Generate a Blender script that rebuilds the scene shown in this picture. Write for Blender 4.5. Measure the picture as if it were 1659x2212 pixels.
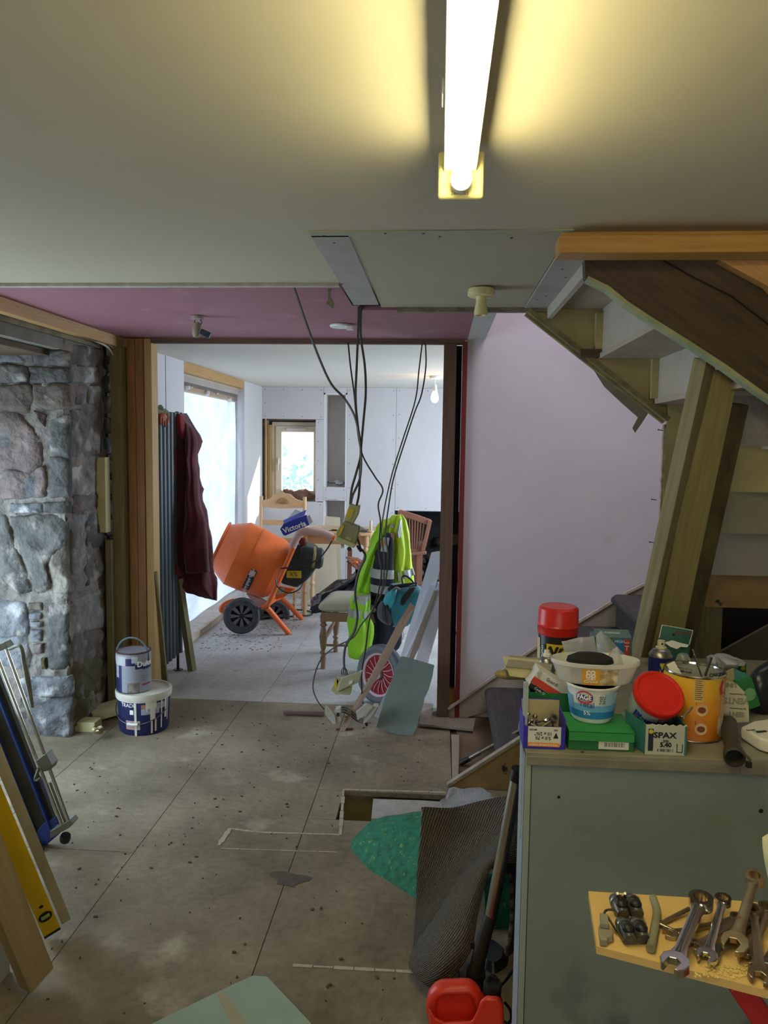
import bpy, math, random
import numpy as np
from mathutils import Vector as V, Matrix, noise as NZ
random.seed(7)
for o in list(bpy.data.objects): bpy.data.objects.remove(o)
SC = bpy.context.scene
COL = SC.collection

# ---------------------------------------------------------------- camera
W, H, F = 1659, 2212, 1661.0
CX, CY, EYE = W/2, H/2, 1.6
def room_axes(vx=950., vy=960., roll=.02):
    y = V((vx-CX, -(vy-CY), -F)).normalized()
    up = V((math.sin(roll), math.cos(roll), 0))
    z = (up - up.dot(y)*y).normalized()
    return [y.cross(z), y, z]
AX = room_axes()
RW = Matrix((AX[0], AX[1], AX[2]))          # camera space -> room space
cam_d = bpy.data.cameras.new('camera'); cam = bpy.data.objects.new('camera', cam_d); COL.objects.link(cam)
cam_d.sensor_fit = 'VERTICAL'; cam_d.sensor_height = 24; cam_d.lens = F/H*24
cam_d.clip_start = .02; cam_d.clip_end = 200
M4 = RW.to_4x4(); M4.translation = (0, 0, EYE); cam.matrix_world = M4
SC.camera = cam
EYEV = V((0, 0, EYE))
def A(px, py, X=None, Y=None, Z=None):
    d = RW @ V((px-CX, -(py-CY), -F))
    t = X/d.x if X is not None else Y/d.y if Y is not None else (Z-EYE)/d.z
    return EYEV + t*d

# ---------------------------------------------------------------- light and exposure
SC.view_settings.view_transform = 'Standard'; SC.view_settings.look = 'None'
SC.view_settings.gamma = 1; SC.view_settings.use_curve_mapping = False
SC.view_settings.exposure = 0.0
wd = bpy.data.worlds.new('sky'); SC.world = wd; wd.use_nodes = True
bg = wd.node_tree.nodes['Background']; bg.inputs[0].default_value = (.72, .87, 1, 1); bg.inputs[1].default_value = 3.2
def area(name, loc, aim, sx, sy, watts, col):
    l = bpy.data.lights.new(name, 'AREA'); l.shape = 'RECTANGLE'; l.size = sx; l.size_y = sy; l.energy = watts; l.color = col
    o = bpy.data.objects.new(name, l); COL.objects.link(o); o.location = loc
    o.rotation_euler = V(aim).to_track_quat('-Z', 'Y').to_euler(); return o
sun = bpy.data.lights.new('sun', 'SUN'); sun.energy = 15; sun.angle = .009; sun.color = (1, .95, .86)
so = bpy.data.objects.new('sun', sun); COL.objects.link(so); so.location = (3, 14, 6)
so.rotation_euler = V((-.6, -1, -.75)).to_track_quat('-Z', 'Y').to_euler()
area('daylight_side_door', (-2.40, 3.1, .85), (1, .3, -.10), 1.3, 1.3, 25, (.62, .82, 1))      # glazed door in the left wall
area('fill_far_side_window', (1.52, 6.6, 1.35), (-1, .05, -.25), 1.5, 1.1, 100, (.62, .78, 1))  # fill lamp at an unseen window added to the far room
area('fill_rear_window', (.1, -1.62, 1.45), (.05, 1, -.12), 1.5, 1.1, 18, (1, .96, .84))              # fill lamp at an unseen window added behind the camera
area('daylight_stairwell', (1.3, 3.3, 4.25), (0, .12, -1), 1.7, 1.5, 52, (.93, .89, 1))         # roof window over the stairs

# ---------------------------------------------------------------- materials
def lin(c):
    if isinstance(c, str):
        c = [int(c[i:i+2], 16)/255 for i in (0, 2, 4)]
    return [x/12.92 if x <= .04045 else ((x+.055)/1.055)**2.4 for x in c]
MT = {}
def mat(name, c, rough=.6, metal=0, var=.12, scale=6, bump=0, bscale=60, c2=None, coord='Object', stretch=None,
        trans=0, alpha=1, emit=None, es=0, det=5, c3=None, s3=2, t3=.6, w3=.1, coat=0, bdist=.01, speck=0, ior=1.45, sheen=0, contrast=None):
    if name in MT: return MT[name]
    m = bpy.data.materials.new(name); m.use_nodes = True; nt = m.node_tree; N = nt.nodes; L = nt.links
    b = N['Principled BSDF']
    c = lin(c); c2 = lin(c2) if c2 else [x*(1-var*1.6) for x in c]; ca = c if c2 is None else c
    tc = N.new('ShaderNodeTexCoord'); mp = N.new('ShaderNodeMapping')
    L.new(tc.outputs[coord], mp.inputs[0])
    if stretch: mp.inputs['Scale'].default_value = stretch
    nz = N.new('ShaderNodeTexNoise'); nz.inputs['Scale'].default_value = scale; nz.inputs['Detail'].default_value = det
    nz.inputs['Roughness'].default_value = .62
    L.new(mp.outputs[0], nz.inputs['Vector'])
    cr = N.new('ShaderNodeValToRGB'); k = contrast or .22
    cr.color_ramp.elements[0].position = .5-k; cr.color_ramp.elements[1].position = .5+k
    cr.color_ramp.elements[0].color = (*c2, 1); cr.color_ramp.elements[1].color = (*c, 1)
    L.new(nz.outputs['Fac'], cr.inputs[0]); out = cr.outputs[0]
    if c3:
        n3 = N.new('ShaderNodeTexNoise'); n3.inputs['Scale'].default_value = s3; n3.inputs['Detail'].default_value = 6
        L.new(mp.outputs[0], n3.inputs['Vector'])
        r3 = N.new('ShaderNodeValToRGB'); r3.color_ramp.elements[0].position = t3; r3.color_ramp.elements[1].position = t3+w3
        L.new(n3.outputs['Fac'], r3.inputs[0])
        mx = N.new('ShaderNodeMixRGB'); L.new(r3.outputs[0], mx.inputs[0]); L.new(out, mx.inputs[1])
        mx.inputs[2].default_value = (*lin(c3), 1); out = mx.outputs[0]
    if speck:
        ns = N.new('ShaderNodeTexNoise'); ns.inputs['Scale'].default_value = speck; ns.inputs['Detail'].default_value = 8; ns.inputs['Roughness'].default_value = .75
        L.new(mp.outputs[0], ns.inputs['Vector']); rs = N.new('ShaderNodeValToRGB'); rs.color_ramp.elements[0].position = .3; rs.color_ramp.elements[0].color = (.45, .43, .40, 1); rs.color_ramp.elements[1].position = .56
        L.new(ns.outputs['Fac'], rs.inputs[0]); ms = N.new('ShaderNodeMixRGB'); ms.blend_type = 'MULTIPLY'; ms.inputs[0].default_value = .5; L.new(out, ms.inputs[1]); L.new(rs.outputs[0], ms.inputs[2]); out = ms.outputs[0]
    L.new(out, b.inputs['Base Color'])
    b.inputs['Roughness'].default_value = rough; b.inputs['Metallic'].default_value = metal
    b.inputs['IOR'].default_value = ior
    if coat: b.inputs['Coat Weight'].default_value = coat
    if sheen: b.inputs['Sheen Weight'].default_value = sheen
    if trans: b.inputs['Transmission Weight'].default_value = trans
    if alpha < 1: b.inputs['Alpha'].default_value = alpha
    if emit: b.inputs['Emission Color'].default_value = (*lin(emit), 1); b.inputs['Emission Strength'].default_value = es
    if bump:
        nb = N.new('ShaderNodeTexNoise'); nb.inputs['Scale'].default_value = bscale; nb.inputs['Detail'].default_value = 6
        L.new(mp.outputs[0], nb.inputs['Vector'])
        bp = N.new('ShaderNodeBump'); bp.inputs['Strength'].default_value = min(1, bump); bp.inputs['Distance'].default_value = bdist
        L.new(nb.outputs['Fac'], bp.inputs['Height']); L.new(bp.outputs[0], b.inputs['Normal'])
    MT[name] = m; return m
def wood(name, c, c2, rough=.6, knots='', scale=3.0):
    """timber grained along U (UVs are in metres, U runs along the board)"""
    return mat(name, c, rough, c2=c2, coord='UV', stretch=(1.2, 22, 1), scale=scale, bump=.15, bscale=8, det=7, contrast=.3, c3=knots or None, s3=1.6, t3=.68, w3=.05)
def fabric(name, c, c2=None, rough=.9, sc=5):
    return mat(name, c, rough, c2=c2, var=.2, scale=sc, bump=.25, bscale=180, sheen=.2)

# ---------------------------------------------------------------- mesh helpers
def orth(d, up=None):
    d = V(d).normalized(); up = V(up) if up else (V((0, 0, 1)) if abs(d.z) < .95 else V((0, 1, 0)))
    s = d.cross(up)
    if s.length < 1e-6: s = d.cross(V((1, 0, 0)))
    s.normalize(); return d, s, s.cross(d)
def smooth_path(pts, k=6):
    P = [V(p) for p in pts]
    if len(P) < 3 or k < 2: return P
    out = []
    for i in range(len(P)-1):
        a = P[max(i-1, 0)]; b = P[i]; c = P[i+1]; d = P[min(i+2, len(P)-1)]
        for j in range(k):
            t = j/k
            out.append(.5*((2*b)+(-a+c)*t+(2*a-5*b+4*c-d)*t*t+(-a+3*b-3*c+d)*t**3))
    out.append(P[-1]); return out
class MB:
    def __init__(s): s.v = []; s.f = []; s.uv = []
    def face(s, idx, uv): s.f.append(tuple(idx)); s.uv.append([tuple(u) for u in uv])
    def obox(s, c, a, b, d):
        """box: centre and three half axes"""
        c, a, b, d = V(c), V(a), V(b), V(d); n = len(s.v)
        if a.cross(b).dot(d) < 0: d = -d
        for k in (-1, 1):
            for j in (-1, 1):
                for i in (-1, 1): s.v.append(c+i*a+j*b+k*d)
        lens = [a.length, b.length, d.length]; q = [a, b, d]; off = random.random()*9
        for fc, (p, r) in (((0, 2, 3, 1), (1, 0)), ((4, 5, 7, 6), (0, 1)), ((0, 1, 5, 4), (0, 2)), ((2, 6, 7, 3), (2, 0)), ((0, 4, 6, 2), (2, 1)), ((1, 3, 7, 5), (1, 2))):
            L1, L2 = lens[p], lens[r]
            w = [(0, 0), (2*L1, 0), (2*L1, 2*L2), (0, 2*L2)]
            if L2 > L1: w = [(y, x) for x, y in w]
            s.face([n+i for i in fc], [(x+off, y+off) for x, y in w])
        return s
    def box(s, x0, y0, z0, x1, y1, z1):
        return s.obox(((x0+x1)/2, (y0+y1)/2, (z0+z1)/2), (abs(x1-x0)/2, 0, 0), (0, abs(y1-y0)/2, 0), (0, 0, abs(z1-z0)/2))
    def beam(s, p, q, w, h, up=None, roll=0):
        p, q = V(p), V(q); d, sd, u = orth(q-p, up)
        if roll: sd, u = sd*math.cos(roll)+u*math.sin(roll), u*math.cos(roll)-sd*math.sin(roll)
        return s.obox((p+q)/2, (q-p)/2, sd*w/2, u*h/2)
    def loft(s, rings, caps=True, closed=False):
        n = len(s.v); m = len(rings[0])
        for r in rings: s.v += [V(p) for p in r]
        R = len(rings); cum = [0]
        for i in range(1, R): cum.append(cum[-1]+(V(rings[i][0])-V(rings[i-1][0])).length)
        per = sum((V(rings[R//2][j])-V(rings[R//2][j-1])).length for j in range(m))
        for i in range(R-1 if not closed else R):
            i2 = (i+1) % R; u0 = cum[i]; u1 = cum[i2] if i2 else cum[-1]+.05
            for j in range(m):
                k = (j+1) % m; v0 = per*j/m; v1 = per*(j+1)/m
                s.face((n+i*m+j, n+i*m+k, n+i2*m+k, n+i2*m+j), ((u0, v0), (u0, v1), (u1, v1), (u1, v0)))
        if caps and not closed:
            c0 = V(rings[0][0]); 
            s.face([n+j for j in reversed(range(m))], [(rings[0][j][0]-c0.x, rings[0][j][1]-c0.y) for j in reversed(range(m))])
            s.face([n+(R-1)*m+j for j in range(m)], [(rings[-1][j][0], rings[-1][j][1]) for j in range(m)])
        return s
    def tube(s, pts, r, n=8, k=1, caps=True, flat=1, up=None):
        P = smooth_path(pts, k); rings = []; N = len(P)
        prev = None
        for i, p in enumerate(P):
            d = (P[min(i+1, N-1)]-P[max(i-1, 0)])
            if d.length < 1e-9: d = V((0, 0, 1))
            d.normalize()
            if prev is None: _, a, b = orth(d, up)
            else:
                a = prev-prev.dot(d)*d
                if a.length < 1e-6: _, a, b = orth(d)
                a.normalize(); b = d.cross(a)*-1; b = a.cross(d)
            prev = a
            rr = r if not isinstance(r, (list, tuple)) else r[min(len(r)-1, int(i/(N-1)*(len(r)-1)+1e-6))] + (r[min(len(r)-1, int(i/(N-1)*(len(r)-1)+1e-6)+1)]-r[min(len(r)-1, int(i/(N-1)*(len(r)-1)+1e-6))])*((i/(N-1)*(len(r)-1)) % 1 if i < N-1 else 0)
            rings.append([p+a*rr*math.cos(t*2*math.pi/n)+b*rr*flat*math.sin(t*2*math.pi/n) for t in range(n)])
        return s.loft(rings, caps)
    def lathe(s, prof, c, axis=(0, 0, 1), n=24, sx=1, sy=1, closed=False, xd=None, caps=True):
        """profile of (radius, height) along axis"""
        c = V(c); d = V(axis).normalized()
        if xd is None: xd = V((1, 0, 0)) if abs(d.x) < .9 else V((0, 1, 0))
        a = (V(xd)-V(xd).dot(d)*d).normalized(); b = d.cross(a)
        rings = [[c+d*z+a*r*sx*math.cos(t*2*math.pi/n)+b*r*sy*math.sin(t*2*math.pi/n) for t in range(n)] for r, z in prof]
        return s.loft(rings, caps and not closed, closed)
    def prism(s, poly, o, u, v, t):
        """polygon (list of 2D) in frame o,u,v extruded by t along u x v (t<0 goes the other way)"""
        o, u, v = V(o), V(u), V(v); w = u.cross(v).normalized()*t; n = len(s.v); m = len(poly)
        for k in (0, 1): s.v += [o+u*x+v*y+w*k for x, y in poly]
        idx = list(range(n, n+m)); top = list(range(n+m, n+2*m))
        ar = sum(poly[i-1][0]*poly[i][1]-poly[i][0]*poly[i-1][1] for i in range(m))
        flip = (ar > 0) != (t < 0)
        s.face(idx[::-1] if flip else idx, [poly[i] for i in (range(m-1, -1, -1) if flip else range(m))])
        s.face(top if flip else top[::-1], [poly[i] for i in (range(m) if flip else range(m-1, -1, -1))])
        for i in range(m):
            j = (i+1) % m; L = math.hypot(poly[j][0]-poly[i][0], poly[j][1]-poly[i][1])
            q = (n+i, n+j, n+m+j, n+m+i) if flip else (n+j, n+i, n+m+i, n+m+j)
            s.face(q, ((0, 0), (L, 0), (L, abs(t)), (0, abs(t))))
        return s
    def poly3(s, pts, t, wdir=None):
        """flat polygon of world points, given a thickness t along wdir (default its normal)"""
        P = [V(p) for p in pts]; n = len(s.v); m = len(P)
        nr = V((0, 0, 0))
        for i in range(m): nr += (P[i]-P[0]).cross(P[(i+1) % m]-P[0])
        nr.normalize(); w = (V(wdir).normalized() if wdir else nr)*t
        u = (P[1]-P[0]).normalized(); vv = nr.cross(u)
        far = max(P, key=lambda p: (p-P[0]).length)
        u = (far-P[0]).normalized(); vv = nr.cross(u)
        uv = [((p-P[0]).dot(u), (p-P[0]).dot(vv)) for p in P]
        s.v += P + [p+w for p in P]
        same = w.dot(nr) > 0
        a = list(range(n, n+m)); b = list(range(n+m, n+2*m))
        s.face(a[::-1] if same else a, uv[::-1] if same else uv); s.face(b if same else b[::-1], uv if same else uv[::-1])
        for i in range(m):
            j = (i+1) % m; L = (P[j]-P[i]).length
            s.face((n+i, n+j, n+m+j, n+m+i) if same else (n+j, n+i, n+m+i, n+m+j), ((0, 0), (L, 0), (L, abs(t)), (0, abs(t))))
        return s
    def grid(s, f, nu, nv, su=1, sv=1):
        n = len(s.v)
        for i in range(nu+1):
            for j in range(nv+1): s.v.append(V(f(i/nu, j/nv)))
        for i in range(nu):
            for j in range(nv):
                a = n+i*(nv+1)+j
                s.face((a, a+nv+1, a+nv+2, a+1), ((i/nu*su, j/nv*sv), ((i+1)/nu*su, j/nv*sv), ((i+1)/nu*su, (j+1)/nv*sv), (i/nu*su, (j+1)/nv*sv)))
        return s
    def ball(s, c, r, n=12, sx=1, sy=1, sz=1):
        k = n//2
        prof = [(max(1e-4, math.sin(math.pi*i/k))*r, -math.cos(math.pi*i/k)*r*sz) for i in range(k+1)]
        return s.lathe(prof, c, n=n, sx=sx, sy=sy)
    def jitter(s, amp, fr=6, seed=0):
        o = V((seed*3.1, seed*1.7, seed))
        s.v = [p+NZ.noise_vector(p*fr+o)*amp for p in s.v]; return s
RL = {}    # world location of each root
def mesh(name, mb, loc):
    me = bpy.data.meshes.new(name); me.from_pydata([tuple(p-loc) for p in mb.v], [], mb.f)
    uvl = me.uv_layers.new(name='UVMap'); flat = [c for fu in mb.uv for u in fu for c in u]
    uvl.data.foreach_set('uv', flat); return me
def finish(o, m, bev, smooth, sub, solid):
    if m: o.data.materials.append(m)
    if smooth:
        o.data.polygons.foreach_set('use_smooth', [True]*len(o.data.polygons)); o.data.set_sharp_from_angle(angle=smooth if smooth is not True else .7)
    if solid: md = o.modifiers.new('solid', 'SOLIDIFY'); md.thickness = solid; md.offset = 0
    if bev: md = o.modifiers.new('bevel', 'BEVEL'); md.width = bev; md.segments = 2; md.limit_method = 'ANGLE'; md.angle_limit = .6
    if sub: md = o.modifiers.new('sub', 'SUBSURF'); md.levels = sub; md.render_levels = sub
def obj(name, mb, m, parent=None, bev=0, smooth=True, sub=0, solid=0, kind=None, label=None):
    root = parent
    while root is not None and root.parent: root = root.parent
    loc = RL.get(root.name, V((0, 0, 0))) if root else V((0, 0, 0))
    if parent is None:
        xs = [p.x for p in mb.v]; ys = [p.y for p in mb.v]; zs = [p.z for p in mb.v]
        loc = V(((min(xs)+max(xs))/2, (min(ys)+max(ys))/2, min(zs)))
    me = mesh(name, mb, loc); o = bpy.data.objects.new(name, me); COL.objects.link(o)
    if parent: o.parent = parent
    else: o.location = loc; RL[o.name] = loc
    finish(o, m, bev, smooth, sub, solid)
    if kind: o['kind'] = kind
    if label: o['label'] = label
    return o
def thing(name, label, cat, loc, group=None):
    o = bpy.data.objects.new(name, None); COL.objects.link(o); o.location = loc; o.empty_display_size = .05
    RL[o.name] = V(loc); o['label'] = label; o['category'] = cat
    if group: o['group'] = group
    return o
def solo(name, mb, m, label, cat, group=None, **k):
    o = obj(name, mb, m, None, **k); o['label'] = label; o['category'] = cat
    if group: o['group'] = group
    return o
def struct(name, mb=None, m=None, loc=(0, 0, 0), **k):
    if mb is None:
        o = bpy.data.objects.new(name, None); COL.objects.link(o); o.location = loc; RL[o.name] = V(loc)
    else: o = obj(name, mb, m, None, **k)
    o['kind'] = 'structure'; return o
def text(s, size, o, u, v, mtl, parent, name='lettering', cyl=None, ext=.0003, bold=0, align='CENTER', sx=1):
    """flat lettering: o centre, u reading direction, v up; cyl=(centre xy, radius, z axis only) wraps it"""
    cu = bpy.data.curves.new('t', 'FONT'); cu.body = s; cu.size = size; cu.extrude = ext; cu.align_x = align; cu.align_y = 'CENTER'; cu.offset = bold; cu.resolution_u = 2
    to = bpy.data.objects.new('t', cu); COL.objects.link(to)
    me0 = bpy.data.meshes.new_from_object(to); bpy.data.objects.remove(to)
    mb = MB(); u, v, o = V(u), V(v), V(o); w = u.cross(v)
    for p in me0.vertices:
        x, y, z = p.co; x *= sx
        if cyl:
            c, r, ph = cyl; q = ph+x/r
            mb.v.append(V((c[0]+(r+z)*math.sin(q), c[1]-(r+z)*math.cos(q), o.z+y*(v.z or 1))))
        else: mb.v.append(o+u*x+v*y+w*z)
    for f in me0.polygons: mb.f.append(tuple(f.vertices)); mb.uv.append([(0, 0)]*len(f.vertices))
    bpy.data.meshes.remove(me0)
    return obj(name, mb, mtl, parent, smooth=False)
def cylpatch(mb, c, r, a0, a1, z0, z1, n=10, t=.0004, r1=None):
    """patch on an upright round surface, angle 0 faces the camera side (-Y); r at z0, r1 at z1"""
    r1 = r if r1 is None else r1
    mb.grid(lambda i, j: (c[0]+((r+(r1-r)*j)+t)*math.sin(a0+(a1-a0)*i), c[1]-((r+(r1-r)*j)+t)*math.cos(a0+(a1-a0)*i), z0+(z1-z0)*j), n, 1, (a1-a0)*r, z1-z0)
    return mb
def ring(L, R, t, n=28, ripple=.0, k=7, ph=0, dv=(0, 1, 0), power=1):
    L, R = V(L), V(R); c = (L+R)/2; u = (R-L)/2; dv = V(dv); out = []
    for i in range(n):
        a = i*2*math.pi/n; q = 1+ripple*math.sin(k*a+ph)+ripple*.6*math.sin((k*2-1)*a+ph*2.3)
        ca, sa = math.cos(a), math.sin(a)
        ca = math.copysign(abs(ca)**power, ca); sa = math.copysign(abs(sa)**power, sa)
        out.append(c+u*ca*(1+(q-1)*.3)+dv*t*sa*q)
    return out
def cloth(rows, t=.06, ripple=.12, k=5, jit=.01, fr=9, seed=1, n=36, sub=3, power=1, dy=0):
    """puffy cloth shape lofted from rows (xl,yl,xr,yr,Y[,t]) given as picture points at depth Y"""
    R = []
    for i, r in enumerate(rows):
        L = A(r[0], r[1], Y=r[4]+dy); Q = A(r[2], r[3], Y=r[4]+dy); R.append((L, Q, r[5] if len(r) > 5 else t))
    fine = []
    for i in range(len(R)-1):
        for j in range(sub):
            a = [R[max(i-1, 0)], R[i], R[i+1], R[min(i+2, len(R)-1)]]; s = j/sub
            f = lambda q: .5*((2*q[1])+(q[2]-q[0])*s+(2*q[0]-5*q[1]+4*q[2]-q[3])*s*s+(-q[0]+3*q[1]-3*q[2]+q[3])*s**3)
            fine.append((f([x[0] for x in a]), f([x[1] for x in a]), f([x[2] for x in a])))
    fine.append(R[-1]); mb = MB(); rings = []
    c0 = (fine[0][0]+fine[0][1])/2; c1 = (fine[-1][0]+fine[-1][1])/2
    def sc(e, s): c = (e[0]+e[1])/2; return (c+(e[0]-c)*s, c+(e[1]-c)*s, e[2]*s)
    seq = [sc(fine[0], .55)]+fine+[sc(fine[-1], .6)]
    for i, (L, Q, tt) in enumerate(seq): rings.append(ring(L, Q, tt, n, ripple, k, ph=i*.13+seed, power=power))
    mb.loft(rings); mb.jitter(jit, fr, seed); return mb
# ================================================================ palette
WHITE = mat('painted_ceiling', 'b9b19a', .7, var=.05, scale=1.5, bump=.06, bscale=40)
BOARD = mat('plasterboard_white', 'c3bfbe', .75, var=.05, scale=2, bump=.04, bscale=60)
LILAC = mat('lilac_painted_plaster', 'c6bfc6', .6, var=.07, scale=1.6, bump=.1, bscale=9, c3='b9aeb0', s3=3, t3=.66)
PINK = mat('pink_plasterboard', '96656f', .7, var=.06, scale=3, c3='a2727b', s3=5, t3=.62)
CHIP = mat('dusty_chipboard', '948872', .8, c2='665c49', scale=2.1, bump=.25, bscale=70, c3='a49b86', s3=3.3, t3=.60, w3=.10, det=10, contrast=.18, speck=34)
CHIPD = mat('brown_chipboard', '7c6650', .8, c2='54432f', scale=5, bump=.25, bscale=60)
CHIPB = mat('far_room_chipboard', 'bab7b3', .8, c2='9c9893', scale=3, bump=.2, bscale=70, c3='9a8672', s3=9, t3=.66, det=9, speck=30)  # paler than the near floor: far-room daylight is mixed into the colour
DARK = mat('dark_void', '1c1610', .95)
EARTH = mat('rubble_earth', '3a3023', .95, c2='1e180f', scale=12, bump=.5, bscale=20)
PINE = wood('planed_pine', 'bb9660', '9a7240', .55, knots='7d5228')
PINED = wood('reddish_pine_stud', '9c6f3c', '754c26', .6, knots='583718')
GREENW = wood('treated_green_timber', '837a52', '5d5536', .7, knots='4c4128')
GREYW = wood('weathered_timber', '93896a', '67603f', .75, knots='403823')
MOULD = mat('mouldy_treated_timber', '6d6340', .8, c2='3b3320', coord='UV', stretch=(2, 5, 1), scale=3, det=8, bump=.1, bscale=9)
OLDW = wood('old_dark_timber', '63503a', '3b2d1e', .8)
BRNW = wood('brown_old_stud', '6e5341', '46332a', .8)
CREAM = mat('cream_painted_board', 'bcb083', .65, c2='9c8f62', scale=3, c3='5b4a30', s3=14, t3=.74, w3=.03)
PALE = mat('pale_painted_board', 'b9af9f', .55, c2='a2988a', scale=3)
STAINED = mat('stained_ply_string', 'a3875a', .7, c2='7a6038', scale=5, c3='2e2113', s3=15, t3=.66, w3=.05)
REDT = mat('dark_red_trim', '6d1f1c', .6)
TAPE = mat('grey_joint_tape', 'a6a39a', .8, var=.1, scale=9, c3='8c8676', s3=20, t3=.7)
MORTAR = mat('lime_mortar', '96918a', .95, c2='5a5650', scale=6, bump=.9, bscale=18, bdist=.03, det=10, speck=10)
MORTARD = mat('dark_old_mortar', '4c4337', .95, c2='2f281f', scale=7, bump=.8, bscale=20, det=9)
ST = [mat('stone_blue_grey', '83868a', .85, c2='3f4145', scale=6, bump=.9, bscale=16, bdist=.035, speck=14, c3='a2a2a3', s3=8, t3=.54, det=10),
      mat('stone_pinkish', '857671', .85, c2='464240', scale=5, bump=.9, bscale=16, bdist=.035, speck=14, c3='55575b', s3=6, t3=.54, det=10),
      mat('stone_dark', '686864', .85, c2='343533', scale=6, bump=.9, bscale=16, bdist=.035, speck=14, c3='8d8781', s3=7, t3=.56, det=10),
      mat('stone_brown_grey', '6f665c', .88, c2='48423b', scale=8, bump=.9, bscale=14, bdist=.035, speck=14, c3='8f897f', s3=6, t3=.55, det=10),
      mat('stone_mossy', '67603f', .88, c2='3e3825', scale=9, bump=.9, bscale=14, bdist=.035, speck=14, c3='7c7464', s3=7, t3=.6, det=10)]
LIMED = mat('limewashed_stone', '8f8a84', .9, c2='5d5a57', scale=6, bump=.9, bscale=15, bdist=.035, speck=12, c3='aaa59e', s3=6, t3=.56, det=10)
CONC = mat('concrete_lintel', '7d7a70', .9, c2='5a574e', scale=6, bump=.5, bscale=22)
BLACK = mat('black_plastic', '17181a', .45, var=.1)
MATBLK = mat('matt_black', '141414', .8)
CHROME = mat('chrome_steel', 'cfcfca', .14, metal=1, var=.05, scale=12)
STEEL = mat('dull_steel', '9a9a96', .35, metal=1, var=.15, scale=20)
RUSTY = mat('rusty_steel', 'b3aa9c', .38, metal=1, c2='8a7560', scale=16, c3='7d5630', s3=22, t3=.66)
WPLAST = mat('white_plastic', 'd9d8d2', .4, var=.04)
YPLAST = mat('yellowed_plastic', 'd8cf9b', .45, var=.06, scale=10)
INK = mat('black_print', '15151a', .6, var=0)
WINK = mat('white_print', 'e8e8e6', .6, var=0)
BINK = mat('blue_print', '1f2f86', .5, var=0)
RINK = mat('red_print', 'b3202a', .5, var=0)
CEIL = 2.2

# ================================================================ floor
floor = struct('floor', loc=(0, 3, 0))
def fboard(x0, y0, x1, y1, m=CHIP, z=0, g=.0016, th=.022, name='floor_board'):
    b = MB().box(x0+g, y0+g, z-th, x1-g, y1-g, z); return obj(name, b, m, floor, smooth=False)
xs = [-1.79, -1.157, -.532, .09]
cuts = {0: [-1.6, .37, 2.79, 4.57], 1: [-1.6, 1.0, 4.57], 2: [-1.6, .5, 3.13]}
for i in range(3):
    c = cuts[i]
    for a, b in zip(c[:-1], c[1:]): fboard(xs[i], a, xs[i+1], b)
# pieces round the floor hatch (hole x -.41...06, y 3.13..3.40)
fboard(-.532, 3.13, -.41, 3.405); fboard(.06, 3.13, .09, 3.405); fboard(-.532, 3.405, .09, 4.006); fboard(-.532, 4.006, .09, 4.57)
fboard(.09, -1.6, 1.3, 3.48); fboard(1.3, -1.6, 2.7, 3.48)
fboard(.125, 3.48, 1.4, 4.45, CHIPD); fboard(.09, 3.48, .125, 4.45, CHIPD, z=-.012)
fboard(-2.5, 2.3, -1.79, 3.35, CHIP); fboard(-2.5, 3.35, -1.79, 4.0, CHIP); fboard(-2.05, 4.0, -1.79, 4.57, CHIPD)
for i, (a, b) in enumerate(((-2.2, -1.69), (-1.69, -1.07), (-1.07, -.45), (-.45, .17), (.17, .79), (.79, 1.6))):
    c = [4.57, 5.9+.35*(i % 2), 7.2-.3*(i % 2), 8.9]
    for p, q in zip(c[:-1], c[1:]): fboard(a, p, b, q, CHIPB)
obj('sub_floor', MB().box(-2.6, -1.7, -.34, 2.8, 9, -.32), EARTH, floor)
for y in (3.0, 3.52): obj('floor_joist', MB().box(-.6, y-.02, -.2, .2, y+.03, -.024), CREAM, floor, smooth=False)
for x in (-.45, .11): obj('floor_joist', MB().box(x-.02, 3.03, -.2, x+.02, 3.5, -.024), OLDW, floor, smooth=False)
# filler lines and worn rims left on the boards
RIM = mat('dry_filler', 'b9b09c', .9, var=.2, scale=30)
def rim(pts, w, name='filler_line', m=None):
    P = [A(x, y, Z=.0012) for x, y in pts]; b = MB()
    for p, q in zip(P[:-1], P[1:]):
        n = 6
        for k in range(n):
            s0 = p.lerp(q, k/n); s1 = p.lerp(q, (k+1)/n-.01); b.beam(s0, s1, w*random.uniform(.5, 1.3), .002)
    return obj(name, b, m or RIM, floor, smooth=False)
rim([(497, 1790), (560, 1798), (735, 1803)], .010); rim([(497, 1790), (472, 1826)], .018); rim([(478, 1833), (730, 1841)], .005)
rim([(735, 1803), (742, 1705), (965, 1712)], .014); rim([(633, 2085), (900, 2100)], .012)
# oil stain: a thin irregular film
sb = MB(); c = A(625, 1900, Z=.0008); n = 22
pts = [(c.x+(.062+.022*math.sin(3*a)+.012*math.sin(5*a+1))*math.cos(a), c.y+(.058+.02*math.cos(2*a+.6))*math.sin(a), .0008) for a in [k*2*math.pi/n for k in range(n)]]
sb.poly3(pts, .0006, (0, 0, 1)); obj('oil_stain', sb, mat('oil_stain', '403930', .6, c2='5c5347', scale=25), floor)
# loose strips by the stair opening
LOOSE = mat('loose_hardboard', '8e7f72', .8, c2='756659', scale=5, bump=.1)
b = MB().poly3([A(x, y, Z=.001) for x, y in ((975, 1590), (992, 1590), (990, 1690), (977, 1700))], .008, (0, 0, 1))
solo('wooden_strip', b, wood('pale_dusty_strip', 'a59b8c', '8a7f70'), 'narrow pale wooden strip lying on the floor beside the stair string', 'strip', smooth=False)
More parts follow.
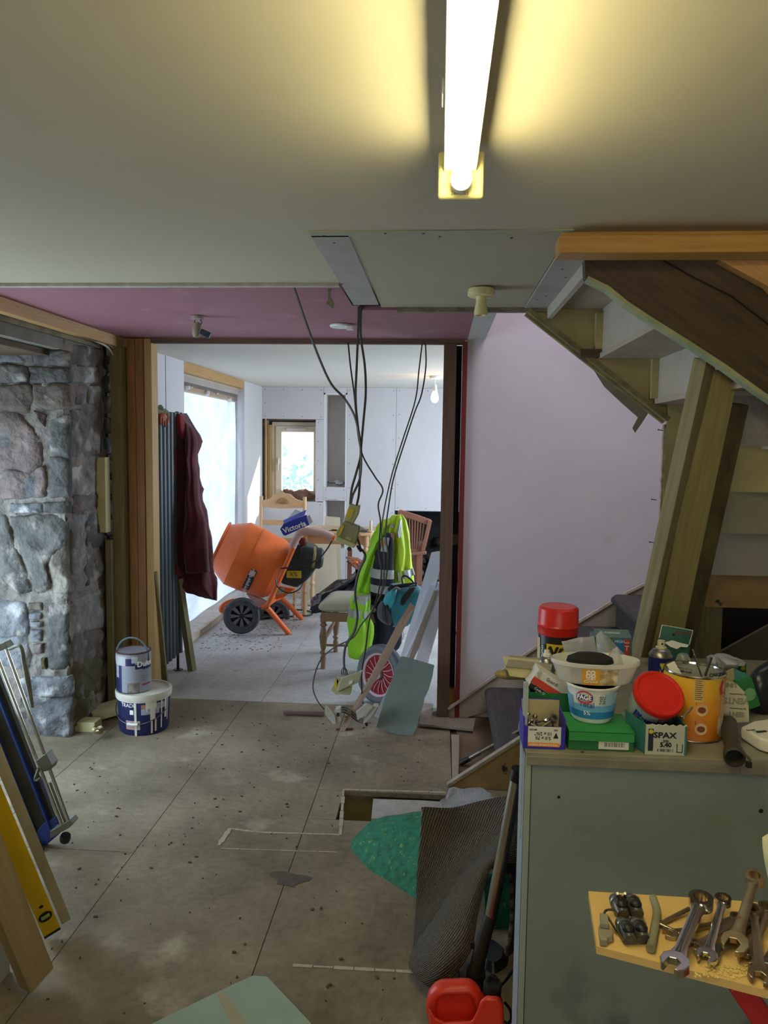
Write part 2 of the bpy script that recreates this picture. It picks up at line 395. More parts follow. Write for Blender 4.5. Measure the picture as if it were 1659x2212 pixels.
# debris
db = MB()
for k in range(240):
    x = random.uniform(-1.7, .05); y = random.uniform(1.9, 4.5); r = random.choice((.002, .003, .004, .006))
    if -.42 < x < .07 and 3.1 < y < 3.42: continue
    a = random.uniform(0, 3.14); db.obox((x, y, .002), (r*math.cos(a), r*math.sin(a), 0), (-r*.6*math.sin(a), r*.6*math.cos(a), 0), (0, 0, .002))
obj('floor_crumbs', db, mat('dark_crumbs', '3d362c', .9, c2='5a5042', scale=30), floor, smooth=False, kind='stuff')
db = MB()
for k in range(500):
    x = random.uniform(-1.85, -1.2); y = random.uniform(5.7, 8.2); r = random.choice((.004, .006, .01))
    a = random.uniform(0, 3.14); db.obox((x, y, .003), (r*math.cos(a), r*math.sin(a), 0), (-r*.5*math.sin(a), r*.5*math.cos(a), 0), (0, 0, .003))
obj('plaster_rubble', db, mat('rubble_bits', '8d7764', .95, c2='b8b0a2', scale=30), floor, smooth=False, kind='stuff')

# ================================================================ ceilings
ceiling = struct('ceiling', loc=(0, 1, CEIL))
def cpanel(x0, y0, x1, y1, z=CEIL, m=WHITE, name='ceiling_board', th=.02):
    return obj(name, MB().box(x0, y0, z, x1, y1, z+th), m, ceiling, smooth=False)
cpanel(-2.6, -1.7, 2.8, 2.27); cpanel(-2.6, 2.27, -.385, 2.96)
cpanel(-.27, 2.283, .352, 3.46, CEIL+.001, mat('ceiling_patch_board', 'aba38e', .75, var=.05, scale=2))
cpanel(-.385, 2.27, -.275, 3.38, CEIL-.003, TAPE, 'ceiling_strip'); cpanel(.358, 2.283, .452, 3.48, CEIL-.003, TAPE, 'ceiling_strip')
cpanel(-.385, 2.225, .36, 2.283, CEIL-.003, mat('cornice_strip', 'a9a690', .7, var=.1), 'ceiling_strip')
cpanel(-2.6, 2.93, -.39, 2.965, CEIL-.012, mat('board_edge_plaster', 'b4b0a4', .8, var=.2, scale=20), 'ceiling_edge')
cpanel(-2.0, 2.965, -.39, 4.47, CEIL-.006, PINK, 'pink_ceiling_board'); cpanel(-.39, 3.385, -.36, 4.47, CEIL-.006, PINK, 'pink_ceiling_board'); cpanel(-.36, 3.49, .146, 4.47, CEIL-.006, PINK, 'pink_ceiling_board')
cpanel(.146, 3.48, .245, 4.45, CEIL-.006, mat('white_soffit', 'c3c2bd', .7, var=.06, scale=4), 'stair_soffit')
obj('ceiling_hole_back', MB().box(-.7, 3.1, CEIL+.06, .146, 3.7, CEIL+.08).box(-.7, 3.1, CEIL+.02, -.68, 3.7, CEIL+.08).box(.126, 3.1, CEIL+.02, .146, 3.7, CEIL+.08).box(-.7, 3.1, CEIL+.02, .146, 3.12, CEIL+.08).box(-.7, 3.68, CEIL-.0, .146, 3.7, CEIL+.08), DARK, ceiling, smooth=False, kind='stuff')  # dark box added over the hole, keeps light out and paints its shade
cpanel(-.2, 3.455, .46, 3.49, CEIL-.018, mat('broken_board_edge', '8e8776', .9, c2='5c5546', scale=18), 'ceiling_edge')
cpanel(-2.6, 4.47, 1.7, 9, CEIL-.004, mat('far_ceiling', 'd3cfc2', .7, var=.04, scale=2, bump=.05, bscale=12))
obj('door_head', MB().box(-1.69, 4.43, 2.165, .13, 4.47, 2.196), BRNW, ceiling, smooth=False)
scr = MB()
for px, py in ((832, 505), (915, 505), (950, 512), (1105, 515), (1215, 582), (1222, 600), (1180, 640), (1160, 648), (700, 510), (722, 525)):
    p = A(px, py, Z=CEIL-.004); scr.lathe([(.004, 0), (.004, .002)], p, n=6)
obj('nail_head', scr, INK, ceiling, kind='stuff')

# ================================================================ walls
def wall(name, boxes, m, **k):
    b = MB()
    for q in boxes: b.box(*q)
    return struct(name, b, m, smooth=False, **k)
wall('wall_rear', [(-2.6, -1.8, 0, 2.8, -1.7, 2.2)], WHITE)
wall('wall_right', [(2.7, -1.7, -.3, 2.8, 4.6, 4.5)], WHITE)
wall('wall_left', [(-2.06, -1.7, 0, -1.96, 2.3, 2.2), (-2.6, 2.22, 0, -2.06, 2.3, 2.2)], WHITE)
# stairwell wall (lilac), outer shaft
wall('wall_stair', [(.146, 4.45, -.3, 2.8, 4.56, 4.6)], LILAC)
wall('wall_stairwell_upper', [(.145, 2.2, 2.22, .2, 4.45, 4.6), (.2, 2.15, 2.22, 2.7, 2.22, 4.6), (.1, 2.1, 4.5, 2.8, 4.6, 4.6), (.146, 3.48, 2.225, .245, 4.45, 4.5)], BOARD)
# trim beside the doorway
dj = struct('door_1', loc=(.07, 4.45, 0))
obj('door_post', MB().box(.013, 4.42, 0, .085, 4.53, 2.165), BRNW, dj, smooth=False)
obj('recess_shade', MB().box(.085, 4.50, 0, .118, 4.56, 2.165), MATBLK, dj, smooth=False)  # matt black back paints the shade inside the gap
obj('red_edge', MB().box(.118, 4.425, 0, .146, 4.47, 2.18), REDT, dj, smooth=False)
obj('noggin', MB().box(.085, 4.45, 1.02, .118, 4.53, 1.08), OLDW, dj, smooth=False)
obj('noggin', MB().box(.085, 4.45, .03, .118, 4.53, .16), PINED, dj, smooth=False)
# studs on the left of the doorway
lt = struct('trim_1', loc=(-1.8, 4.4, 0))
obj('pine_stud', MB().box(-1.83, 4.42, 0, -1.781, 4.52, 2.19), PINED, lt, bev=.002, smooth=False)
obj('pine_stud', MB().box(-1.779, 4.42, 0, -1.732, 4.52, 2.19), PINED, lt, bev=.002, smooth=False)
obj('pine_stud', MB().box(-1.730, 4.43, 0, -1.686, 4.53, 2.19), wood('pale_pine_stud', 'b99760', '9f7b48', .6), lt, bev=.002, smooth=False)
obj('green_stud', MB().box(-1.905, 4.36, 0, -1.835, 4.44, 2.14), GREENW, lt, bev=.002, smooth=False)
obj('green_batten', MB().box(-1.93, 4.31, 0, -1.895, 4.38, 1.02), GREENW, lt, bev=.002, smooth=False)
b = MB().box(-1.955, 4.27, 1.07, -1.905, 4.335, 1.5).jitter(.004, 30)
obj('insulation_strip', b, mat('insulation_foam', 'c3bb90', .9, var=.1, scale=20), lt, smooth=False)
# ceiling batten over the stone
p0 = V((-1.875, 2.2, 2.166)); p1 = V((-1.885, 4.50, 2.166))
b = MB().beam(p0, p1, .05, .062)
tb = struct('trim_2', b, PINE, smooth=False, bev=.002)
# far room
wl = struct('wall_far_left', loc=(-1.95, 6, 0))
for q, m in (((-2.0, 4.53, 0, -1.93, 5.33, 2.196), BOARD), ((-2.0, 5.336, 0, -1.927, 5.72, 2.196), BOARD),
             ((-2.0, 7.53, 0, -1.93, 8.3, 2.196), BOARD)):
    obj('plasterboard_sheet', MB().box(*q), m, wl, smooth=False)
obj('beam', MB().box(-1.99, 5.72, 2.12, -1.93, 7.53, 2.196), PINE, wl, smooth=False)
obj('beam', MB().box(-2.1, 5.72, 2.0, -2.04, 7.85, 2.06), PINE, wl, smooth=False)
obj('lintel_soffit', MB().box(-2.3, 5.72, 2.06, -1.99, 7.85, 2.15), mat('pale_soffit', 'b5a898', .8), wl, smooth=False)
obj('lintel_gap', MB().box(-2.04, 5.72, 2.04, -2.0, 7.53, 2.09), OLDW, wl, smooth=False)
obj('far_jamb', MB().box(-2.3, 7.85, 0, -1.99, 7.9, 2.1), mat('rough_jamb', 'b0a394', .9, c2='8d8073', scale=7, bump=.5), wl, smooth=False)
obj('near_jamb', MB().box(-2.3, 5.68, 0, -1.99, 5.72, 2.1), MORTAR, wl, smooth=False)
obj('outer_post', MB().box(-2.25, 7.53, 0, -1.995, 7.56, 2.1), BOARD, wl, smooth=False) if 0 else None
for k in range(6):
    c = V((-2.03, (5.95, 6.08, 6.2, 6.62, 6.95, 7.35)[k], 2.03+random.uniform(-.03, .02)))
    obj('expanding_foam', MB().ball(c, random.uniform(.018, .034), 10).jitter(.012, 25, k), mat('foam_blob', 'ddd6c2', .8), wl)
# glazed/sheeted doorway: outer sheet whose emission imitates daylight plus a clear crinkled dust sheet
d2 = struct('door_2', loc=(-2.1, 6.8, 0))
SHEET = bpy.data.materials.new('glowing_sheet'); SHEET.use_nodes = True
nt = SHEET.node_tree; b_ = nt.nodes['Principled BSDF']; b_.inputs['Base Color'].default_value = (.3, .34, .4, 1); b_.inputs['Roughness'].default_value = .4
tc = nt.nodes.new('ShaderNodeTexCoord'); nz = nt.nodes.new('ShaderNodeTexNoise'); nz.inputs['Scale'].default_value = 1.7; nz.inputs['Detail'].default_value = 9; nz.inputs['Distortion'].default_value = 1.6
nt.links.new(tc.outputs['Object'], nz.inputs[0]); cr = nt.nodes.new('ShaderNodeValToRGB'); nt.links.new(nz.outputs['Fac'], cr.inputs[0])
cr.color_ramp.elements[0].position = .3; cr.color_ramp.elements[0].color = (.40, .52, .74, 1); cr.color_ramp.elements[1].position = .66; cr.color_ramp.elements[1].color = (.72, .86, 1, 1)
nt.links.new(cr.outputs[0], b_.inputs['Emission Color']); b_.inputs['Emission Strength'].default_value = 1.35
def crinkle(i, j):
    y = 5.72+(7.85-5.72)*i; z = .06+1.96*j; return V((-2.11+.006*math.sin(y*9+z*4), y, z))
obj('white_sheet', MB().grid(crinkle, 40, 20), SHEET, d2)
CLEAR = bpy.data.materials.new('clear_dust_sheet'); CLEAR.use_nodes = True
nt = CLEAR.node_tree; nt.nodes.remove(nt.nodes['Principled BSDF']); N = nt.nodes
tr = N.new('ShaderNodeBsdfTransparent'); gl = N.new('ShaderNodeBsdfGlossy'); gl.inputs['Roughness'].default_value = .18; df = N.new('ShaderNodeBsdfTranslucent')
df.inputs[0].default_value = (.85, .88, .92, 1); tr.inputs[0].default_value = (.95, .96, .97, 1)
m1 = N.new('ShaderNodeMixShader'); m2 = N.new('ShaderNodeMixShader'); nz = N.new('ShaderNodeTexNoise'); nz.inputs['Scale'].default_value = 5; nz.inputs['Detail'].default_value = 4; nz.inputs['Distortion'].default_value = 2
mp = N.new('ShaderNodeMapping'); mp.inputs['Rotation'].default_value = (.7, 0, 0); mp.inputs['Scale'].default_value = (1, 1, 5); tc = N.new('ShaderNodeTexCoord'); nt.links.new(tc.outputs['Object'], mp.inputs[0]); nt.links.new(mp.outputs[0], nz.inputs[0])
mt_ = N.new('ShaderNodeMath'); mt_.operation = 'MULTIPLY'; mt_.inputs[1].default_value = .28; nt.links.new(nz.outputs['Fac'], mt_.inputs[0]); nt.links.new(mt_.outputs[0], m1.inputs[0])
nt.links.new(tr.outputs[0], m1.inputs[1]); nt.links.new(df.outputs[0], m1.inputs[2]); m2.inputs[0].default_value = .05; nt.links.new(m1.outputs[0], m2.inputs[1]); nt.links.new(gl.outputs[0], m2.inputs[2])
nt.links.new(m2.outputs[0], N['Material Output'].inputs[0])
obj('clear_dust_sheet', MB().grid(lambda i, j: V((-1.955+.012*NZ.noise(V((i*9+j*7, j*3, 1))), 5.73+1.79*i, .05+2.05*j)), 50, 40), CLEAR, d2)
obj('rubble_sill', MB().box(-2.3, 5.72, 0, -1.93, 7.85, .05).jitter(.01, 9), mat('crumbled_sill', 'a08e7a', .95, c2='c4b9a6', scale=12, bump=.6), d2)
obj('outer_board', MB().box(-2.32, 5.6, 0, -2.3, 7.95, 2.2), BOARD, d2)
# back wall, built board by board
wb = struct('wall_far', loc=(-.5, 8.3, 0))
def panel(x0, z0, x1, z1, y=8.3, th=.0125, m=BOARD, g=.0015):
    obj('plasterboard_sheet', MB().box(x0+g, y, z0+g, x1-g, y+th, z1-g), m, wb, smooth=False)
ZC = 2.196
panel(-1.93, 1.85, -1.257, ZC); panel(-1.345, .96, -1.257, 1.85); panel(-1.93, 0, -1.257, .955)
panel(-1.257, 2.135, -1.003, ZC); panel(-1.257, .975, -1.003, 1.12); panel(-1.257, 0, -1.003, .45)
panel(-1.003, 0, -.472, ZC); panel(-.472, .878, .6, ZC); panel(.6, .878, 1.6, ZC)
panel(-.001, 0, .0, .0) if 0 else None
scb = MB()
def screws(x0, z0, x1, z1, nx, nz):
    for i in range(nx):
        for k in range(nz):
            if 0 < i < nx-1 and 0 < k < nz-1: continue
            x = x0+.03+(x1-x0-.06)*i/max(1, nx-1); z = z0+.03+(z1-z0-.06)*k/max(1, nz-1)
            scb.lathe([(.0045, 0), (.0045, .002)], (x, 8.299, z), (0, -1, 0), n=6)
screws(-1.93, 1.85, -1.257, ZC, 4, 3); screws(-1.345, .96, -1.257, 1.85, 1, 5); screws(-1.93, .3, -1.257, .955, 4, 3)
screws(-1.257, .975, -1.003, 1.12, 2, 2); screws(-1.003, .3, -.472, ZC, 2, 8); screws(-.472, .878, .2, ZC, 3, 6)
obj('drywall_screws', scb, INK, wb, kind='stuff')
for q in ((-1.257, 8.3, .45, -1.24, 8.62, 2.135), (-1.02, 8.3, .45, -1.003, 8.62, 2.135), (-1.257, 8.62, .45, -1.003, 8.64, 2.135),
          (-1.257, 8.3, 1.1, -1.003, 8.62, 1.12), (-1.257, 8.3, 2.12, -1.003, 8.62, 2.135), (-1.257, 8.3, .975, -1.003, 8.62, .99), (-1.257, 8.3, .435, -1.003, 8.62, .45)):
    obj('niche_lining', MB().box(*q), mat('niche_board', 'd6d2ce', .75, var=.03), wb, smooth=False)
for q, m in (((-.472, 8.3, 0, -.46, 8.9, .878), MATBLK), ((-.472, 8.9, 0, 1.6, 8.95, .878), MATBLK), ((-.472, 8.3, .87, 1.6, 8.9, .88), MATBLK), ((1.6, 4.56, 0, 1.66, 5.8, 2.2), BOARD), ((1.6, 7.4, 0, 1.66, 9, 2.2), BOARD), ((1.6, 5.8, 0, 1.66, 7.4, .8), BOARD), ((1.6, 5.8, 1.9, 1.66, 7.4, 2.2), BOARD), ((.146, 4.56, 0, 1.6, 4.60, 2.2), BOARD)):
    obj('inner_face', MB().box(*q), m, wb, smooth=False)
for k in range(26):      # rubble in the hearth hole
    c = V((random.uniform(-.4, .6), random.uniform(8.45, 8.85), random.uniform(.05, .5)))
    c.z = min(c.z, (c.y-8.3)*1.0)+.04
    obj('rubble_stone', MB().ball(c, random.uniform(.05, .11), 10, sz=.7).jitter(.03, 9, k), [ST[2], ST[4], EARTH][k % 3], wb)
# window reveal
for q, m in (((-1.9, 8.3, .94, -1.33, 8.52, .955), WPLAST), ((-1.335, 8.312, .955, -1.32, 8.52, 1.85), BOARD), ((-1.93, 8.32, 1.84, -1.26, 8.52, 1.87), OLDW),
             ((-1.90, 8.3, .955, -1.885, 8.33, 1.85), PINE)):
    obj('reveal_lining', MB().box(*q), m, wb, smooth=False)
obj('rough_reveal', MB().box(-1.96, 8.33, .95, -1.90, 8.56, 1.85).jitter(.006, 20), MORTAR, wb)
obj('packing_timber', MB().box(-1.895, 8.40, .95, -1.865, 8.5, 1.79), PINE, wb, smooth=False)
for q in ((-2.3, 8.5, 0, -1.865, 8.62, 2.3), (-1.3, 8.5, 0, -1.26, 8.62, 2.3), (-1.26, 8.64, 0, -1.0, 8.7, 2.3), (-1.865, 8.5, 1.825, -1.3, 8.62, 2.3), (-1.865, 8.5, 0, -1.3, 8.62, .95), (-1.0, 8.5, 0, -.472, 8.62, 2.3), (-.472, 8.96, 0, 1.7, 9.0, 2.3), (-2.3, 7.9, 0, -1.935, 8.62, 2.3), (-.48, 8.6, .88, 1.7, 8.96, .9)):
    obj('outer_wall', MB().box(*q), MORTARD, wb, smooth=False)
w1 = struct('window_1', loc=(-1.58, 8.5, .96))
UPVC = mat('cream_upvc', 'd8ccb4', .35, var=.03)
def frame(x0, z0, x1, z1, w, y0, y1, name, m=UPVC):
    b = MB().box(x0, y0, z0, x0+w, y1, z1).box(x1-w, y0, z0, x1, y1, z1).box(x0+w, y0, z0, x1-w, y1, z0+w).box(x0+w, y0, z1-w, x1-w, y1, z1)
    return obj(name, b, m, w1, bev=.003, smooth=False)
frame(-1.865, .955, -1.32, 1.825, .045, 8.49, 8.56, 'outer_frame'); sash = frame(-1.82, 1.0, -1.33, 1.78, .065, 8.475, 8.54, 'sash')
obj('trickle_vent', MB().box(-1.70, 8.46, 1.738, -1.47, 8.476, 1.758), WPLAST, sash, bev=.003)
obj('handle', MB().box(-1.795, 8.455, 1.36, -1.775, 8.476, 1.43).box(-1.79, 8.44, 1.28, -1.78, 8.456, 1.40), mat('window_handle', 'e8e6e0', .3), sash, bev=.003)
GLASS = bpy.data.materials.new('window_glass'); GLASS.use_nodes = True; nt = GLASS.node_tree; nt.nodes.remove(nt.nodes['Principled BSDF'])
gt = nt.nodes.new('ShaderNodeBsdfTransparent'); gg = nt.nodes.new('ShaderNodeBsdfGlossy'); gg.inputs['Roughness'].default_value = .02; gm = nt.nodes.new('ShaderNodeMixShader'); gm.inputs[0].default_value = .06
nt.links.new(gt.outputs[0], gm.inputs[1]); nt.links.new(gg.outputs[0], gm.inputs[2]); nt.links.new(gm.outputs[0], nt.nodes['Material Output'].inputs[0])
obj('glass', MB().box(-1.755, 8.505, 1.065, -1.395, 8.511, 1.715), GLASS, sash, smooth=False)
w2 = struct('added_window_2', loc=(1.62, 6.6, .8))  # unseen window added around the far-room fill lamp
obj('window_frame', MB().box(1.6, 5.8, .8, 1.65, 5.86, 1.9).box(1.6, 7.34, .8, 1.65, 7.4, 1.9).box(1.6, 5.86, .8, 1.65, 7.34, .86).box(1.6, 5.86, 1.84, 1.65, 7.34, 1.9), UPVC, w2, bev=.003, smooth=False)
obj('glass', MB().box(1.62, 5.86, .86, 1.626, 7.34, 1.84), GLASS, w2, smooth=False)
# outside, beyond the window
gl_ = mat('outside_ground', 'a9a88f', .9, c2='8d9a78', scale=1.5)
struct('ground_outside', MB().box(-14, 9.6, -.6, 10, 30, -.5), gl_, smooth=False)
LEAF = mat('shrub_leaves', 'a8c4c4', .7, c2='8fb2b8', scale=2)  # pale cyan: the overexposed daylight outside is put into the leaf colour
for bi, (bx, by, bz, br) in enumerate(((-1.75, 12.2, .75, .32), (-2.45, 13.0, .5, .55), (-1.15, 14.0, 1.1, .5), (-3.4, 15.5, .8, .9))):
    t = thing('garden_shrub', ('small rounded shrub just outside the far window', 'low spreading shrub on the left outside the far window', 'taller leafy shrub on the right outside the far window', 'wide pale shrub furthest outside the far window')[bi], 'shrub', (bx, by, -.5))
    b = MB()
    for k in range(260):
        d = V((random.gauss(0, 1), random.gauss(0, 1), random.gauss(0, 1))).normalized()*br*random.uniform(.5, 1); c = V((bx, by, bz))+d
        a = V((random.gauss(0, 1), random.gauss(0, 1), random.gauss(0, 1))).normalized()*br*.11; e = a.cross(V((.3, .5, .8))).normalized()*br*.05
        b.poly3([c-a, c+e, c+a, c-e], .003)
    obj('foliage', b, LEAF, t, smooth=False, kind='stuff'); obj('stem', MB().tube([(bx, by, -.5), (bx, by, bz)], .02), OLDW, t)

# ================================================================ stone jamb and wall
def stone_on(poly, m, parent, X=None, Y=None, t=.05, seed=0, n=22, name='stone'):
    P = [A(x, y, X=X, Y=Y) for x, y in poly]; c = sum(P, V((0, 0, 0)))/len(P)
    nd = V((1, 0, 0)) if X is not None else V((0, -1, 0))
    per = []; L = [(P[i]-P[i-1]).length for i in range(len(P))]; tot = sum(L); k = 0
    for i in range(n):
        s = tot*i/n; j = 0; acc = 0
        while acc+L[(j+1) % len(P)] < s and j < len(P)-1: acc += L[(j+1) % len(P)]; j += 1
        a, b_ = P[j % len(P)], P[(j+1) % len(P)]; f = (s-acc)/max(1e-6, L[(j+1) % len(P)]); per.append(a.lerp(b_, min(1, max(0, f))))
    per = [p.lerp(c, -.11+.10*NZ.noise(p*16+V((seed, 0, 0)))) for p in per]
    per = [per[i]*.8+(per[i-1]+per[(i+1) % n])*.1 for i in range(n)]
    rings = []
    for s, d in ((1.03, -.4), (1.0, .12), (.95, .5), (.86, .78), (.7, .92), (.52, 1.0), (.34, 1.05), (.16, 1.0), (.04, 1.0)):
        rings.append([c+(p-c)*s+nd*(t*d+(.020*NZ.noise((c+(p-c)*s)*11+V((seed, 0, 0)))+.008*NZ.noise((c+(p-c)*s)*40))*(1 if d > 0 else 0)) for p in per])
    b = MB().loft(rings); return obj(name, b, m, parent, smooth=1.2)
jm = struct('wall_stone', loc=(-2.0, 4, 0))
def rough(f, nu, nv, m, name): return obj(name, MB().grid(f, nu, nv, 2, 2), m, jm)
rough(lambda i, j: V((-2.62+.66*i, 3.907+.022*NZ.noise(V((i*11, j*30, 2)))-.012*NZ.noise(V((i*30, j*90, 4))), -.02+2.2*j)), 44, 130, MORTAR, 'mortar_bed')
rough(lambda i, j: V((-1.958+.026*NZ.noise(V((i*8, j*30, 5))), 3.905+.46*i, -.02+2.2*j)), 24, 120, mat('limewashed_mortar', '8a8177', .95, c2='5c544b', scale=6, bump=.9, bscale=18, bdist=.03, det=10, speck=10), 'mortar_bed')
obj('wall_core', MB().box(-2.6, 3.93, 0, -1.975, 4.36, 2.2), MORTARD, jm, smooth=False)
rough(lambda i, j: V((-2.0+.03*NZ.noise(V((i*9, j*20, 8))), 4.36+.2*i, -.02+2.2*j)), 10, 70, MORTARD, 'dark_cavity')
obj('wall_core', MB().box(-2.5, 4.36, 0, -2.03, 4.6, 2.2), MORTARD, jm, smooth=False)
obj('wall_core', MB().box(-2.6, 2.3, 2.12, -2.06, 3.93, 2.2), MORTARD, jm, smooth=False)
J = [  # stones of the jamb that faces the camera
 ([(0,742),(70,752),(72,783),(0,782)],0),([(76,752),(148,760),(148,792),(76,786)],2),([(0,788),(60,790),(62,826),(0,828)],2),([(66,792),(148,798),(148,826),(66,826)],2),
 ([(0,834),(66,832),(70,860),(62,890),(0,884)],3),([(74,832),(148,832),(148,878),(108,884),(80,872)],3),
 ([(0,892),(36,894),(66,922),(86,952),(92,998),(60,1016),(0,1012)],1),([(0,1016),(60,1020),(94,1006),(98,1072),(0,1076)],1),([(76,888),(100,896),(98,922),(90,914)],1),
 ([(112,912),(150,898),(151,988),(112,986)],2),([(110,992),(151,992),(151,1070),(112,1072)],2),
 ([(24,1088),(92,1086),(92,1106),(20,1108)],0),([(96,1086),(150,1084),(150,1108),(96,1106)],2),
 ([(0,1124),(16,1130),(70,1272),(40,1274),(0,1240)],2),([(26,1122),(140,1124),(143,1180),(120,1190),(100,1216),(112,1262),(82,1276),(66,1226),(44,1170)],2),([(144,1150),(150,1280),(118,1276),(108,1218),(126,1192)],3),
 ([(0,1302),(58,1304),(60,1370),(0,1372)],0),([(0,1378),(60,1376),(60,1438),(0,1440)],0),([(104,1312),(146,1310),(149,1438),(106,1436)],2),
 ([(64,1302),(92,1302),(92,1318),(64,1318)],3),([(66,1324),(90,1324),(90,1336),(66,1336)],0),([(68,1342),(92,1342),(92,1354),(68,1352)],0),([(68,1360),(92,1362),(92,1384),(70,1386)],0),([(72,1392),(94,1390),(94,1410),(74,1412)],1),([(92,1420),(101,1420),(102,1444),(92,1444)],4),
 ([(44,1466),(148,1462),(149,1502),(92,1504),(50,1500)],0),([(60,1506),(149,1508),(149,1590),(100,1592),(66,1560)],0)]
for k, (p, mi) in enumerate(J): stone_on(p, ST[mi], jm, Y=3.905, t=.022, seed=k, n=30)
S2 = [([(152,744),(216,756),(216,790),(152,786)],3),([(152,792),(212,794),(214,826),(152,826)],3),([(160,832),(184,834),(182,872),(162,872)],1),([(188,834),(212,836),(210,870),(188,872)],1),
 ([(153,892),(206,890),(210,980),(153,984)],3),([(153,990),(212,988),(214,1064),(153,1066)],2),([(156,1072),(222,1066),(224,1092),(156,1108)],1),
 ([(153,1116),(182,1114),(180,1180),(153,1184)],2),([(186,1112),(216,1112),(220,1180),(186,1182)],2),([(153,1190),(180,1188),(178,1276),(153,1280)],3),([(184,1188),(222,1186),(224,1240),(184,1262)],3),
 ([(156,1300),(218,1276),(222,1352),(156,1368)],2),([(154,1374),(222,1358),(222,1414),(154,1432)],3),([(153,1440),(220,1420),(220,1494),(154,1510)],4),([(153,1516),(220,1500),(218,1540),(154,1572)],4)]
for k, (p, mi) in enumerate(S2): stone_on(p, LIMED if mi in (1, 2, 3) and k % 2 else ST[mi], jm, X=-1.962, t=.016, seed=40+k, n=26)
for k in range(17):     # small dark rubble in the cavity by the stud
    y0 = 770+k*44; stone_on([(226, y0), (246, y0+3), (247, y0+36), (227, y0+33)], ST[(4, 2, 3)[k % 3]], jm, X=-1.995, t=.03, seed=70+k, n=12)
obj('lintel', MB().box(-2.6, 2.2, 2.06, -1.955, 4.30, 2.13).jitter(.004, 9), CONC, jm, smooth=False)
obj('timber_lintel', MB().box(-2.5, 2.3, 2.03, -2.02, 3.9, 2.058), OLDW, jm, smooth=False)
obj('rubble_course', MB().box(-2.0, 2.4, 2.12, -1.93, 4.3, 2.19).jitter(.012, 14), mat('bedding_mortar', '8b8064', .95, c2='5b5240', scale=8, bump=.6), jm)
w3 = struct('added_window_3', loc=(.1, -1.68, .8))  # unseen frame added on the rear wall for the fill lamp
obj('window_frame', MB().box(-.75, -1.7, .85, -.68, -1.66, 2.05).box(.88, -1.7, .85, .95, -1.66, 2.05).box(-.68, -1.7, .85, .88, -1.66, .92).box(-.68, -1.7, 1.98, .88, -1.66, 2.05), UPVC, w3, bev=.003, smooth=False)
# glazed door in the left wall (its light is what brightens the stone)
d3 = struct('door_3', loc=(-2.45, 3.1, 0))
b = MB().box(-2.47, 2.3, 0, -2.42, 2.37, 2.03).box(-2.47, 3.84, 0, -2.42, 3.9, 2.03).box(-2.47, 2.37, 1.96, -2.42, 3.84, 2.03).box(-2.47, 2.37, 0, -2.42, 3.84, .08).box(-2.47, 3.07, .08, -2.42, 3.13, 1.96)
obj('door_frame', b, UPVC, d3, bev=.003, smooth=False)
obj('glass', MB().box(-2.45, 2.37, .08, -2.446, 3.84, 1.96), GLASS, d3, smooth=False)
struct('wall_low', MB().box(-1.34, -1.6, .0, -1.26, 2.10, .42), mat('low_wall_paint', 'b5b1a6', .7), smooth=False)
# ================================================================ stairs
st = thing('staircase', 'old boxed timber staircase with cream underside and open risers at the right', 'stairs', (.7, 3.5, 0))
# near string of the upper flight: old dark board with a chamfered end
b = MB().poly3([A(x, y, Y=2.42) for x, y in ((1263, 560), (1265, 600), (1285, 614), (1310, 622), (1350, 655), (1400, 688), (1480, 738), (1560, 790), (1640, 848), (1760, 925), (1960, 1060), (1960, 560))], .045, (0, 1, 0))
obj('near_string', b, wood('dark_string_board', '54432f', '30251a', .75, knots='241a10'), st, smooth=False, bev=.002)
b = MB(); pl = [(1266, 604), (1310, 625), (1350, 658), (1400, 691), (1480, 741), (1560, 793), (1640, 851), (1760, 928)]
for p, q in zip(pl[:-1], pl[1:]): b.beam(A(*p, Y=2.435), A(*q, Y=2.435), .05, .012, up=(0, 0, 1))
obj('painted_lower_edge', b, mat('flaked_paint_edge', 'a3a37c', .8, c2='7d8b70', scale=14), st, smooth=False)
for pts, y in (((( 1425, 557), (1500, 600), (1580, 640), (1659, 700)), 2.417), ):
    b = MB(); 
    for p, q in zip(pts[:-1], pts[1:]): b.beam(A(*p, Y=y), A(*q, Y=y), .004, .004)
    obj('split', b, DARK, st, smooth=False)
# far string and its lower edging
X0, Z0, X1, Z1 = .375, 2.191, .99, 1.722; sl = (Z1-Z0)/(X1-X0)
b = MB().poly3([(X0, 3.47, Z0), (X1, 3.47, Z1), (X1, 3.47, Z1+.36), (X0+.28, 3.47, Z0+.1)], .025, (0, 1, 0))
obj('far_string', b, CREAM, st, smooth=False)
b = MB().beam((X0, 3.463, Z0), (X1+.004, 3.463, Z1), .03, .022).beam((X0-.01, 3.49, Z0-.014), (X1-.01, 3.49, Z1-.012), .03, .012)
obj('string_edging', b, mat('split_edging', '9a9064', .8, c2='60583a', scale=14), st, smooth=False)
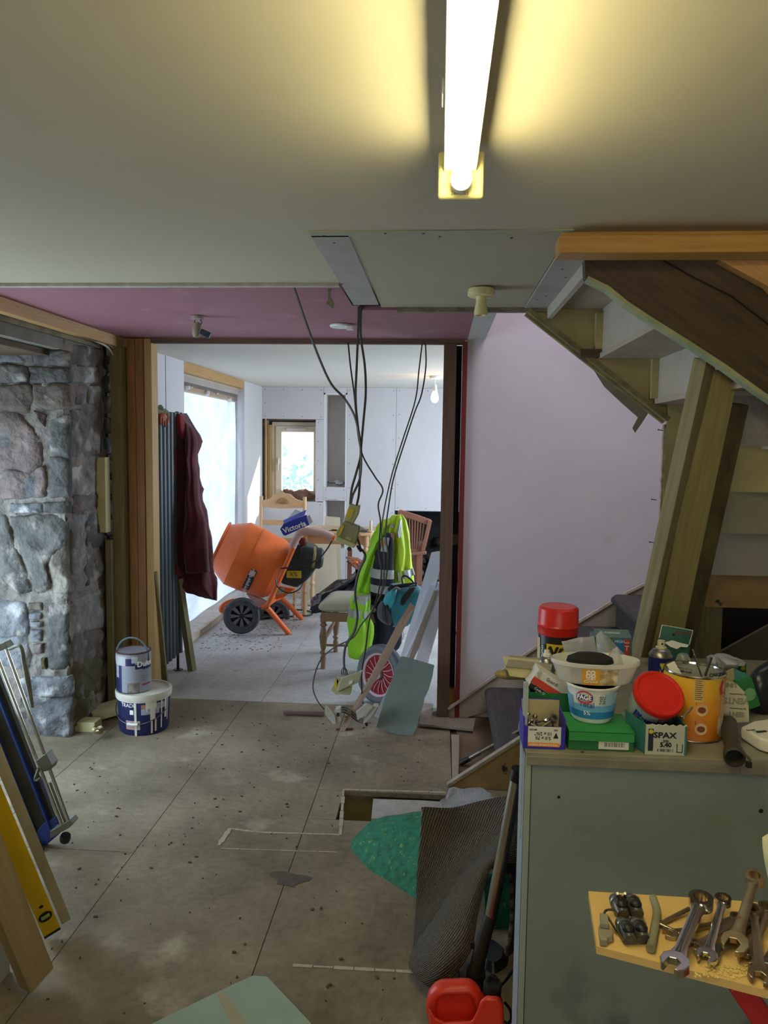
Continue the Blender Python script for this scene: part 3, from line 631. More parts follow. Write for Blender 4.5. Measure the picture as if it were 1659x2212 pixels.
# torn paper hanging under the string
PAPER = mat('torn_lining_paper', '8f877a', .9, c2='746d62', scale=9)
b = MB().poly3([A(x, y, Y=3.5) for x, y in ((1278, 792), (1320, 815), (1372, 870), (1400, 893), (1388, 912), (1372, 935), (1366, 925), (1378, 902), (1374, 898), (1340, 868), (1305, 835))], .002)
obj('torn_paper', b, PAPER, st, smooth=False)
TRD = mat('tread_underside', 'b3a693', .6, c2='988b78', scale=3)
for k, (xr, zt, zb) in enumerate(((.693, 2.196, 2.003), (.938, 2.0, 1.81), (1.19, 1.815, 1.62), (1.44, 1.62, 1.42))):
    obj('riser', MB().box(xr, 2.46, zb, xr+.018, 3.47, zt), PALE, st, smooth=False)
    obj('tread', MB().box(xr-.01, 2.46, zb-.022, xr+.27, 3.47, zb), TRD, st, smooth=False)
    obj('glue_block', MB().box(xr-.03, 3.435, zb+.0, xr, 3.47, zt-.02), CREAM, st, smooth=False)
obj('tread', MB().box(.46, 2.46, 2.196, .70, 3.47, 2.214), TRD, st, smooth=False)
obj('top_panel', MB().box(.455, 2.46, 2.15, .475, 3.47, 2.2), PALE, st, smooth=False)
obj('cleat', MB().box(.60, 3.43, 1.985, .69, 3.465, 2.02), OLDW, st, smooth=False)
# board and newel below the far string
nx0, nx1 = .985, 1.15
obj('cream_panel', MB().box(nx0, 3.45, .0, nx1, 3.475, 1.80), CREAM, st, smooth=False)
obj('panel_edge', MB().box(nx0-.012, 3.452, .3, nx0, 3.472, 1.70).jitter(.003, 30), mat('flaky_white_edge', 'c9c3ae', .8, c2='7a6a4a', scale=30), st, smooth=False)
obj('newel_post', MB().box(nx1-.06, 3.3, 0, nx1+.06, 3.4, 1.1), GREENW, st, bev=.003, smooth=False)
b = MB()
for px, py in ((1432, 930), (1418, 1080), (1413, 1172)):
    p = A(px, py, Y=3.46); b.tube([p, p+V((-.022, -.01, .003))], .002, 6).lathe([(.004, 0), (.004, .002)], p+V((-.022, -.01, .003)), (-1, 0, 0), n=8)
obj('bent_nails', b, BLACK, st, kind='stuff')
# winder boards at the right, each lower one set further back
WB = [(846, 963, 2.86, mat('shiny_foil_paint', 'aaa79f', .25, c2='8b8678', scale=18, bump=.4, bscale=25)), (957, 1062, 2.93, CREAM), (1055, 1152, 3.0, mat('grey_painted_riser', '9d9b87', .6, c2='87846f', scale=3, c3='3a3324', s3=16, t3=.76, w3=.02)), (1150, 1242, 3.08, mat('pale_grey_riser', '9e9b95', .6, c2='8c8982', scale=2)), (1237, 1312, 3.16, STAINED)]
for y0, y1, Y, m in WB:
    z1 = A(1560, y0, Y=Y).z; z0 = A(1560, y1, Y=Y).z
    obj('winder_riser', MB().box(1.0, Y, z0, 2.2, Y+.02, z1), m, st, smooth=False)
    obj('winder_tread', MB().box(1.02, Y+.005, z1-.02, 2.2, Y+.12, z1-.002), TRD, st, smooth=False)
obj('dark_back', MB().box(1.15, 3.62, 0, 2.6, 3.64, 1.2), DARK, st, smooth=False)  # near-black sheet paints the shade of the void under the winders
b = MB().poly3([A(x, y, Y=3.4) for x, y in ((1500, 1440), (1659, 1352), (1760, 1300), (1760, 1700), (1500, 1700))], .02, (0, 1, 0))
obj('sloping_panel', b, mat('grey_understair_board', '5f584a', .8, c2='4a4438', scale=3), st, smooth=False)
# lower flight
b = MB().poly3([V((.069, 3.49, .0)), V((1.25, 3.49, .0)), V((1.25, 3.49, .85)), V((.09, 3.49, .014))], .028, (0, 1, 0))
obj('lower_string', b, STAINED, st, smooth=False)
b = MB().beam((.069, 3.503, .006), (1.25, 3.503, .862), .034, .014)
obj('string_cap', b, mat('worn_string_top', 'a59a86', .8, c2='7c7160', scale=20), st, smooth=False)
b = MB().poly3([A(x, y, Y=4.44) for x, y in ((968, 1530), (1150, 1402), (1357, 1278), (1450, 1232), (1450, 1420), (968, 1560))], .012, (0, -1, 0))
obj('wall_string', b, mat('scuffed_wall_string', 'a89d90', .8, c2='8c7f6c', scale=3, c3='7a6b52', s3=4, t3=.6), st, smooth=False)
b = MB(); wl_ = [(968, 1531), (1150, 1403), (1357, 1279), (1450, 1233)]
for p, q in zip(wl_[:-1], wl_[1:]): b.beam(A(*p, Y=4.425), A(*q, Y=4.425), .02, .014)
obj('wall_string_cap', b, mat('pale_string_cap', 'bdb0a2', .8, c2='9b8c7c', scale=20), st, smooth=False)
CARPET = mat('grey_ribbed_stair_carpet', '504a4b', .95, c2='353031', coord='Object', stretch=(40, 2, 40), scale=4, bump=.6, bscale=6)
for k in range(4):
    x = .31+.235*k; z = .19*(k+1)
    prof = []
    for (dx, dz) in ((.25, 0), (.02, 0), (.0, -.006), (-.018, -.022), (-.02, -.04), (-.006, -.055), (.012, -.06), (.012, -.18), (.25, -.18)): prof.append((dx, dz))
    b = MB().loft([[V((x+dx, y, z+dz)) for dx, dz in prof] for y in (3.52, 4.425)])
    obj('carpeted_step', b, CARPET, st, smooth=.9)
obj('bare_riser', MB().box(.33, 3.52, 0, .35, 4.42, .02), STAINED, st)

# pine beam under the ceiling
b = MB().beam((.318, 2.245, 2.1535), (2.5, 2.245, 2.1535), .09, .047, up=(0, 0, 1)).box(.33, 2.25, 2.177, 2.5, 2.29, 2.2)
pb = struct('trim_3', b, mat('honey_pine_beam', 'b98f4c', .5, c2='95692f', coord='UV', stretch=(1.2, 22, 1), scale=3, det=7, contrast=.3, c3='d8d2b8', s3=.9, t3=.64, w3=.02), smooth=False, bev=.002)
b = MB().poly3([A(x, y, Y=2.36) for x, y in ((1555, 562), (1700, 562), (1700, 660), (1659, 618))], .04, (0, 1, 0))
struct('trim_4', b, PINE, smooth=False)

# leaning timbers
def lean(px0, py0, Yt, px1, py1, w, h, m, label, roll=.6, ext=0):
    top = A(px0, py0, Y=Yt); bot = A(px1, py1, Z=0.02); solo('leaning_timber', MB().beam(bot, top, w, h, up=(0, 1, 0), roll=roll), m, label, 'timber', 'timbers propped under the stairs', smooth=False, bev=.002)
lean(1524, 775, 2.56, 1286, 1852, .045, .07, GREYW, 'greenish treated timber propped under the stairs, leftmost of the three', .75)
lean(1558, 800, 2.60, 1340, 1858, .095, .06, wood('light_treated_timber', '8f8558', '6d643e', .7, knots='4c4128'), 'lighter green treated timber propped under the stairs, middle of the three', .05)
lean(1588, 872, 2.78, 1384, 1800, .075, .05, MOULD, 'shorter mouldy dark timber propped under the stairs, rightmost of the three', -.25)

# ================================================================ fluorescent light
fl = thing('fluorescent_light', 'lit bare fluorescent tube light on the near ceiling', 'light', (.03, .9, CEIL-.12))
obj('housing', MB().box(-.003, .1, 2.148, .063, 1.615, 2.2), WPLAST, fl, bev=.003, smooth=False)
obj('end_cap', MB().box(-.014, 1.612, 2.097, .078, 1.628, 2.19), mat('glowing_yellow_cap', 'e0d48f', .4, var=.04, emit='e8d890', es=.06), fl, bev=.006)  # faint emission imitates tube light shining through the cap
obj('end_cap', MB().box(-.014, .085, 2.097, .078, .1, 2.19), YPLAST, fl, bev=.006)
obj('lamp_socket', MB().lathe([(.021, 0), (.021, .03), (.017, .03), (.017, 0)], (.032, 1.585, 2.124), (0, 1, 0), 20, closed=True), WPLAST, fl)
TUBE = mat('lit_tube', 'ffffff', .4, var=0, emit='fff3b8', es=50)
obj('tube', MB().lathe([(.014, 0), (.0185, .012), (.0185, 1.46), (.014, 1.472)], (.032, .115, 2.124), (0, 1, 0), 20), TUBE, fl)
obj('side_clip', MB().box(-.008, 1.28, 2.155, -.003, 1.33, 2.18), WPLAST, fl, bev=.001)
text('36W/83', .011, (.03, 1.61, 2.106), (1, 0, 0), (0, 0, 1), mat('faint_print', '8a7a3e', .6, var=0), fl)
# ceiling fittings
def lathe_thing(name, label, cat, px, py, prof, m, zc=CEIL-.004):
    p = A(px, py, Z=zc); t = thing(name, label, cat, (p.x, p.y, zc)); return t, p
t, p = lathe_thing('batten_lampholder', 'cream batten lampholder without a bulb on the ceiling edge', 'lampholder', 1040, 624, 0, 0)
obj('base', MB().lathe([(.048, 0), (.052, -.01), (.052, -.026), (.045, -.03), (.02, -.03)], p, n=28), YPLAST, t)
obj('holder', MB().lathe([(.02, -.03), (.019, -.05), (.026, -.085), (.026, -.1), (.018, -.1), (.012, -.07)], p, n=24), YPLAST, t)
t, p = lathe_thing('ceiling_rose', 'opened ceiling rose with dangling connectors on the pink ceiling', 'light fitting', 427, 683, 0, 0, CEIL-.008)
obj('back_plate', MB().lathe([(.03, 0), (.03, -.012), (.024, -.016)], p, n=20), mat('dusty_plate', '8f8579', .6), t)
obj('connector_shell', MB().lathe([(.012, -.03), (.022, -.055), (.02, -.085), (.012, -.1)], p+V((.005, 0, 0)), (.15, 0, 1), n=14), mat('dull_beige', '8d8472', .6), t)
obj('blue_connector', MB().beam(p+V((.02, -.02, -.075)), p+V((.065, -.02, -.095)), .022, .03), mat('dark_blue_plastic', '26303f', .5), t, bev=.004)
for dx in (-.008, .01): obj('wire', MB().tube([p+V((dx, 0, -.012)), p+V((dx*2, 0, -.03)), p+V((.005, 0, -.05))], .002, 6, 4), BLACK, t)
t, p = lathe_thing('smoke_alarm_base', 'round white smoke alarm base with loose block on the pink ceiling', 'alarm base', 738, 702, 0, 0, CEIL-.008)
obj('ring', MB().lathe([(.058, 0), (.06, -.006), (.056, -.012), (.04, -.012)], p, n=28), WPLAST, t)
obj('terminal_block', MB().box(p.x+.03, p.y-.05, p.z-.03, p.x+.062, p.y-.02, p.z-.01), WPLAST, t, bev=.002)
t, p = lathe_thing('pendant_bulb', 'glowing bulb on a short pendant in the far room', 'light bulb', 940, 813, 0, 0, CEIL-.006)
obj('rose', MB().lathe([(.05, 0), (.05, -.018), (.035, -.026)], p, n=24), WPLAST, t)
obj('holder', MB().lathe([(.012, -.07), (.018, -.09), (.02, -.13)], p, n=16).tube([p+V((0, 0, -.02)), p+V((0, 0, -.075))], .003, 6), WPLAST, t)
obj('bulb', MB().lathe([(.016, -.13), (.028, -.16), (.034, -.185), (.03, -.21), (.016, -.226), (.001, -.23)], p, n=24), mat('lit_bulb', 'ffffff', .4, var=0, emit='ffc07a', es=55), t)

# ================================================================ hanging cables
CAB = mat('grey_cable', '45403a', .6, var=.1)
def cable(label, pts, r=.0042, m=CAB, name='hanging_cable', flat=.6):
    P = [A(q[0], q[1], Y=q[2]) if len(q) == 3 else A(q[0], q[1], Z=q[3]) for q in pts]
    return solo(name, MB().tube(P, r, 8, 6, flat=flat), m, label, 'cable', 'old cables hanging from the ceiling')
cable('thick grey cable hanging from the ceiling at the left of the bundle', [(635, 621, 2.97), (645, 650, 3.0), (662, 700, 3.05), (690, 775, 3.1), (716, 830, 3.15), (745, 862, 3.2), (768, 905, 3.2), (779, 970, 3.25), (778, 1030, 3.3), (762, 1070, 3.3), (757, 1094, 3.3)], .0058)
cable('grey cable dropping straight down at the front of the bundle', [(775, 640, 3.4), (774, 700, 3.4), (771, 780, 3.4), (768, 860, 3.38), (773, 920, 3.35), (780, 975, 3.33), (770, 1020, 3.3), (760, 1055, 3.3), (756, 1094, 3.3)], .0052)
cable('grey cable bowing to the right of the bundle', [(781, 640, 3.42), (779, 720, 3.42), (788, 790, 3.42), (790, 850, 3.4), (785, 910, 3.38), (779, 980, 3.36), (777, 1040, 3.33), (775, 1070, 3.31), (770, 1094, 3.3)], .0052)
cable('thin grey cable from the door head curling down past the chair', [(752, 739, 4.4), (757, 790, 4.3), (765, 850, 4.2), (770, 905, 4.1), (776, 955, 4.0), (786, 990, 3.95), (810, 1030, 3.95), (827, 1058, 3.95), (817, 1090, 3.95), (822, 1130, 3.95), (818, 1190, 4.0), (824, 1240, 4.0), (812, 1300, 4.05), (798, 1340, 4.1), (790, 1400, 4.15), (781, 1460, 4.2), (784, 1520, 4.25)], .0045)
cable('grey cable hanging from the door head at the right, crossing down to the left', [(912, 742, 4.38), (905, 800, 4.3), (897, 865, 4.2), (870, 950, 4.1), (848, 1020, 4.05), (832, 1090, 4.0), (824, 1150, 4.0), (830, 1210, 4.0), (826, 1270, 4.05), (806, 1316, 4.1), (780, 1350, 4.1), (762, 1378, 4.1), (720, 1400, 4.12), (690, 1430, 4.15), (676, 1480, 4.18), (685, 1512, 4.2), (700, 1532, 4.22)], .0038)
cable('grey cable hanging beside it from the door head, outermost on the right', [(919, 742, 4.38), (920, 790, 4.3), (911, 850, 4.2), (896, 890, 4.15), (876, 950, 4.1), (851, 1030, 4.05), (840, 1090, 4.03), (833, 1150, 4.02), (838, 1200, 4.02), (832, 1260, 4.02), (815, 1300, 4.05)], .0038)
cable('thick dark cable curling from the hanging sockets towards the floor', [(766, 1145, 3.3), (776, 1175, 3.3), (779, 1190, 3.32), (772, 1180, 3.3), (789, 1200, 3.35), (775, 1235, 3.4), (767, 1280, 3.5), (772, 1330, 3.6), (765, 1365, 3.65), (748, 1392, 3.7), (743, 1420, 3.72), (744, 1446, 3.72)], .0085, mat('dark_thick_cable', '3a352e', .7))
for k, dx in enumerate((-5, 0, 5)):
    pass
# sockets
SOCK = mat('old_beige_socket', 'b3b48c', .5, c2='9c9d78', scale=8); SOCKY = mat('yellow_sticker', 'c8ae2c', .5)
def slab(mb, pts, Y, t): return mb.poly3([A(x, y, Y=Y) for x, y in pts], t, (0, 1, 0))
t = thing('hanging_socket_box', 'beige double socket box with yellow labels hanging at the end of thick cables', 'socket', tuple(A(752, 1180, Y=3.3)))
obj('upper_box', slab(MB(), ((755, 1088), (768, 1093), (777, 1092), (773, 1112), (762, 1133), (741, 1126)), 3.27, .045), SOCK, t, bev=.003)
obj('yellow_panel', slab(MB(), ((754, 1097), (765, 1100), (758, 1120), (746, 1116)), 3.266, .006), SOCKY, t)
obj('lower_box', slab(MB(), ((738, 1130), (745, 1126), (776, 1138), (774, 1152), (767, 1176), (765, 1183), (725, 1166), (726, 1150)), 3.25, .05), mat('old_grey_green_box', '8f9072', .5, c2='78795e', scale=8), t, bev=.003)
obj('flange', slab(MB(), ((724, 1160), (728, 1158), (768, 1176), (764, 1184), (723, 1168)), 3.235, .07), SOCK, t, bev=.002)
obj('yellow_label', slab(MB(), ((739, 1134), (744, 1136), (734, 1158), (729, 1155)), 3.246, .006), SOCKY, t)
obj('latch', slab(MB(), ((747, 1158), (759, 1161), (758, 1169), (745, 1165)), 3.246, .006), SOCK, t, bev=.001)
obj('knob', MB().lathe([(.008, 0), (.01, .01), (.008, .02)], A(755, 1185, Y=3.27), (0, -1, 0), 14), BLACK, t)
t = thing('hanging_double_socket', 'beige socket plate with a yellow back box dangling just above the floor', 'socket', tuple(A(750, 1500, Y=3.73)))
obj('face_plate', slab(MB(), ((726, 1462), (733, 1472), (783, 1448), (775, 1473), (730, 1493), (728, 1494)), 3.7, .012), SOCK, t, bev=.002)
obj('front_plate', slab(MB(), ((736, 1466), (783, 1449), (775, 1474), (729, 1494)), 3.69, .008), mat('socket_front', 'a6a688', .5), t, bev=.002)
obj('back_box', slab(MB(), ((727, 1464), (735, 1470), (729, 1494), (755, 1482), (760, 1486), (756, 1501), (724, 1500), (715, 1490)), 3.71, .04), SOCK, t, bev=.002)
obj('yellow_panel', slab(MB(), ((726, 1464), (732, 1470), (727, 1486), (719, 1484)), 3.7, .006), SOCKY, t)
obj('switch', slab(MB(), ((754, 1473), (762, 1470), (760, 1477), (753, 1480)), 3.686, .004), WPLAST, t)
for dx in (-5, -1, 3, 6): obj('wire', MB().tube([A(743, 1440, Y=3.72), A(743+dx, 1448, Y=3.72), A(744+dx, 1458, Y=3.72)], .0025, 6, 4), BLACK, t)
for k, (label, P1, P2) in enumerate((('white socket box lying on the floor at the end of a thin looped cable', ((703, 1524), (724, 1545), (726, 1563), (719, 1565), (702, 1543)), ((724, 1532), (735, 1530), (738, 1558), (727, 1562), (720, 1542))),
                                ('white socket box lying on the floor beside the leaning green board', ((769, 1538), (791, 1520), (806, 1526), (786, 1548), (772, 1556)), ((786, 1553), (808, 1525), (818, 1526), (798, 1555), (784, 1566))))):
    Y = 4.16-.06*k; t = thing('loose_socket_box', label, 'socket', tuple(A(P1[0][0]+12, P1[3][1], Y=Y)))
    obj('face_plate', slab(MB(), P1, Y-.03, .014), mat('grubby_white', 'b4b2a8', .5, c2='9a978c', scale=12), t, bev=.002)
    obj('back_box', slab(MB(), P2, Y-.02, .05), mat('grubby_white', 'b4b2a8', .5), t, bev=.002)
    obj('switch', slab(MB(), ((P2[0][0]+3, P2[0][1]+9), (P2[0][0]+8, P2[0][1]+8), (P2[0][0]+9, P2[0][1]+15), (P2[0][0]+4, P2[0][1]+16)), Y-.026, .005), BLACK, t)
    for q in range(3): obj('wire', MB().tube([A(P2[0][0]+2, P2[0][1]+2+q*4, Y=Y), A(P2[0][0]+18-30*k, P2[0][1]-4+q*5, Y=Y+.03), A(758, 1535+q*6, Y=Y)], .004, 6, 5), CAB, t)
# white cables on the stud top, torn tape, gloves of foam on the ceiling hole
b = MB().tube([A(150, 705, X=-1.895), A(165, 718, X=-1.895), A(200, 734, X=-1.895), A(232, 750, X=-1.885), A(249, 775, X=-1.885)], .006, 8, 5)
b.tube([A(160, 708, X=-1.885), A(175, 720, X=-1.885), A(205, 733, X=-1.885), A(235, 744, X=-1.885), A(249, 758, X=-1.885)], .006, 8, 5)
solo('white_cable_pair', b, mat('white_cable', 'b9b4a0', .5), 'pair of white cables tied along the top of the stone wall', 'cable')
b = MB().poly3([A(x, y, Y=3.02) for x, y in ((708, 622), (716, 622), (714, 640), (722, 655), (720, 667), (704, 655), (709, 648))], .003)
solo('torn_paper_strip', b, PAPER, 'torn paper strip dangling from the broken ceiling edge', 'paper', smooth=False)

# ================================================================ radiator, coat, gloves
RAD = mat('anthracite_metal', '414a50', .45, var=.08, scale=4)
t = thing('column_radiator', 'tall dark grey column radiator on the far room wall', 'radiator', (-1.83, 4.95, .06))
for k in range(9):
    y = 4.62+k*.07; obj('column', MB().tube([(-1.80, y, .12), (-1.80, y, 1.79)], .027, 12), RAD, t)
for z in (.15, 1.74): obj('header', MB().tube([(-1.83, 4.59, z), (-1.83, 5.21, z)], .02, 10), RAD, t)
obj('valve_tail', MB().tube([(-1.80, 5.16, 0), (-1.80, 5.16, .12)], .01, 10).lathe([(.035, 0), (.03, .006)], (-1.80, 5.16, 0), n=18), BLACK, t)
obj('wall_bracket', MB().box(-1.928, 5.1, .4, -1.83, 5.13, .43).box(-1.928, 4.7, 1.6, -1.83, 4.73, 1.63), RAD, t)
RED = fabric('maroon_wool', '5c1a22', '340f16'); REDI = fabric('red_lining', '96202a', '5a1218')
t = thing('maroon_coat', 'maroon coat hung over the end of the tall radiator', 'coat', tuple(A(415, 1290, Y=5.3)))
obj('body', cloth([(380, 893, 396, 893, 5.28, .07), (378, 920, 413, 916, 5.28, .10), (376, 955, 424, 950, 5.28, .12), (376, 1000, 425, 1000, 5.28), (374, 1050, 428, 1045, 5.28), (372, 1100, 438, 1085, 5.26), (370, 1150, 450, 1135, 5.26), (370, 1195, 452, 1180, 5.25), (374, 1235, 460, 1225, 5.25), (392, 1262, 466, 1265, 5.25), (428, 1286, 467, 1294, 5.25, .04)], .12, .22, 5, .032, 9, 3), RED, t, smooth=1.5)
obj('lining_edge', cloth([(378, 898, 386, 898, 5.16, .02), (372, 930, 382, 930, 5.12, .025), (371, 965, 381, 965, 5.1), (373, 1010, 380, 1010, 5.1), (366, 1100, 378, 1100, 5.1), (364, 1150, 380, 1150, 5.1), (358, 1200, 380, 1205, 5.1), (357, 1234, 390, 1243, 5.1)], .03, .2, 3, .01, 9, 5), REDI, t, smooth=1.5)
obj('collar', cloth([(380, 893, 396, 896, 5.14, .03), (376, 915, 398, 925, 5.12, .03), (384, 945, 402, 950, 5.14, .02)], .03, .2, 3, .01, 9, 5), REDI, t, smooth=1.5)
obj('side_sleeve', cloth([(398, 905, 415, 925, 5.18, .04), (402, 960, 424, 955, 5.16, .06), (404, 1010, 424, 1008, 5.16, .06), (402, 1070, 430, 1075, 5.14, .06), (398, 1130, 446, 1130, 5.13, .07), (396, 1190, 448, 1185, 5.12, .07), (400, 1240, 452, 1235, 5.13, .06)], .05, .15, 4, .015, 7, 8), RED, t, smooth=1.5)
GLV = fabric('green_glove_cuff', '6d7652', '4f5a3c'); GLO = fabric('orange_glove_latex', 'a3542f', '7a3a20', .6)
for gi, (dx, label) in enumerate(((0, 'orange-fingered work glove draped over the radiator top'), (-14, 'green work glove lying on the radiator top behind the stud'))):
    t = thing('work_glove', label, 'glove', tuple(A(350+dx, 900, X=-1.78)))
    q = [(345+dx, 890), (352+dx, 888), (360+dx, 895)]
    obj('cuff', MB().tube([A(x, y, X=-1.79) for x, y in q], [.02, .03, .026], 12, 4, flat=.6), GLV, t)
    if gi == 0:
        obj('palm', MB().tube([A(346, 892, X=-1.78), A(350, 898, X=-1.765), A(354, 906, X=-1.762)], [.03, .034, .03], 12, 3, flat=.5), GLO, t)
        for k in range(4): obj('finger', MB().tube([A(346+k*5, 900, X=-1.764), A(346+k*5, 910, X=-1.757), A(347+k*5, 922-abs(k-2)*3, X=-1.757)], [.009, .009, .006], 10, 3), GLO, t)
        obj('thumb', MB().tube([A(360, 896, X=-1.765), A(364, 902, X=-1.757), A(363, 909, X=-1.757)], [.009, .009, .006], 10, 3), GLO, t)
    else:
        for k in range(4): obj('finger', MB().tube([A(336+k*3, 886, X=-1.78), A(338+k*3, 880-k, X=-1.78), A(342+k*3, 878+k, X=-1.78)], [.009, .009, .007], 8, 3), fabric('green_glove', '45603f', '2f4a2c'), t)
        obj('thumb', MB().tube([A(334, 888, X=-1.77), A(333, 893, X=-1.762)], [.008, .007], 8), fabric('green_glove', '45603f', '2f4a2c'), t)
# slats leaning beside the radiator
def stick(name, label, p, q, w, h, m, cat='lath', up=None, roll=0, group=None, bev=.001):
    return solo(name, MB().beam(p, q, w, h, up=up, roll=roll), m, label, cat, group, smooth=False, bev=bev)
stick('timber_lath', 'dark narrow timber slat leaning in front of the tall radiator', A(360, 1506, Z=.0), A(333, 1235, X=-1.69), .035, .02, GREENW, up=(0, 1, 0))
stick('timber_lath', 'second thin slat crossing behind the paint tin against the radiator', A(349, 1440, X=-1.72), A(333, 1330, X=-1.72), .03, .015, GREENW, up=(0, 1, 0))
stick('timber_batten', 'pale timber batten leaning against the far end of the radiator', A(415, 1448, Z=0.0), A(386, 1250, X=-1.78), .05, .038, GREYW, up=(0, 1, 0), roll=.5, cat='batten')
# ================================================================ paint tin and tub
def band(name, c, r, a0, a1, z0, z1, m, parent, r1=None, t=.0006, n=14): return obj(name, cylpatch(MB(), c, r, a0, a1, z0, z1, n, t, r1), m, parent)
NAVY = mat('navy_label', '1c2450', .45, var=.08); GREYL = mat('grey_label', '8d8f9a', .45, var=.08, scale=3)
CREAMP = mat('cream_wet_paint', 'cfcabb', .5, var=.05)
f0 = A(290, 1592, Z=0); TC = (f0.x, f0.y+.145)
t = thing('paint_tub', 'large navy paint tub with white lid and cream drips, under the smaller tin', 'paint tub', (TC[0], TC[1], 0))
ht = .215
obj('body', MB().lathe([(.128, 0), (.133, .01), (.142, ht-.02), (.142, ht)], (TC[0], TC[1], 0), n=40), NAVY, t)
obj('lid', MB().lathe([(.01, ht+.006), (.135, ht+.006), (.140, ht+.014), (.150, ht+.014), (.153, ht+.006), (.150, ht-.022), (.143, ht-.024)], (TC[0], TC[1], 0), n=40), mat('white_tub_lid', 'c9c6bb', .5, c2='b3af9f', scale=14), t)
obj('rim_band', MB().lathe([(.146, ht-.028), (.146, ht-.022)], (TC[0], TC[1], 0), n=40), WPLAST, t)
rr = lambda z: .133+(.142-.133)*z/ht
def pr(a0, a1, z0, z1, m, n='label_patch', tt=.0008): return band(n, TC, rr(z0), a0+.36, a1+.36, z0, z1, m, t, rr(z1), tt)
pr(-.1, .62, .118, .15, mat('pale_text_block', 'a9adb9', .6, c2='7d8294', scale=60, coord='Object')); pr(-.75, -.15, .035, .085, mat('picture_block', '9fa6a8', .6, c2='b07f74', scale=14)); pr(-.1, .45, .15, .175, mat('photo_strip', '3d6f7a', .6, c2='c07038', scale=20)); pr(-.55, -.4, .12, .145, WINK); pr(.45, 1.0, .14, .175, mat('pale_text_block', 'a9adb9', .6))
def drip(a, w, z0, z1): pr(a-w/2, a+w/2, z0, z1, CREAMP, 'paint_drip', .0022)
for a, w, z0, z1 in ((-.32, .09, .0, .19), (.28, .42, .15, .19), (.34, .20, .085, .15), (.30, .07, .01, .09), (.46, .07, .02, .09), (.72, .06, .03, .19), (.95, .12, .08, .19), (.12, .05, .13, .19), (1.08, .05, .06, .19)): drip(a, w, z0, z1)
P = [V((TC[0]+.15*math.sin(a), TC[1]-.15*math.cos(a), .17-.10*math.cos(a*.9))) for a in [k*.2-1.45 for k in range(15)]]
obj('wire_handle', MB().tube(P, .0028, 6), STEEL, t); obj('handle_grip', MB().tube(P[6:9], .008, 8), WPLAST, t)
text('TRADE', .03, (0, 0, .17), (1, 0, 0), (0, 0, 1), WINK, t, cyl=(TC, .1425, -.26))
c2 = (TC[0]-.052, TC[1]-.01); z0 = ht+.012; h2 = .215; r2 = .093
t = thing('paint_tin', 'grey and navy paint tin with raised handle standing on the tub lid', 'paint tin', (c2[0], c2[1], z0))
obj('body', MB().lathe([(r2, 0), (r2, h2)], (c2[0], c2[1], z0), n=40), GREYL, t)
obj('rim', MB().lathe([(r2+.001, h2-.004), (r2+.002, h2+.003), (r2-.004, h2+.005), (r2-.012, h2-.004), (r2-.02, h2-.004)], (c2[0], c2[1], z0), n=40), mat('rusty_rim', '5a423b', .6, c2='3d2c28', scale=20), t)
obj('lid', MB().lathe([(.001, h2-.001), (r2-.022, h2-.001), (r2-.018, h2+.001), (r2-.014, h2-.005)], (c2[0], c2[1], z0), n=36), mat('splashed_lid', 'b6b2a8', .5, c2='7a756c', scale=12), t)
B2 = lambda a0, a1, zz0, zz1, m, n='label_patch': band(n, c2, r2, a0+.36, a1+.36, z0+zz0, z0+zz1, m, t)
B2(-1.5, -.72, 0, .15, NAVY); B2(-1.25, -.95, .08, .15, mat('pale_text_block', 'a9adb9', .6)); B2(-.45, .1, .15, .19, NAVY); B2(.1, .55, .13, .155, NAVY); B2(.55, 1.3, .125, .15, NAVY)
B2(-1.5, -.4, .15, .2, mat('tin_white_top', 'b4b6ba', .5)); B2(-.35, .35, .0, .055, mat('tin_photo', '8d8480', .6, c2='4a3a3a', scale=30)); B2(.5, 1.2, .035, .045, mat('plum_stripe', '8d3550', .5))
B2(-.1, .25, .165, .2, mat('tin_white_top', 'b4b6ba', .5))
text('Dulux', .042, (0, 0, z0+.155), (1, 0, 0), (0, 0, 1), WINK, t, cyl=(c2, r2+.0012, 1.12), bold=.001)
obj('logo_dot', MB().ball((c2[0]+r2*math.sin(1.05), c2[1]-r2*math.cos(1.05), z0+.18), .006, 8, sx=.8, sy=.3), mat('orange_dot', 'c05a2a', .5), t)
for k in range(3): B2(.45, .95-.1*k, .088-k*.012, .0895-k*.012, INK, 'small_print')
P = [V((c2[0]+(r2+.003)*math.cos(a)*.96, c2[1]-.02, z0+.165+.125*math.sin(a)**.8 if math.sin(a) > 0 else z0+.165)) for a in [math.pi*k/12 for k in range(13)]]
obj('handle', MB().tube(P, .005, 6, 2, flat=.4), mat('grey_strap', '4d5560', .5), t)
# foam offcuts
FOAM = mat('insulation_foam', 'c3bb90', .9, var=.1, scale=20)
p = A(180, 1582, Z=0); solo('foam_block', MB().box(p.x-.06, p.y, 0, p.x+.065, p.y+.09, .055).jitter(.003, 40), FOAM, 'cream insulation foam block on the floor beside the stone wall', 'foam', smooth=False, bev=.003)
p = A(228, 1560, Z=0); solo('foam_block', MB().beam((p.x-.10, p.y+.03, .03), (p.x+.08, p.y+.16, .06), .13, .05).jitter(.004, 30), FOAM, 'longer foam offcut sloping up behind the paint tub', 'foam', smooth=False)
p = A(208, 1572, Z=.05); solo('foil_wrapper', MB().ball(p+V((.02, -.02, 0)), .032, 12, sz=.5).jitter(.02, 40, 3), mat('foil_tape', 'b8a98a', .25, metal=.7), 'crumpled foil tape on the foam offcuts', 'wrapper', smooth=.3)

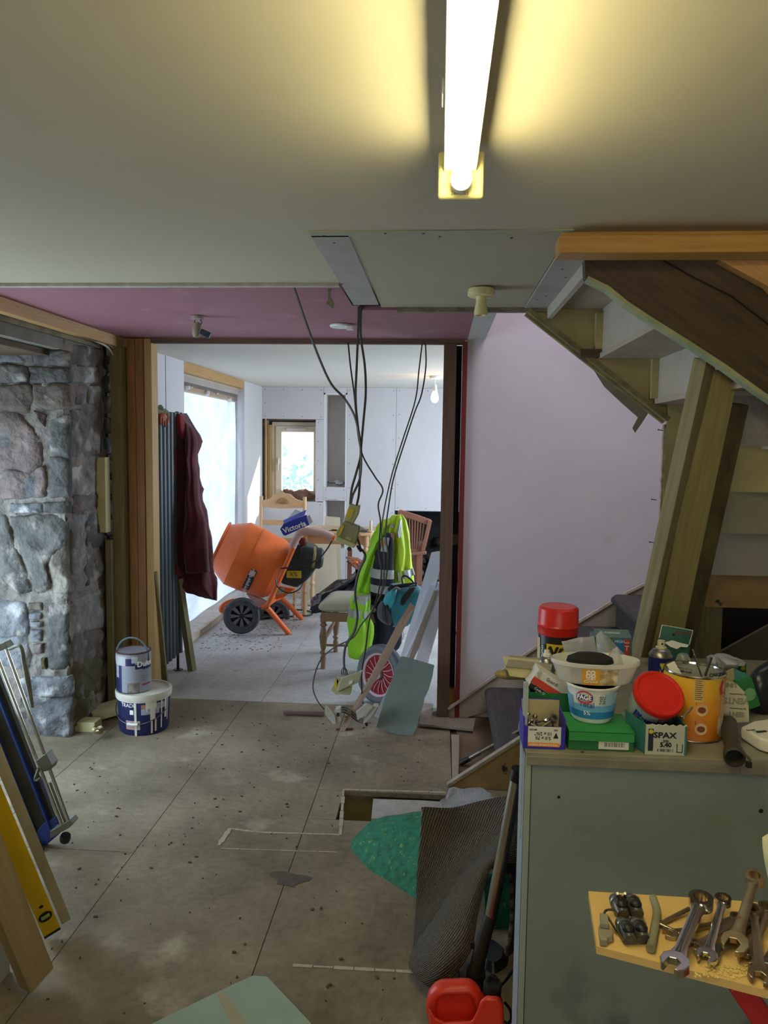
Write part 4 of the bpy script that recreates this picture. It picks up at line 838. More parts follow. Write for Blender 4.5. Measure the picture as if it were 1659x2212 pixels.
# ================================================================ cement mixer
ORG = mat('orange_mixer_paint', 'e8702c', .42, c2='d25f24', scale=3, c3='a8663c', s3=5, t3=.72); ORGD = mat('orange_frame_paint', 'e0692e', .4, var=.1, scale=9); RUB = mat('dark_rubber', '35383d', .7, c2='4d5156', scale=20)
MOT_T = mat('grey_tape', '4a4d52', .5)
mx = thing('cement_mixer', 'orange cement mixer with tilted drum standing in the far room', 'cement mixer', tuple(A(560, 1372, Z=0)))
YD = 6.42
a0 = A(480, 1175, Y=YD); ax = (A(480, 1175, Y=YD)-A(600, 1233, Y=YD)).normalized(); ax = (ax+V((0, -.16, 0))).normalized()
c0 = A(600, 1233, Y=YD); L = (a0-c0).length
prof = [(.05, -.05), (.16, -.045), (.232, -.01), (.262, .03), (.283, L*.46), (.288, L*.46), (.288, L*.485), (.283, L*.485), (.285, L*.70), (.200, L*.985), (.208, L), (.205, L+.01), (.19, L+.005), (.19, L-.02), (.272, L*.69), (.27, .05), (.05, 0)]
obj('drum', MB().lathe(prof, c0, ax, 48), ORG, mx, smooth=.35)
b = MB()
for k in range(3): 
    d = ax.cross(V((0, 1, 0))).normalized(); e = d.cross(ax); q = k*2.1; b.beam(c0+ax*.05+(d*math.cos(q)+e*math.sin(q))*.2, c0+ax*(L*.6)+(d*math.cos(q+.6)+e*math.sin(q+.6))*.22, .05, .006)
obj('mixing_blades', b, ORGD, mx, kind='stuff')
obj('mouth_rim', MB().lathe([(.2, L-.005), (.209, L), (.209, L+.012), (.198, L+.012)], c0, ax, 48, closed=True), ORG, mx)
for q0_, q1_ in ((1.9, 2.15), (2.5, 2.75)):
    d_ = ax.cross(V((0, 1, 0))).normalized(); e_ = d_.cross(ax).normalized()
    obj('rim_tape', MB().tube([c0+ax*(L+.004)+(d_*math.cos(q0_+(q1_-q0_)*k/5)+e_*math.sin(q0_+(q1_-q0_)*k/5))*.207 for k in range(6)], .012, 8), MOT_T, mx)
# black name strip wrapped on the lower drum
up_ = ax.cross(V((0, -1, 0))).normalized(); fr = up_.cross(ax).normalized()
if fr.y > 0: fr = -fr
dn = ax.cross(fr); dn = dn if dn.z < 0 else -dn
def drum_pt(h, a, r): return c0+ax*h+(fr*math.cos(a)+dn*math.sin(a))*r
def drum_r(h): return .262+(.283-.262)*(h-.03)/(L*.46-.03)+.0015
hs = .19
b = MB(); b.grid(lambda i, j: drum_pt(hs+(j-.5)*.062*(1 if .06 < i else .8), .02+.82*i, drum_r(hs)+.001), 16, 2)
obj('name_strip', b, mat('black_sticker', '26262b', .4, var=.02), mx)
b = MB(); b.grid(lambda i, j: drum_pt(hs+(j-.5)*.05, .05+.17*i, drum_r(hs)+.003), 6, 1); obj('strip_badge', b, mat('badge_red_white', 'c9a4a4', .4, c2='b23040', scale=18, contrast=.03), mx)
cu = bpy.data.curves.new('t', 'FONT'); cu.body = 'Altrad-Belle.com'; cu.size = .042; cu.align_x = 'CENTER'; cu.align_y = 'CENTER'; to = bpy.data.objects.new('t', cu); COL.objects.link(to)
me0 = bpy.data.meshes.new_from_object(to); bpy.data.objects.remove(to); b = MB()
for p in me0.vertices: b.v.append(drum_pt(hs-p.co.y, .53-p.co.x/.27*1.0, drum_r(hs)+.003))
b.f = [tuple(f.vertices) for f in me0.polygons]; b.uv = [[(0, 0)]*len(f) for f in b.f]; obj('strip_lettering', b, WINK, mx, smooth=False)
YN, YF = 6.10, 6.72
def MP(x, y, Y=YN): return A(x, y, Y=Y)
obj('frame_tube', MB().tube([MP(640, 1165), MP(634, 1182), MP(620, 1215), MP(600, 1260), MP(583, 1297), MP(577, 1308), MP(565, 1312)], .021, 12, 5), ORGD, mx)
SLV = mat('pale_pink_sleeve', 'c7a09a', .6, c2='b58d86', scale=8)
obj('handle_sleeve', MB().tube([MP(632, 1182), MP(640, 1164), MP(650, 1150), MP(668, 1147), (MP(700, 1153)), MP(719, 1160)], .030, 14, 5), SLV, mx)
obj('handle_end', MB().tube([MP(715, 1159), MP(724, 1162)], .022, 12), ORGD, mx)
def foot(a, b_): 
    a = MP(*a); bt = A(*b_, Z=.012); obj('leg', MB().tube([a, bt], .023, 12), ORGD, mx); return bt
foot((577, 1312), (624, 1368)); 
obj('leg', MB().tube([A(606, 1290, Y=6.6), A(652, 1336, Z=.012)], .022, 12), ORGD, mx)
obj('cross_tube', MB().tube([A(606, 1290, Y=6.6), A(590, 1298, Y=6.35), MP(574, 1310)], .018, 10, 4), ORGD, mx)
obj('frame_plate', MB().poly3([A(x, y, Y=6.4) for x, y in ((597, 1266), (636, 1272), (614, 1290), (594, 1296))], .06, (0, 1, 0)), ORGD, mx, smooth=False)
obj('rating_label', MB().poly3([A(x, y, Y=6.395) for x, y in ((598, 1270), (615, 1269), (613, 1282), (596, 1284))], .003, (0, -1, 0)), mat('pale_label', 'aab8a4', .5), mx, smooth=False)
obj('drum_cradle', MB().poly3([A(x, y, Y=6.38) for x, y in ((532, 1283), (545, 1286), (575, 1302), (570, 1312), (556, 1312))], .06, (0, 1, 0)), SLV, mx, smooth=False)
obj('tow_bar', MB().tube([A(505, 1298, Y=6.3), A(488, 1304, Y=6.25), A(478, 1314, Y=6.2), A(484, 1320, Y=6.2), A(520, 1322, Y=6.2)], .022, 12, 5), ORGD, mx)
obj('axle', MB().tube([A(522, 1331, Y=6.2), A(588, 1328, Y=6.75)], .012, 8), BLACK, mx)
def wheel(cx, cy, Y, r, parent):
    c = A(cx, cy, Y=Y); ax_ = V((.28, -1, 0)).normalized()
    w = obj('wheel', MB().lathe([(r*.68, -.025), (r*.9, -.03), (r, -.018), (r, .018), (r*.9, .03), (r*.68, .025)], c, ax_, 40, closed=True), RUB, parent)
    obj('rim', MB().lathe([(r*.70, -.02), (r*.70, .026), (r*.64, .026), (r*.6, .005), (r*.6, -.02)], c, ax_, 36, closed=True), mat('grey_rim', '4a4e54', .5), w)
    u = V((0, 0, 1)); s = ax_.cross(u).normalized(); b = MB()
    for k in range(8):
        q = k*math.pi/4; d = u*math.cos(q)+s*math.sin(q); e = ax_.cross(d)
        b.poly3([c+ax_*.012+d*r*.08+e*r*.03, c+ax_*.012+d*r*.62+e*r*.12, c+ax_*.012+d*r*.62-e*r*.12, c+ax_*.012+d*r*.08-e*r*.03], .006)
    obj('spokes', b, mat('grey_spoke', '686d74', .5), w, kind='stuff', smooth=False)
    obj('rear_disc', MB().lathe([(.01, -.012), (r*.62, -.012)], c, ax_, 30), mat('wheel_dark', '1d2024', .6), w)
    obj('hub', MB().lathe([(r*.13, -.02), (r*.13, .03), (r*.05, .034)], c, ax_, 16), BLACK, w)
wheel(522, 1330, 6.17, .150, mx); wheel(590, 1330, 6.78, .150, mx)
MOT = mat('motor_housing', '2c322f', .5, c2='1d2220', scale=5)
q = [(640, 1176), (660, 1178), (678, 1186), (686, 1202), (684, 1222), (664, 1252), (641, 1270), (610, 1262), (604, 1256), (622, 1216), (634, 1190)]
obj('motor_housing', MB().poly3([MP(x, y, 6.22) for x, y in q], .22, (0, 1, 0)), MOT, mx, bev=.015, smooth=False)
obj('motor_drum', MB().lathe([(.075, -.02), (.088, 0), (.088, .15), (.07, .17)], A(660, 1203, Y=6.19)+V((-.03, .02, 0)), (1, .25, -.12), 28), MOT, mx)
obj('brass_band', MB().lathe([(.089, .08), (.091, .082), (.091, .1), (.089, .102)], A(660, 1203, Y=6.19)+V((-.03, .02, 0)), (1, .25, -.12), 28), mat('brassy_band', '9a8a55', .4, metal=.6), mx)
obj('yellow_label', MB().poly3([MP(x, y, 6.215) for x, y in ((620, 1233), (651, 1233), (651, 1249), (619, 1248))], .003, (0, -1, 0)), mat('yellow_sticker', 'c8ae2c', .5), mx, smooth=False)
text('X%', .05, MP(634, 1241, 6.209), (1, 0, 0), (0, 0, 1), INK, mx)
obj('red_switch', MB().ball(A(655, 1170, Y=6.15), .035, 12, sx=1.1), REDT, mx)
obj('power_lead', MB().tube([MP(607, 1228, 6.05), MP(640, 1224, 6.05), MP(672, 1216, 6.05), MP(692, 1204, 6.07), MP(708, 1184, 6.1), MP(717, 1168, 6.1)], .006, 8, 6), BLACK, mx)
obj('power_lead', MB().tube([MP(596, 1250, 6.05), MP(600, 1268, 6.03), MP(622, 1281, 6.03), MP(645, 1274, 6.05), MP(655, 1258, 6.1)], .005, 8, 6), BLACK, mx)
solo('extension_lead', MB().tube([A(565, 1338, Z=.008), A(600, 1332, Z=.008), A(640, 1331, Z=.008), A(672, 1328, Z=.008), A(668, 1320, Z=.008), A(630, 1316, Z=.008), A(600, 1313, Z=.008)], .006, 8, 5), BLACK, 'thin black extension lead trailing on the floor behind the cement mixer', 'cable')
# tissue box
BLU = mat('blue_card', '2738a0', .4, c2='222f8c', scale=6)
t = thing('tissue_box', 'torn blue cardboard box propped on the mixer drum', 'box', tuple(A(640, 1160, Y=6.2)))
YB = 6.16
def BP(x, y, Y=YB): return A(x, y, Y=Y)
obj('front', MB().poly3([BP(605, 1143), BP(612, 1133), BP(662, 1116), BP(668, 1134), BP(617, 1157), BP(612, 1156)], .006, (0, 1, 0)), BLU, t, smooth=False)
obj('top_flap', MB().poly3([BP(612, 1124, YB+.02), BP(662, 1101, YB+.02), BP(658, 1112, YB), BP(613, 1132, YB)], .004), mat('lighter_blue_card', '6a72c4', .4, c2='4a54b4', scale=20), t, smooth=False)
obj('back', MB().poly3([BP(612, 1131, YB+.12), BP(662, 1112, YB+.12), BP(668, 1132, YB+.12), BP(617, 1155, YB+.12)], .004, (0, 1, 0)), BLU, t, smooth=False)
obj('base', MB().poly3([BP(617, 1157), BP(668, 1134), BP(668, 1134, YB+.12), BP(617, 1157, YB+.12)], .004), BLU, t, smooth=False)
obj('end_flap', MB().poly3([BP(662, 1116), BP(669, 1112), BP(676, 1127), BP(668, 1133)], .006, (0, 1, 0)), mat('pale_card_inside', 'b3b3bd', .6), t, smooth=False)
obj('tissue', MB().poly3([BP(623, 1118, YB+.05), BP(638, 1100, YB+.06), BP(652, 1106, YB+.05), BP(656, 1112, YB+.05)], .01, (0, 1, 0)), mat('white_tissue', 'e6e6ea', .8), t, smooth=False)
dd = (BP(660, 1124)-BP(612, 1142)).normalized(); uu = V((0, -1, 0)).cross(dd); uu = uu if uu.z > 0 else -uu
text('Victoria', .062, BP(636, 1139, YB-.003), dd, uu, WINK, t, bold=.0015)

# ================================================================ chairs, table
BEECH = wood('pale_varnished_wood', 'd2ac80', 'c0976a', .4); WALN = wood('turned_brown_wood', '97785a', '7a5f45', .45)
def turned(b, top, bot, r=.018):
    top, bot = V(top), V(bot); d = bot-top; L_ = d.length
    pr_ = [(1.0, 0), (1.0, .13), (.6, .15), (1.15, .19), (.6, .23), (.8, .26), (1.25, .40), (.8, .62), (.6, .66), (1.1, .70), (.6, .74), (.95, .80), (.7, .92), (.8, 1)]
    return b.lathe([(r*a, h*L_) for a, h in pr_], top, d, 12)
# ladder-back chair behind the mixer
YC = 7.25
t = thing('ladderback_chair', 'pale varnished ladder-back chair with carved shell top behind the mixer', 'chair', (A(610, 1200, Y=YC).x, YC-.2, 0))
xl, xr = A(563, 1150, Y=YC).x, A(657, 1150, Y=YC).x; zt = A(563, 1072, Y=YC).z
for x in (xl, xr): obj('post', MB().tube([(x, YC-.05, 0), (x, YC-.02, .45), (x, YC+.03, zt)], .019, 10, 4), BEECH, t)
pts = [(0, .5), (.06, .52), (.2, .62), (.34, .94), (.5, 1.0), (.66, .94), (.8, .62), (.94, .52), (1, .5), (1, .08), (.5, 0), (0, .08)]
wd_ = xr-xl; b = MB().prism([(x*wd_, y*.15) for x, y in pts], (xl, YC+.01, zt-.115), (1, 0, 0), (0, 0, 1), -.022)
obj('crest_rail', b, BEECH, t, smooth=False, bev=.003)
b = MB(); cc = V(((xl+xr)/2, YC+.002, zt-.07))
for k in range(7):
    q = math.pi*(.08+.84*k/6); b.tube([cc, cc+V((.055*math.cos(q), 0, .05*math.sin(q)))], .0025, 6)
b.tube([cc+V((.06*math.cos(math.pi*k/10), 0, .055*math.sin(math.pi*k/10))) for k in range(11)], .003, 6)
obj('shell_carving', b, wood('carved_groove', 'a67c4c', '8c6438'), t, kind='stuff')
for z in (zt-.25, zt-.42): obj('ladder_rail', MB().box(xl, YC, z-.025, xr, YC+.018, z+.025), BEECH, t, smooth=False, bev=.004)
obj('seat', MB().box(xl-.02, YC-.42, .43, xr+.02, YC+.0, .47), BEECH, t, smooth=False, bev=.008)
for x in (xl+.02, xr-.02): obj('leg', turned(MB(), (x, YC-.38, .43), (x, YC-.39, 0)), BEECH, t)
obj('stretcher', MB().tube([(xl, YC-.2, .2), (xr, YC-.2, .2)], .009, 8), BEECH, t)
# table behind
TT = wood('pine_table_top', 'cda87c', 'b98f60', .4)
yt = 7.3; zt2 = A(800, 1158, Y=6.9).z
t = thing('kitchen_table', 'pale pine kitchen table with rounded corners behind the cement mixer', 'table', (-1.0, 7.2, 0))
x0, x1 = A(655, 1150, Y=7.2).x, A(808, 1150, Y=6.9).x
pl = [(x0, 6.88), (x1-.12, 6.88), (x1-.03, 6.92), (x1, 7.0), (x1, 7.45), (x0, 7.45)]
obj('table_top', MB().prism(pl, (0, 0, zt2), (1, 0, 0), (0, 1, 0), .025), TT, t, smooth=False, bev=.004)
for x, y in ((x0+.06, 6.95), (x1-.08, 6.97), (x0+.06, 7.38), (x1-.08, 7.38)): obj('leg', turned(MB(), (x, y, zt2), (x, y, 0), .028), BEECH, t)
obj('apron', MB().box(x0+.06, 6.96, zt2-.09, x1-.08, 6.98, zt2), BEECH, t, smooth=False)
p = A(801, 1157, Y=6.98); solo('wooden_peg', MB().lathe([(.028, 0), (.028, .012), (.013, .016), (.013, .1), (.008, .11)], (p.x, p.y, zt2+.026), n=16), mat('pale_peg', 'd3c29c', .5), 'pale wooden peg stand on the table top', 'peg')
p = A(785, 1152, Y=7.0); solo('work_glove', MB().ball((p.x, p.y, zt2+.045), .05, 12, sx=1.2, sz=.45).jitter(.03, 18, 5), fabric('grey_glove', '5d5f5c', '8f918c'), 'crumpled grey work glove on the table beside the wooden peg', 'glove')
p = A(690, 1141, Y=7.1); solo('wrapping_paper', MB().grid(lambda i, j: (p.x-.16+.36*i, p.y-.08+.2*j, zt2+.03+.03*NZ.noise(V((i*4, j*3, 2)))), 12, 8), mat('brown_wrap', 'b8a183', .7), 'crumpled brown paper lying on the table top', 'paper', solid=.002)
# boards leaning below the niche
for k, (x0_, x1_, y0_, Yb, lab) in enumerate(((702, 734, 1115, 7.95, 'cream board offcut leaning against the back wall under the niche, taller one'), (668, 725, 1165, 7.7, 'wide cream board leaning behind the mixer motor'))):
    b = MB(); P = [A(x0_, y0_, Y=Yb+.12), A(x1_, y0_+3, Y=Yb+.12)]; Q = [A(x0_-4, 1283, Y=Yb), A(x1_+4, 1284, Y=Yb)]
    for q in Q: q.z = max(.0, 0)
    b.poly3([P[0], P[1], Q[1], Q[0]], .018, (0, 1, 0)); solo('plasterboard_offcut', b, mat('cream_board', 'c3b69a', .75, c2='afa288', scale=3), lab, 'board', smooth=False)
# soft toy on the sill, packet in the niche
t = thing('fur_toy', 'brown furry soft toy lying on the far window sill', 'soft toy', (-1.52, 8.4, .955))
FUR = fabric('brown_fur', '7d5a45', '5a3d2e', sc=20)
for (x, y, r, n_) in ((625, 1062, .045, 'head'), (652, 1068, .085, 'body'), (672, 1072, .05, 'haunch'), (616, 1060, .022, 'paw')):
    p = A(x, y, Y=8.42); p.z = max(p.z, .955+r*.55); obj(n_, MB().ball(p, r, 16, sx=1.25, sy=.9, sz=.7).jitter(.014, 22, r*99), FUR, t)
b = MB(); p = A(733, 1044, Y=8.42); b.ball(p+V((0, 0, .0)), .05, 12, sx=1.1, sz=.5).jitter(.03, 18, 2)
t = thing('plastic_packet', 'crumpled clear packet with dark straps on the niche shelf', 'packet', (p.x, p.y, 1.12)); obj('packet', b, mat('clear_packet', 'c2c2c0', .25, c2='8b8b8b', scale=30), t)
obj('strap', MB().tube([A(707, 1040, Y=8.4), A(713, 1044, Y=8.4), A(722, 1043, Y=8.4), A(730, 1044, Y=8.4)], .004, 6, 5), BLACK, t)

# ---- red-brown slatted folding chair
RBW = wood('red_brown_hardwood', '9f6c56', '82503c', .5)
YR = 6.75
t = thing('slatted_garden_chair', 'reddish-brown slatted wooden armchair behind the hi-vis jacket', 'chair', tuple(A(880, 1300, Y=YR)))
Tq = lambda x, y, Y=YR: A(x, y, Y=Y)
obj('top_rail', MB().poly3([Tq(860, 1108), Tq(864, 1101), Tq(900, 1112), Tq(931, 1123), Tq(929, 1136), Tq(895, 1124), Tq(868, 1116)], .03, (0, 1, 0)), RBW, t, smooth=False, bev=.003)
obj('lower_rail', MB().poly3([Tq(880, 1186), Tq(915, 1190), Tq(914, 1198), Tq(880, 1194)], .03, (0, 1, 0)), RBW, t, smooth=False, bev=.003)
for k in range(7):
    f = k/6; obj('back_slat', MB().beam(Tq(878+f*38, 1117+f*10, YR+.01), Tq(882+f*26, 1192, YR+.01), .0135, .012, up=(0, 1, 0)), RBW, t, smooth=False)
obj('back_post', MB().beam(Tq(929, 1124), Tq(912, 1196), .035, .03, up=(0, 1, 0)), RBW, t, smooth=False, bev=.003)
obj('back_post', MB().beam(Tq(863, 1103), Tq(858, 1190), .03, .03, up=(0, 1, 0)), RBW, t, smooth=False, bev=.003)
obj('arm', MB().beam(Tq(884, 1196, YR-.02), Tq(921, 1194, YR-.02), .06, .022, up=(0, 0, 1)), RBW, t, smooth=False, bev=.003)
obj('front_leg', MB().beam(Tq(907, 1196, YR-.03), Tq(905, 1262, YR-.03), .05, .03, up=(0, 1, 0)), RBW, t, smooth=False)
obj('seat_panel', MB().poly3([Tq(884, 1200), Tq(900, 1200), Tq(902, 1252), Tq(895, 1255)], .02, (0, 1, 0)), RBW, t, smooth=False)
obj('front_leg', MB().beam(Tq(756, 1186, 6.9), Tq(754, 1290, 6.9), .04, .03, up=(0, 1, 0)), RBW, t, smooth=False)
for k in range(3): obj('seat_slat', MB().beam(Tq(752+8*k, 1204+k, 6.8), Tq(774+9*k, 1228-3*k, 6.5), .04, .015), RBW, t, smooth=False)
obj('seat_rail', MB().beam(Tq(752, 1208, 6.75), Tq(800, 1245, 6.75), .05, .03, up=(0, 1, 0)), RBW, t, smooth=False)

# ---- dining chair with cream seat
t = thing('dining_chair', 'turned wooden dining chair with cream padded seat facing the mixer', 'chair', (-.62, 5.4, 0))
Lf = A(698, 1444, Z=0); Lb = A(722, 1408, Z=0); zs = .42
xlft = Lf.x; y0c, y1c = Lf.y, Lb.y; xR = xlft+.42
for x, y in ((xlft, y0c), (xlft+.03, y1c), ): obj('front_leg', turned(MB(), (x, y, zs-.03), (x, y, 0), .024), WALN, t)
for x, y in ((xR, y0c+.02), (xR, y1c)): obj('back_leg', MB().tube([(x+.03, y, 0), (x, y, .45), (x+.06, y, .98)], .018, 10, 4), WALN, t)
obj('seat_rail', MB().box(xlft-.015, y0c-.02, zs-.075, xR, y0c+.0, zs-.01).box(xlft-.015, y0c, zs-.075, xlft+.01, y1c, zs-.01), WALN, t, smooth=False, bev=.003)
cuf = [(-.04, -.045), (.44, -.03), (.44, y1c-y0c+.02), (-.01, y1c-y0c+.03)]
rings = []
for s, dz in ((.97, -.012), (1.03, .01), (1.03, .03), (.97, .052), (.8, .066), (.4, .072)):
    cxx = sum(p[0] for p in cuf)/4; cyy = sum(p[1] for p in cuf)/4; rg = []
    for k in range(4):
        a_, b_ = cuf[k], cuf[(k+1) % 4]
        for f in (.08, .3, .5, .7, .92): rg.append(V((xlft+cxx+((a_[0]+(b_[0]-a_[0])*f)-cxx)*s, y0c+cyy+((a_[1]+(b_[1]-a_[1])*f)-cyy)*s, zs+dz)))
    rings.append(rg)
obj('seat_pad', MB().loft(rings), mat('cream_vinyl', 'a9a48d', .4, var=.05, scale=3), t, smooth=1.2, sub=1)
obj('stretcher', MB().tube([(xlft, y0c, .17), (xR+.02, y0c+.02, .17)], .009, 8), WALN, t)
obj('stretcher', MB().lathe([(.008, 0), (.012, .1), (.018, .2), (.012, .3), (.008, y1c-y0c)], (xlft, y0c, .19), (.08, 1, .18), 10), WALN, t)
obj('stretcher', MB().tube([(xlft+.03, y1c, .26), (xR+.02, y1c, .26)], .009, 8), WALN, t)
obj('top_rail', MB().box(xR+.035, y0c, .87, xR+.06, y1c, .96), WALN, t, bev=.01, smooth=False)

# ---- garments on the chair
HV = mat('hi_vis_yellow', 'c0dc30', .65, c2='a5c424', scale=4, bump=.35, bscale=14); HVG = mat('hi_vis_green', 'a4e030', .65, c2='84c41e', scale=4, bump=.35, bscale=14)
NVY = fabric('navy_workwear', '262a3a', '171a26'); REF = mat('silver_reflective', 'aeb0ab', .35, c2='8c8e8a', scale=12, bump=.2, bscale=30)
t = thing('hi_vis_jacket', 'yellow and navy hi-vis jacket with silver bands draped over the chair back', 'jacket', tuple(A(845, 1420, Y=5.42)))
obj('yellow_body', cloth([(845, 1113, 868, 1109, 5.45, .04), (838, 1128, 878, 1124, 5.45, .08), (834, 1160, 883, 1155, 5.45), (832, 1200, 888, 1198, 5.45), (830, 1240, 893, 1238, 5.45), (828, 1285, 898, 1280, 5.45)], .10, .2, 6, .015, 8, 2), HV, t, smooth=1.5)
obj('hood', cloth([(826, 1122, 842, 1120, 5.42, .03), (816, 1135, 846, 1128, 5.40, .05), (812, 1148, 834, 1142, 5.40, .03)], .05, .3, 4, .012, 14, 6), HV, t, smooth=1.5)
obj('navy_front', cloth([(834, 1150, 847, 1152, 5.34, .02), (822, 1172, 851, 1166, 5.33, .04), (808, 1204, 852, 1200, 5.32, .05), (800, 1250, 852, 1250, 5.32, .06), (800, 1285, 851, 1285, 5.32, .06)], .06, .08, 5, .008, 8, 4), NVY, t, smooth=1.5)
obj('silver_band', cloth([(800, 1226, 852, 1231, 5.31, .063), (800, 1245, 852, 1250, 5.31, .063)], .06, .08, 5, .004, 8, 4, sub=1), REF, t, smooth=.7)
obj('silver_band', cloth([(800, 1260, 848, 1266, 5.31, .063), (800, 1276, 842, 1283, 5.31, .063)], .06, .08, 5, .004, 8, 4, sub=1), REF, t, smooth=.7)
obj('silver_band', cloth([(852, 1232, 892, 1226, 5.44, .108), (852, 1252, 896, 1240, 5.44, .108)], .10, .2, 6, .004, 8, 2, sub=1), REF, t, smooth=.7)
obj('silver_patch', cloth([(862, 1124, 867, 1122, 5.38, .03), (858, 1140, 867, 1140, 5.36, .03), (858, 1161, 866, 1161, 5.35, .03)], .03, .1, 4, .006, 20, 2), REF, t, smooth=.7)
obj('silver_patch', cloth([(838, 1130, 851, 1132, 5.38, .03), (840, 1137, 853, 1140, 5.38, .03)], .03, .1, 4, .004, 20, 3), REF, t, smooth=.7)
obj('left_sleeve', cloth([(826, 1130, 836, 1132, 5.40, .03), (812, 1152, 834, 1158, 5.38, .05), (798, 1176, 824, 1182, 5.36), (790, 1200, 812, 1210, 5.35), (777, 1228, 806, 1236, 5.34), (770, 1258, 802, 1262, 5.34), (770, 1280, 800, 1284, 5.34)], .06, .25, 5, .018, 12, 3), HVG, t, smooth=1.5)
obj('name_badge', MB().poly3([A(x, y, Y=5.26) for x, y in ((828, 1160), (842, 1162), (836, 1192), (822, 1190))], .006, (0, -1, 0)).jitter(.004, 20), mat('badge_pocket', 'a7a9ad', .25), t)
obj('badge_card', MB().poly3([A(x, y, Y=5.25) for x, y in ((823, 1168), (830, 1165), (832, 1178), (823, 1180))], .004, (0, -1, 0)), mat('ochre_card', 'b58b38', .5), t)
t = thing('hi_vis_trousers', 'lime green hi-vis trousers with silver bands hanging off the cream seat', 'trousers', tuple(A(775, 1424, Y=5.25)))
obj('leg', cloth([(768, 1278, 800, 1280, 5.28, .04), (757, 1296, 801, 1294, 5.22), (750, 1325, 800, 1325, 5.2), (750, 1355, 803, 1352, 5.2), (752, 1385, 805, 1380, 5.2), (754, 1412, 796, 1405, 5.2), (757, 1422, 780, 1424, 5.2, .03)], .07, .18, 5, .02, 11, 7), HVG, t, smooth=1.5)
obj('silver_band', cloth([(763, 1284, 801, 1284, 5.235, .078), (757, 1299, 801, 1302, 5.22, .078)], .07, .18, 5, .006, 11, 7, sub=2), REF, t, smooth=.8)
obj('silver_band', cloth([(751, 1312, 802, 1318, 5.205, .078), (750, 1328, 801, 1333, 5.2, .078)], .07, .18, 5, .006, 11, 7, sub=2), REF, t, smooth=.8)
obj('shoe_toe', MB().ball(A(799, 1408, Y=5.3), .035, 12, sz=1.2), BLACK, t)
t = thing('navy_work_trousers', 'dark navy work trousers hanging down behind the wheel', 'trousers', tuple(A(828, 1410, Y=5.3)))
obj('leg', cloth([(801, 1284, 850, 1284, 5.34, .05), (803, 1320, 856, 1320, 5.33), (806, 1360, 870, 1360, 5.33), (807, 1398, 862, 1398, 5.33), (809, 1418, 840, 1418, 5.33, .04)], .07, .14, 5, .014, 8, 9), NVY, t, smooth=1.5)
obj('belt', cloth([(800, 1286, 851, 1286, 5.33, .076), (801, 1293, 852, 1294, 5.33, .076)], .07, .1, 5, .004, 8, 9, sub=1), MATBLK, t)
t = thing('black_bin_bag', 'crumpled black plastic bag slumped behind the cream-seated chair', 'bag', tuple(A(720, 1318, Z=0)))
obj('bag', cloth([(772, 1226, 785, 1224, 6.7, .06), (760, 1244, 790, 1244, 6.65), (735, 1258, 795, 1262, 6.6), (700, 1276, 790, 1290, 6.55), (680, 1296, 740, 1310, 6.5, .08), (664, 1316, 690, 1324, 6.4, .03)], .12, .3, 7, .05, 9, 4), mat('glossy_black_plastic', '1e2026', .22, c2='2c2f36', scale=6, bump=.5, bscale=20), t, smooth=.9)
obj('orange_tag', MB().ball(A(768, 1217, Y=6.62), .025, 10, sx=1.3), ORGD, t)

# ---- teal tool bag
TEAL = fabric('teal_nylon', '16707a', '0f555e', .7); TEALL = fabric('light_teal_nylon', '35a5b4', '2888983'[:6], .6)
t = thing('tool_bag', 'teal and black holdall hanging in front of the hi-vis jacket', 'bag', tuple(A(865, 1352, Y=5.1)))
obj('main_body', cloth([(845, 1262, 900, 1262, 5.1, .05), (836, 1275, 912, 1274, 5.08), (830, 1292, 914, 1295, 5.06), (826, 1312, 906, 1320, 5.06), (830, 1335, 890, 1342, 5.08), (845, 1350, 872, 1354, 5.1, .05)], .11, .04, 4, .008, 7, 2, power=.8), TEAL, t, smooth=1.5)
obj('end_panel', cloth([(846, 1270, 858, 1274, 4.99, .03), (834, 1284, 855, 1292, 4.97, .04), (828, 1298, 850, 1306, 4.97, .04), (832, 1312, 846, 1318, 4.98, .02)], .04, .04, 4, .004, 7, 3), TEALL, t, smooth=1.5)
obj('side_pocket', cloth([(824, 1300, 836, 1298, 5.0, .03), (814, 1316, 842, 1314, 4.98), (816, 1334, 846, 1338, 4.98), (828, 1346, 846, 1350, 5.0, .03)], .06, .15, 5, .012, 9, 4), fabric('grey_nylon', '44474f', '2d2f36'), t, smooth=1.5)
obj('black_trim', MB().tube([A(846, 1264, Y=4.99), A(838, 1300, Y=4.95), A(838, 1330, Y=4.95), A(848, 1350, Y=4.98)], .012, 8, 5), MATBLK, t)
obj('top_zip', MB().tube([A(840, 1273, Y=5.02), A(862, 1266, Y=4.99), A(900, 1262, Y=5.0)], .013, 8, 5), MATBLK, t)
obj('mesh_patch', cloth([(884, 1272, 898, 1270, 4.97, .02), (868, 1290, 888, 1285, 4.94, .02), (866, 1305, 872, 1308, 4.95, .02)], .02, .1, 4, .004, 9, 3), MATBLK, t, smooth=1.2)
obj('handle_loop', MB().tube([A(871, 1262, Y=5.0), A(868, 1248, Y=5.0), A(876, 1244, Y=5.0), A(888, 1252, Y=5.0), A(896, 1262, Y=5.0)], .006, 8, 6), BLACK, t)
obj('buckle', MB().tube([A(846, 1277, Y=4.97), A(856, 1270, Y=4.95), A(864, 1274, Y=4.95)], .009, 8, 4), STEEL, t)
obj('buckle', MB().tube([A(884, 1268, Y=4.98), A(892, 1264, Y=4.97), A(898, 1263, Y=4.97)], .006, 8, 4), STEEL, t)

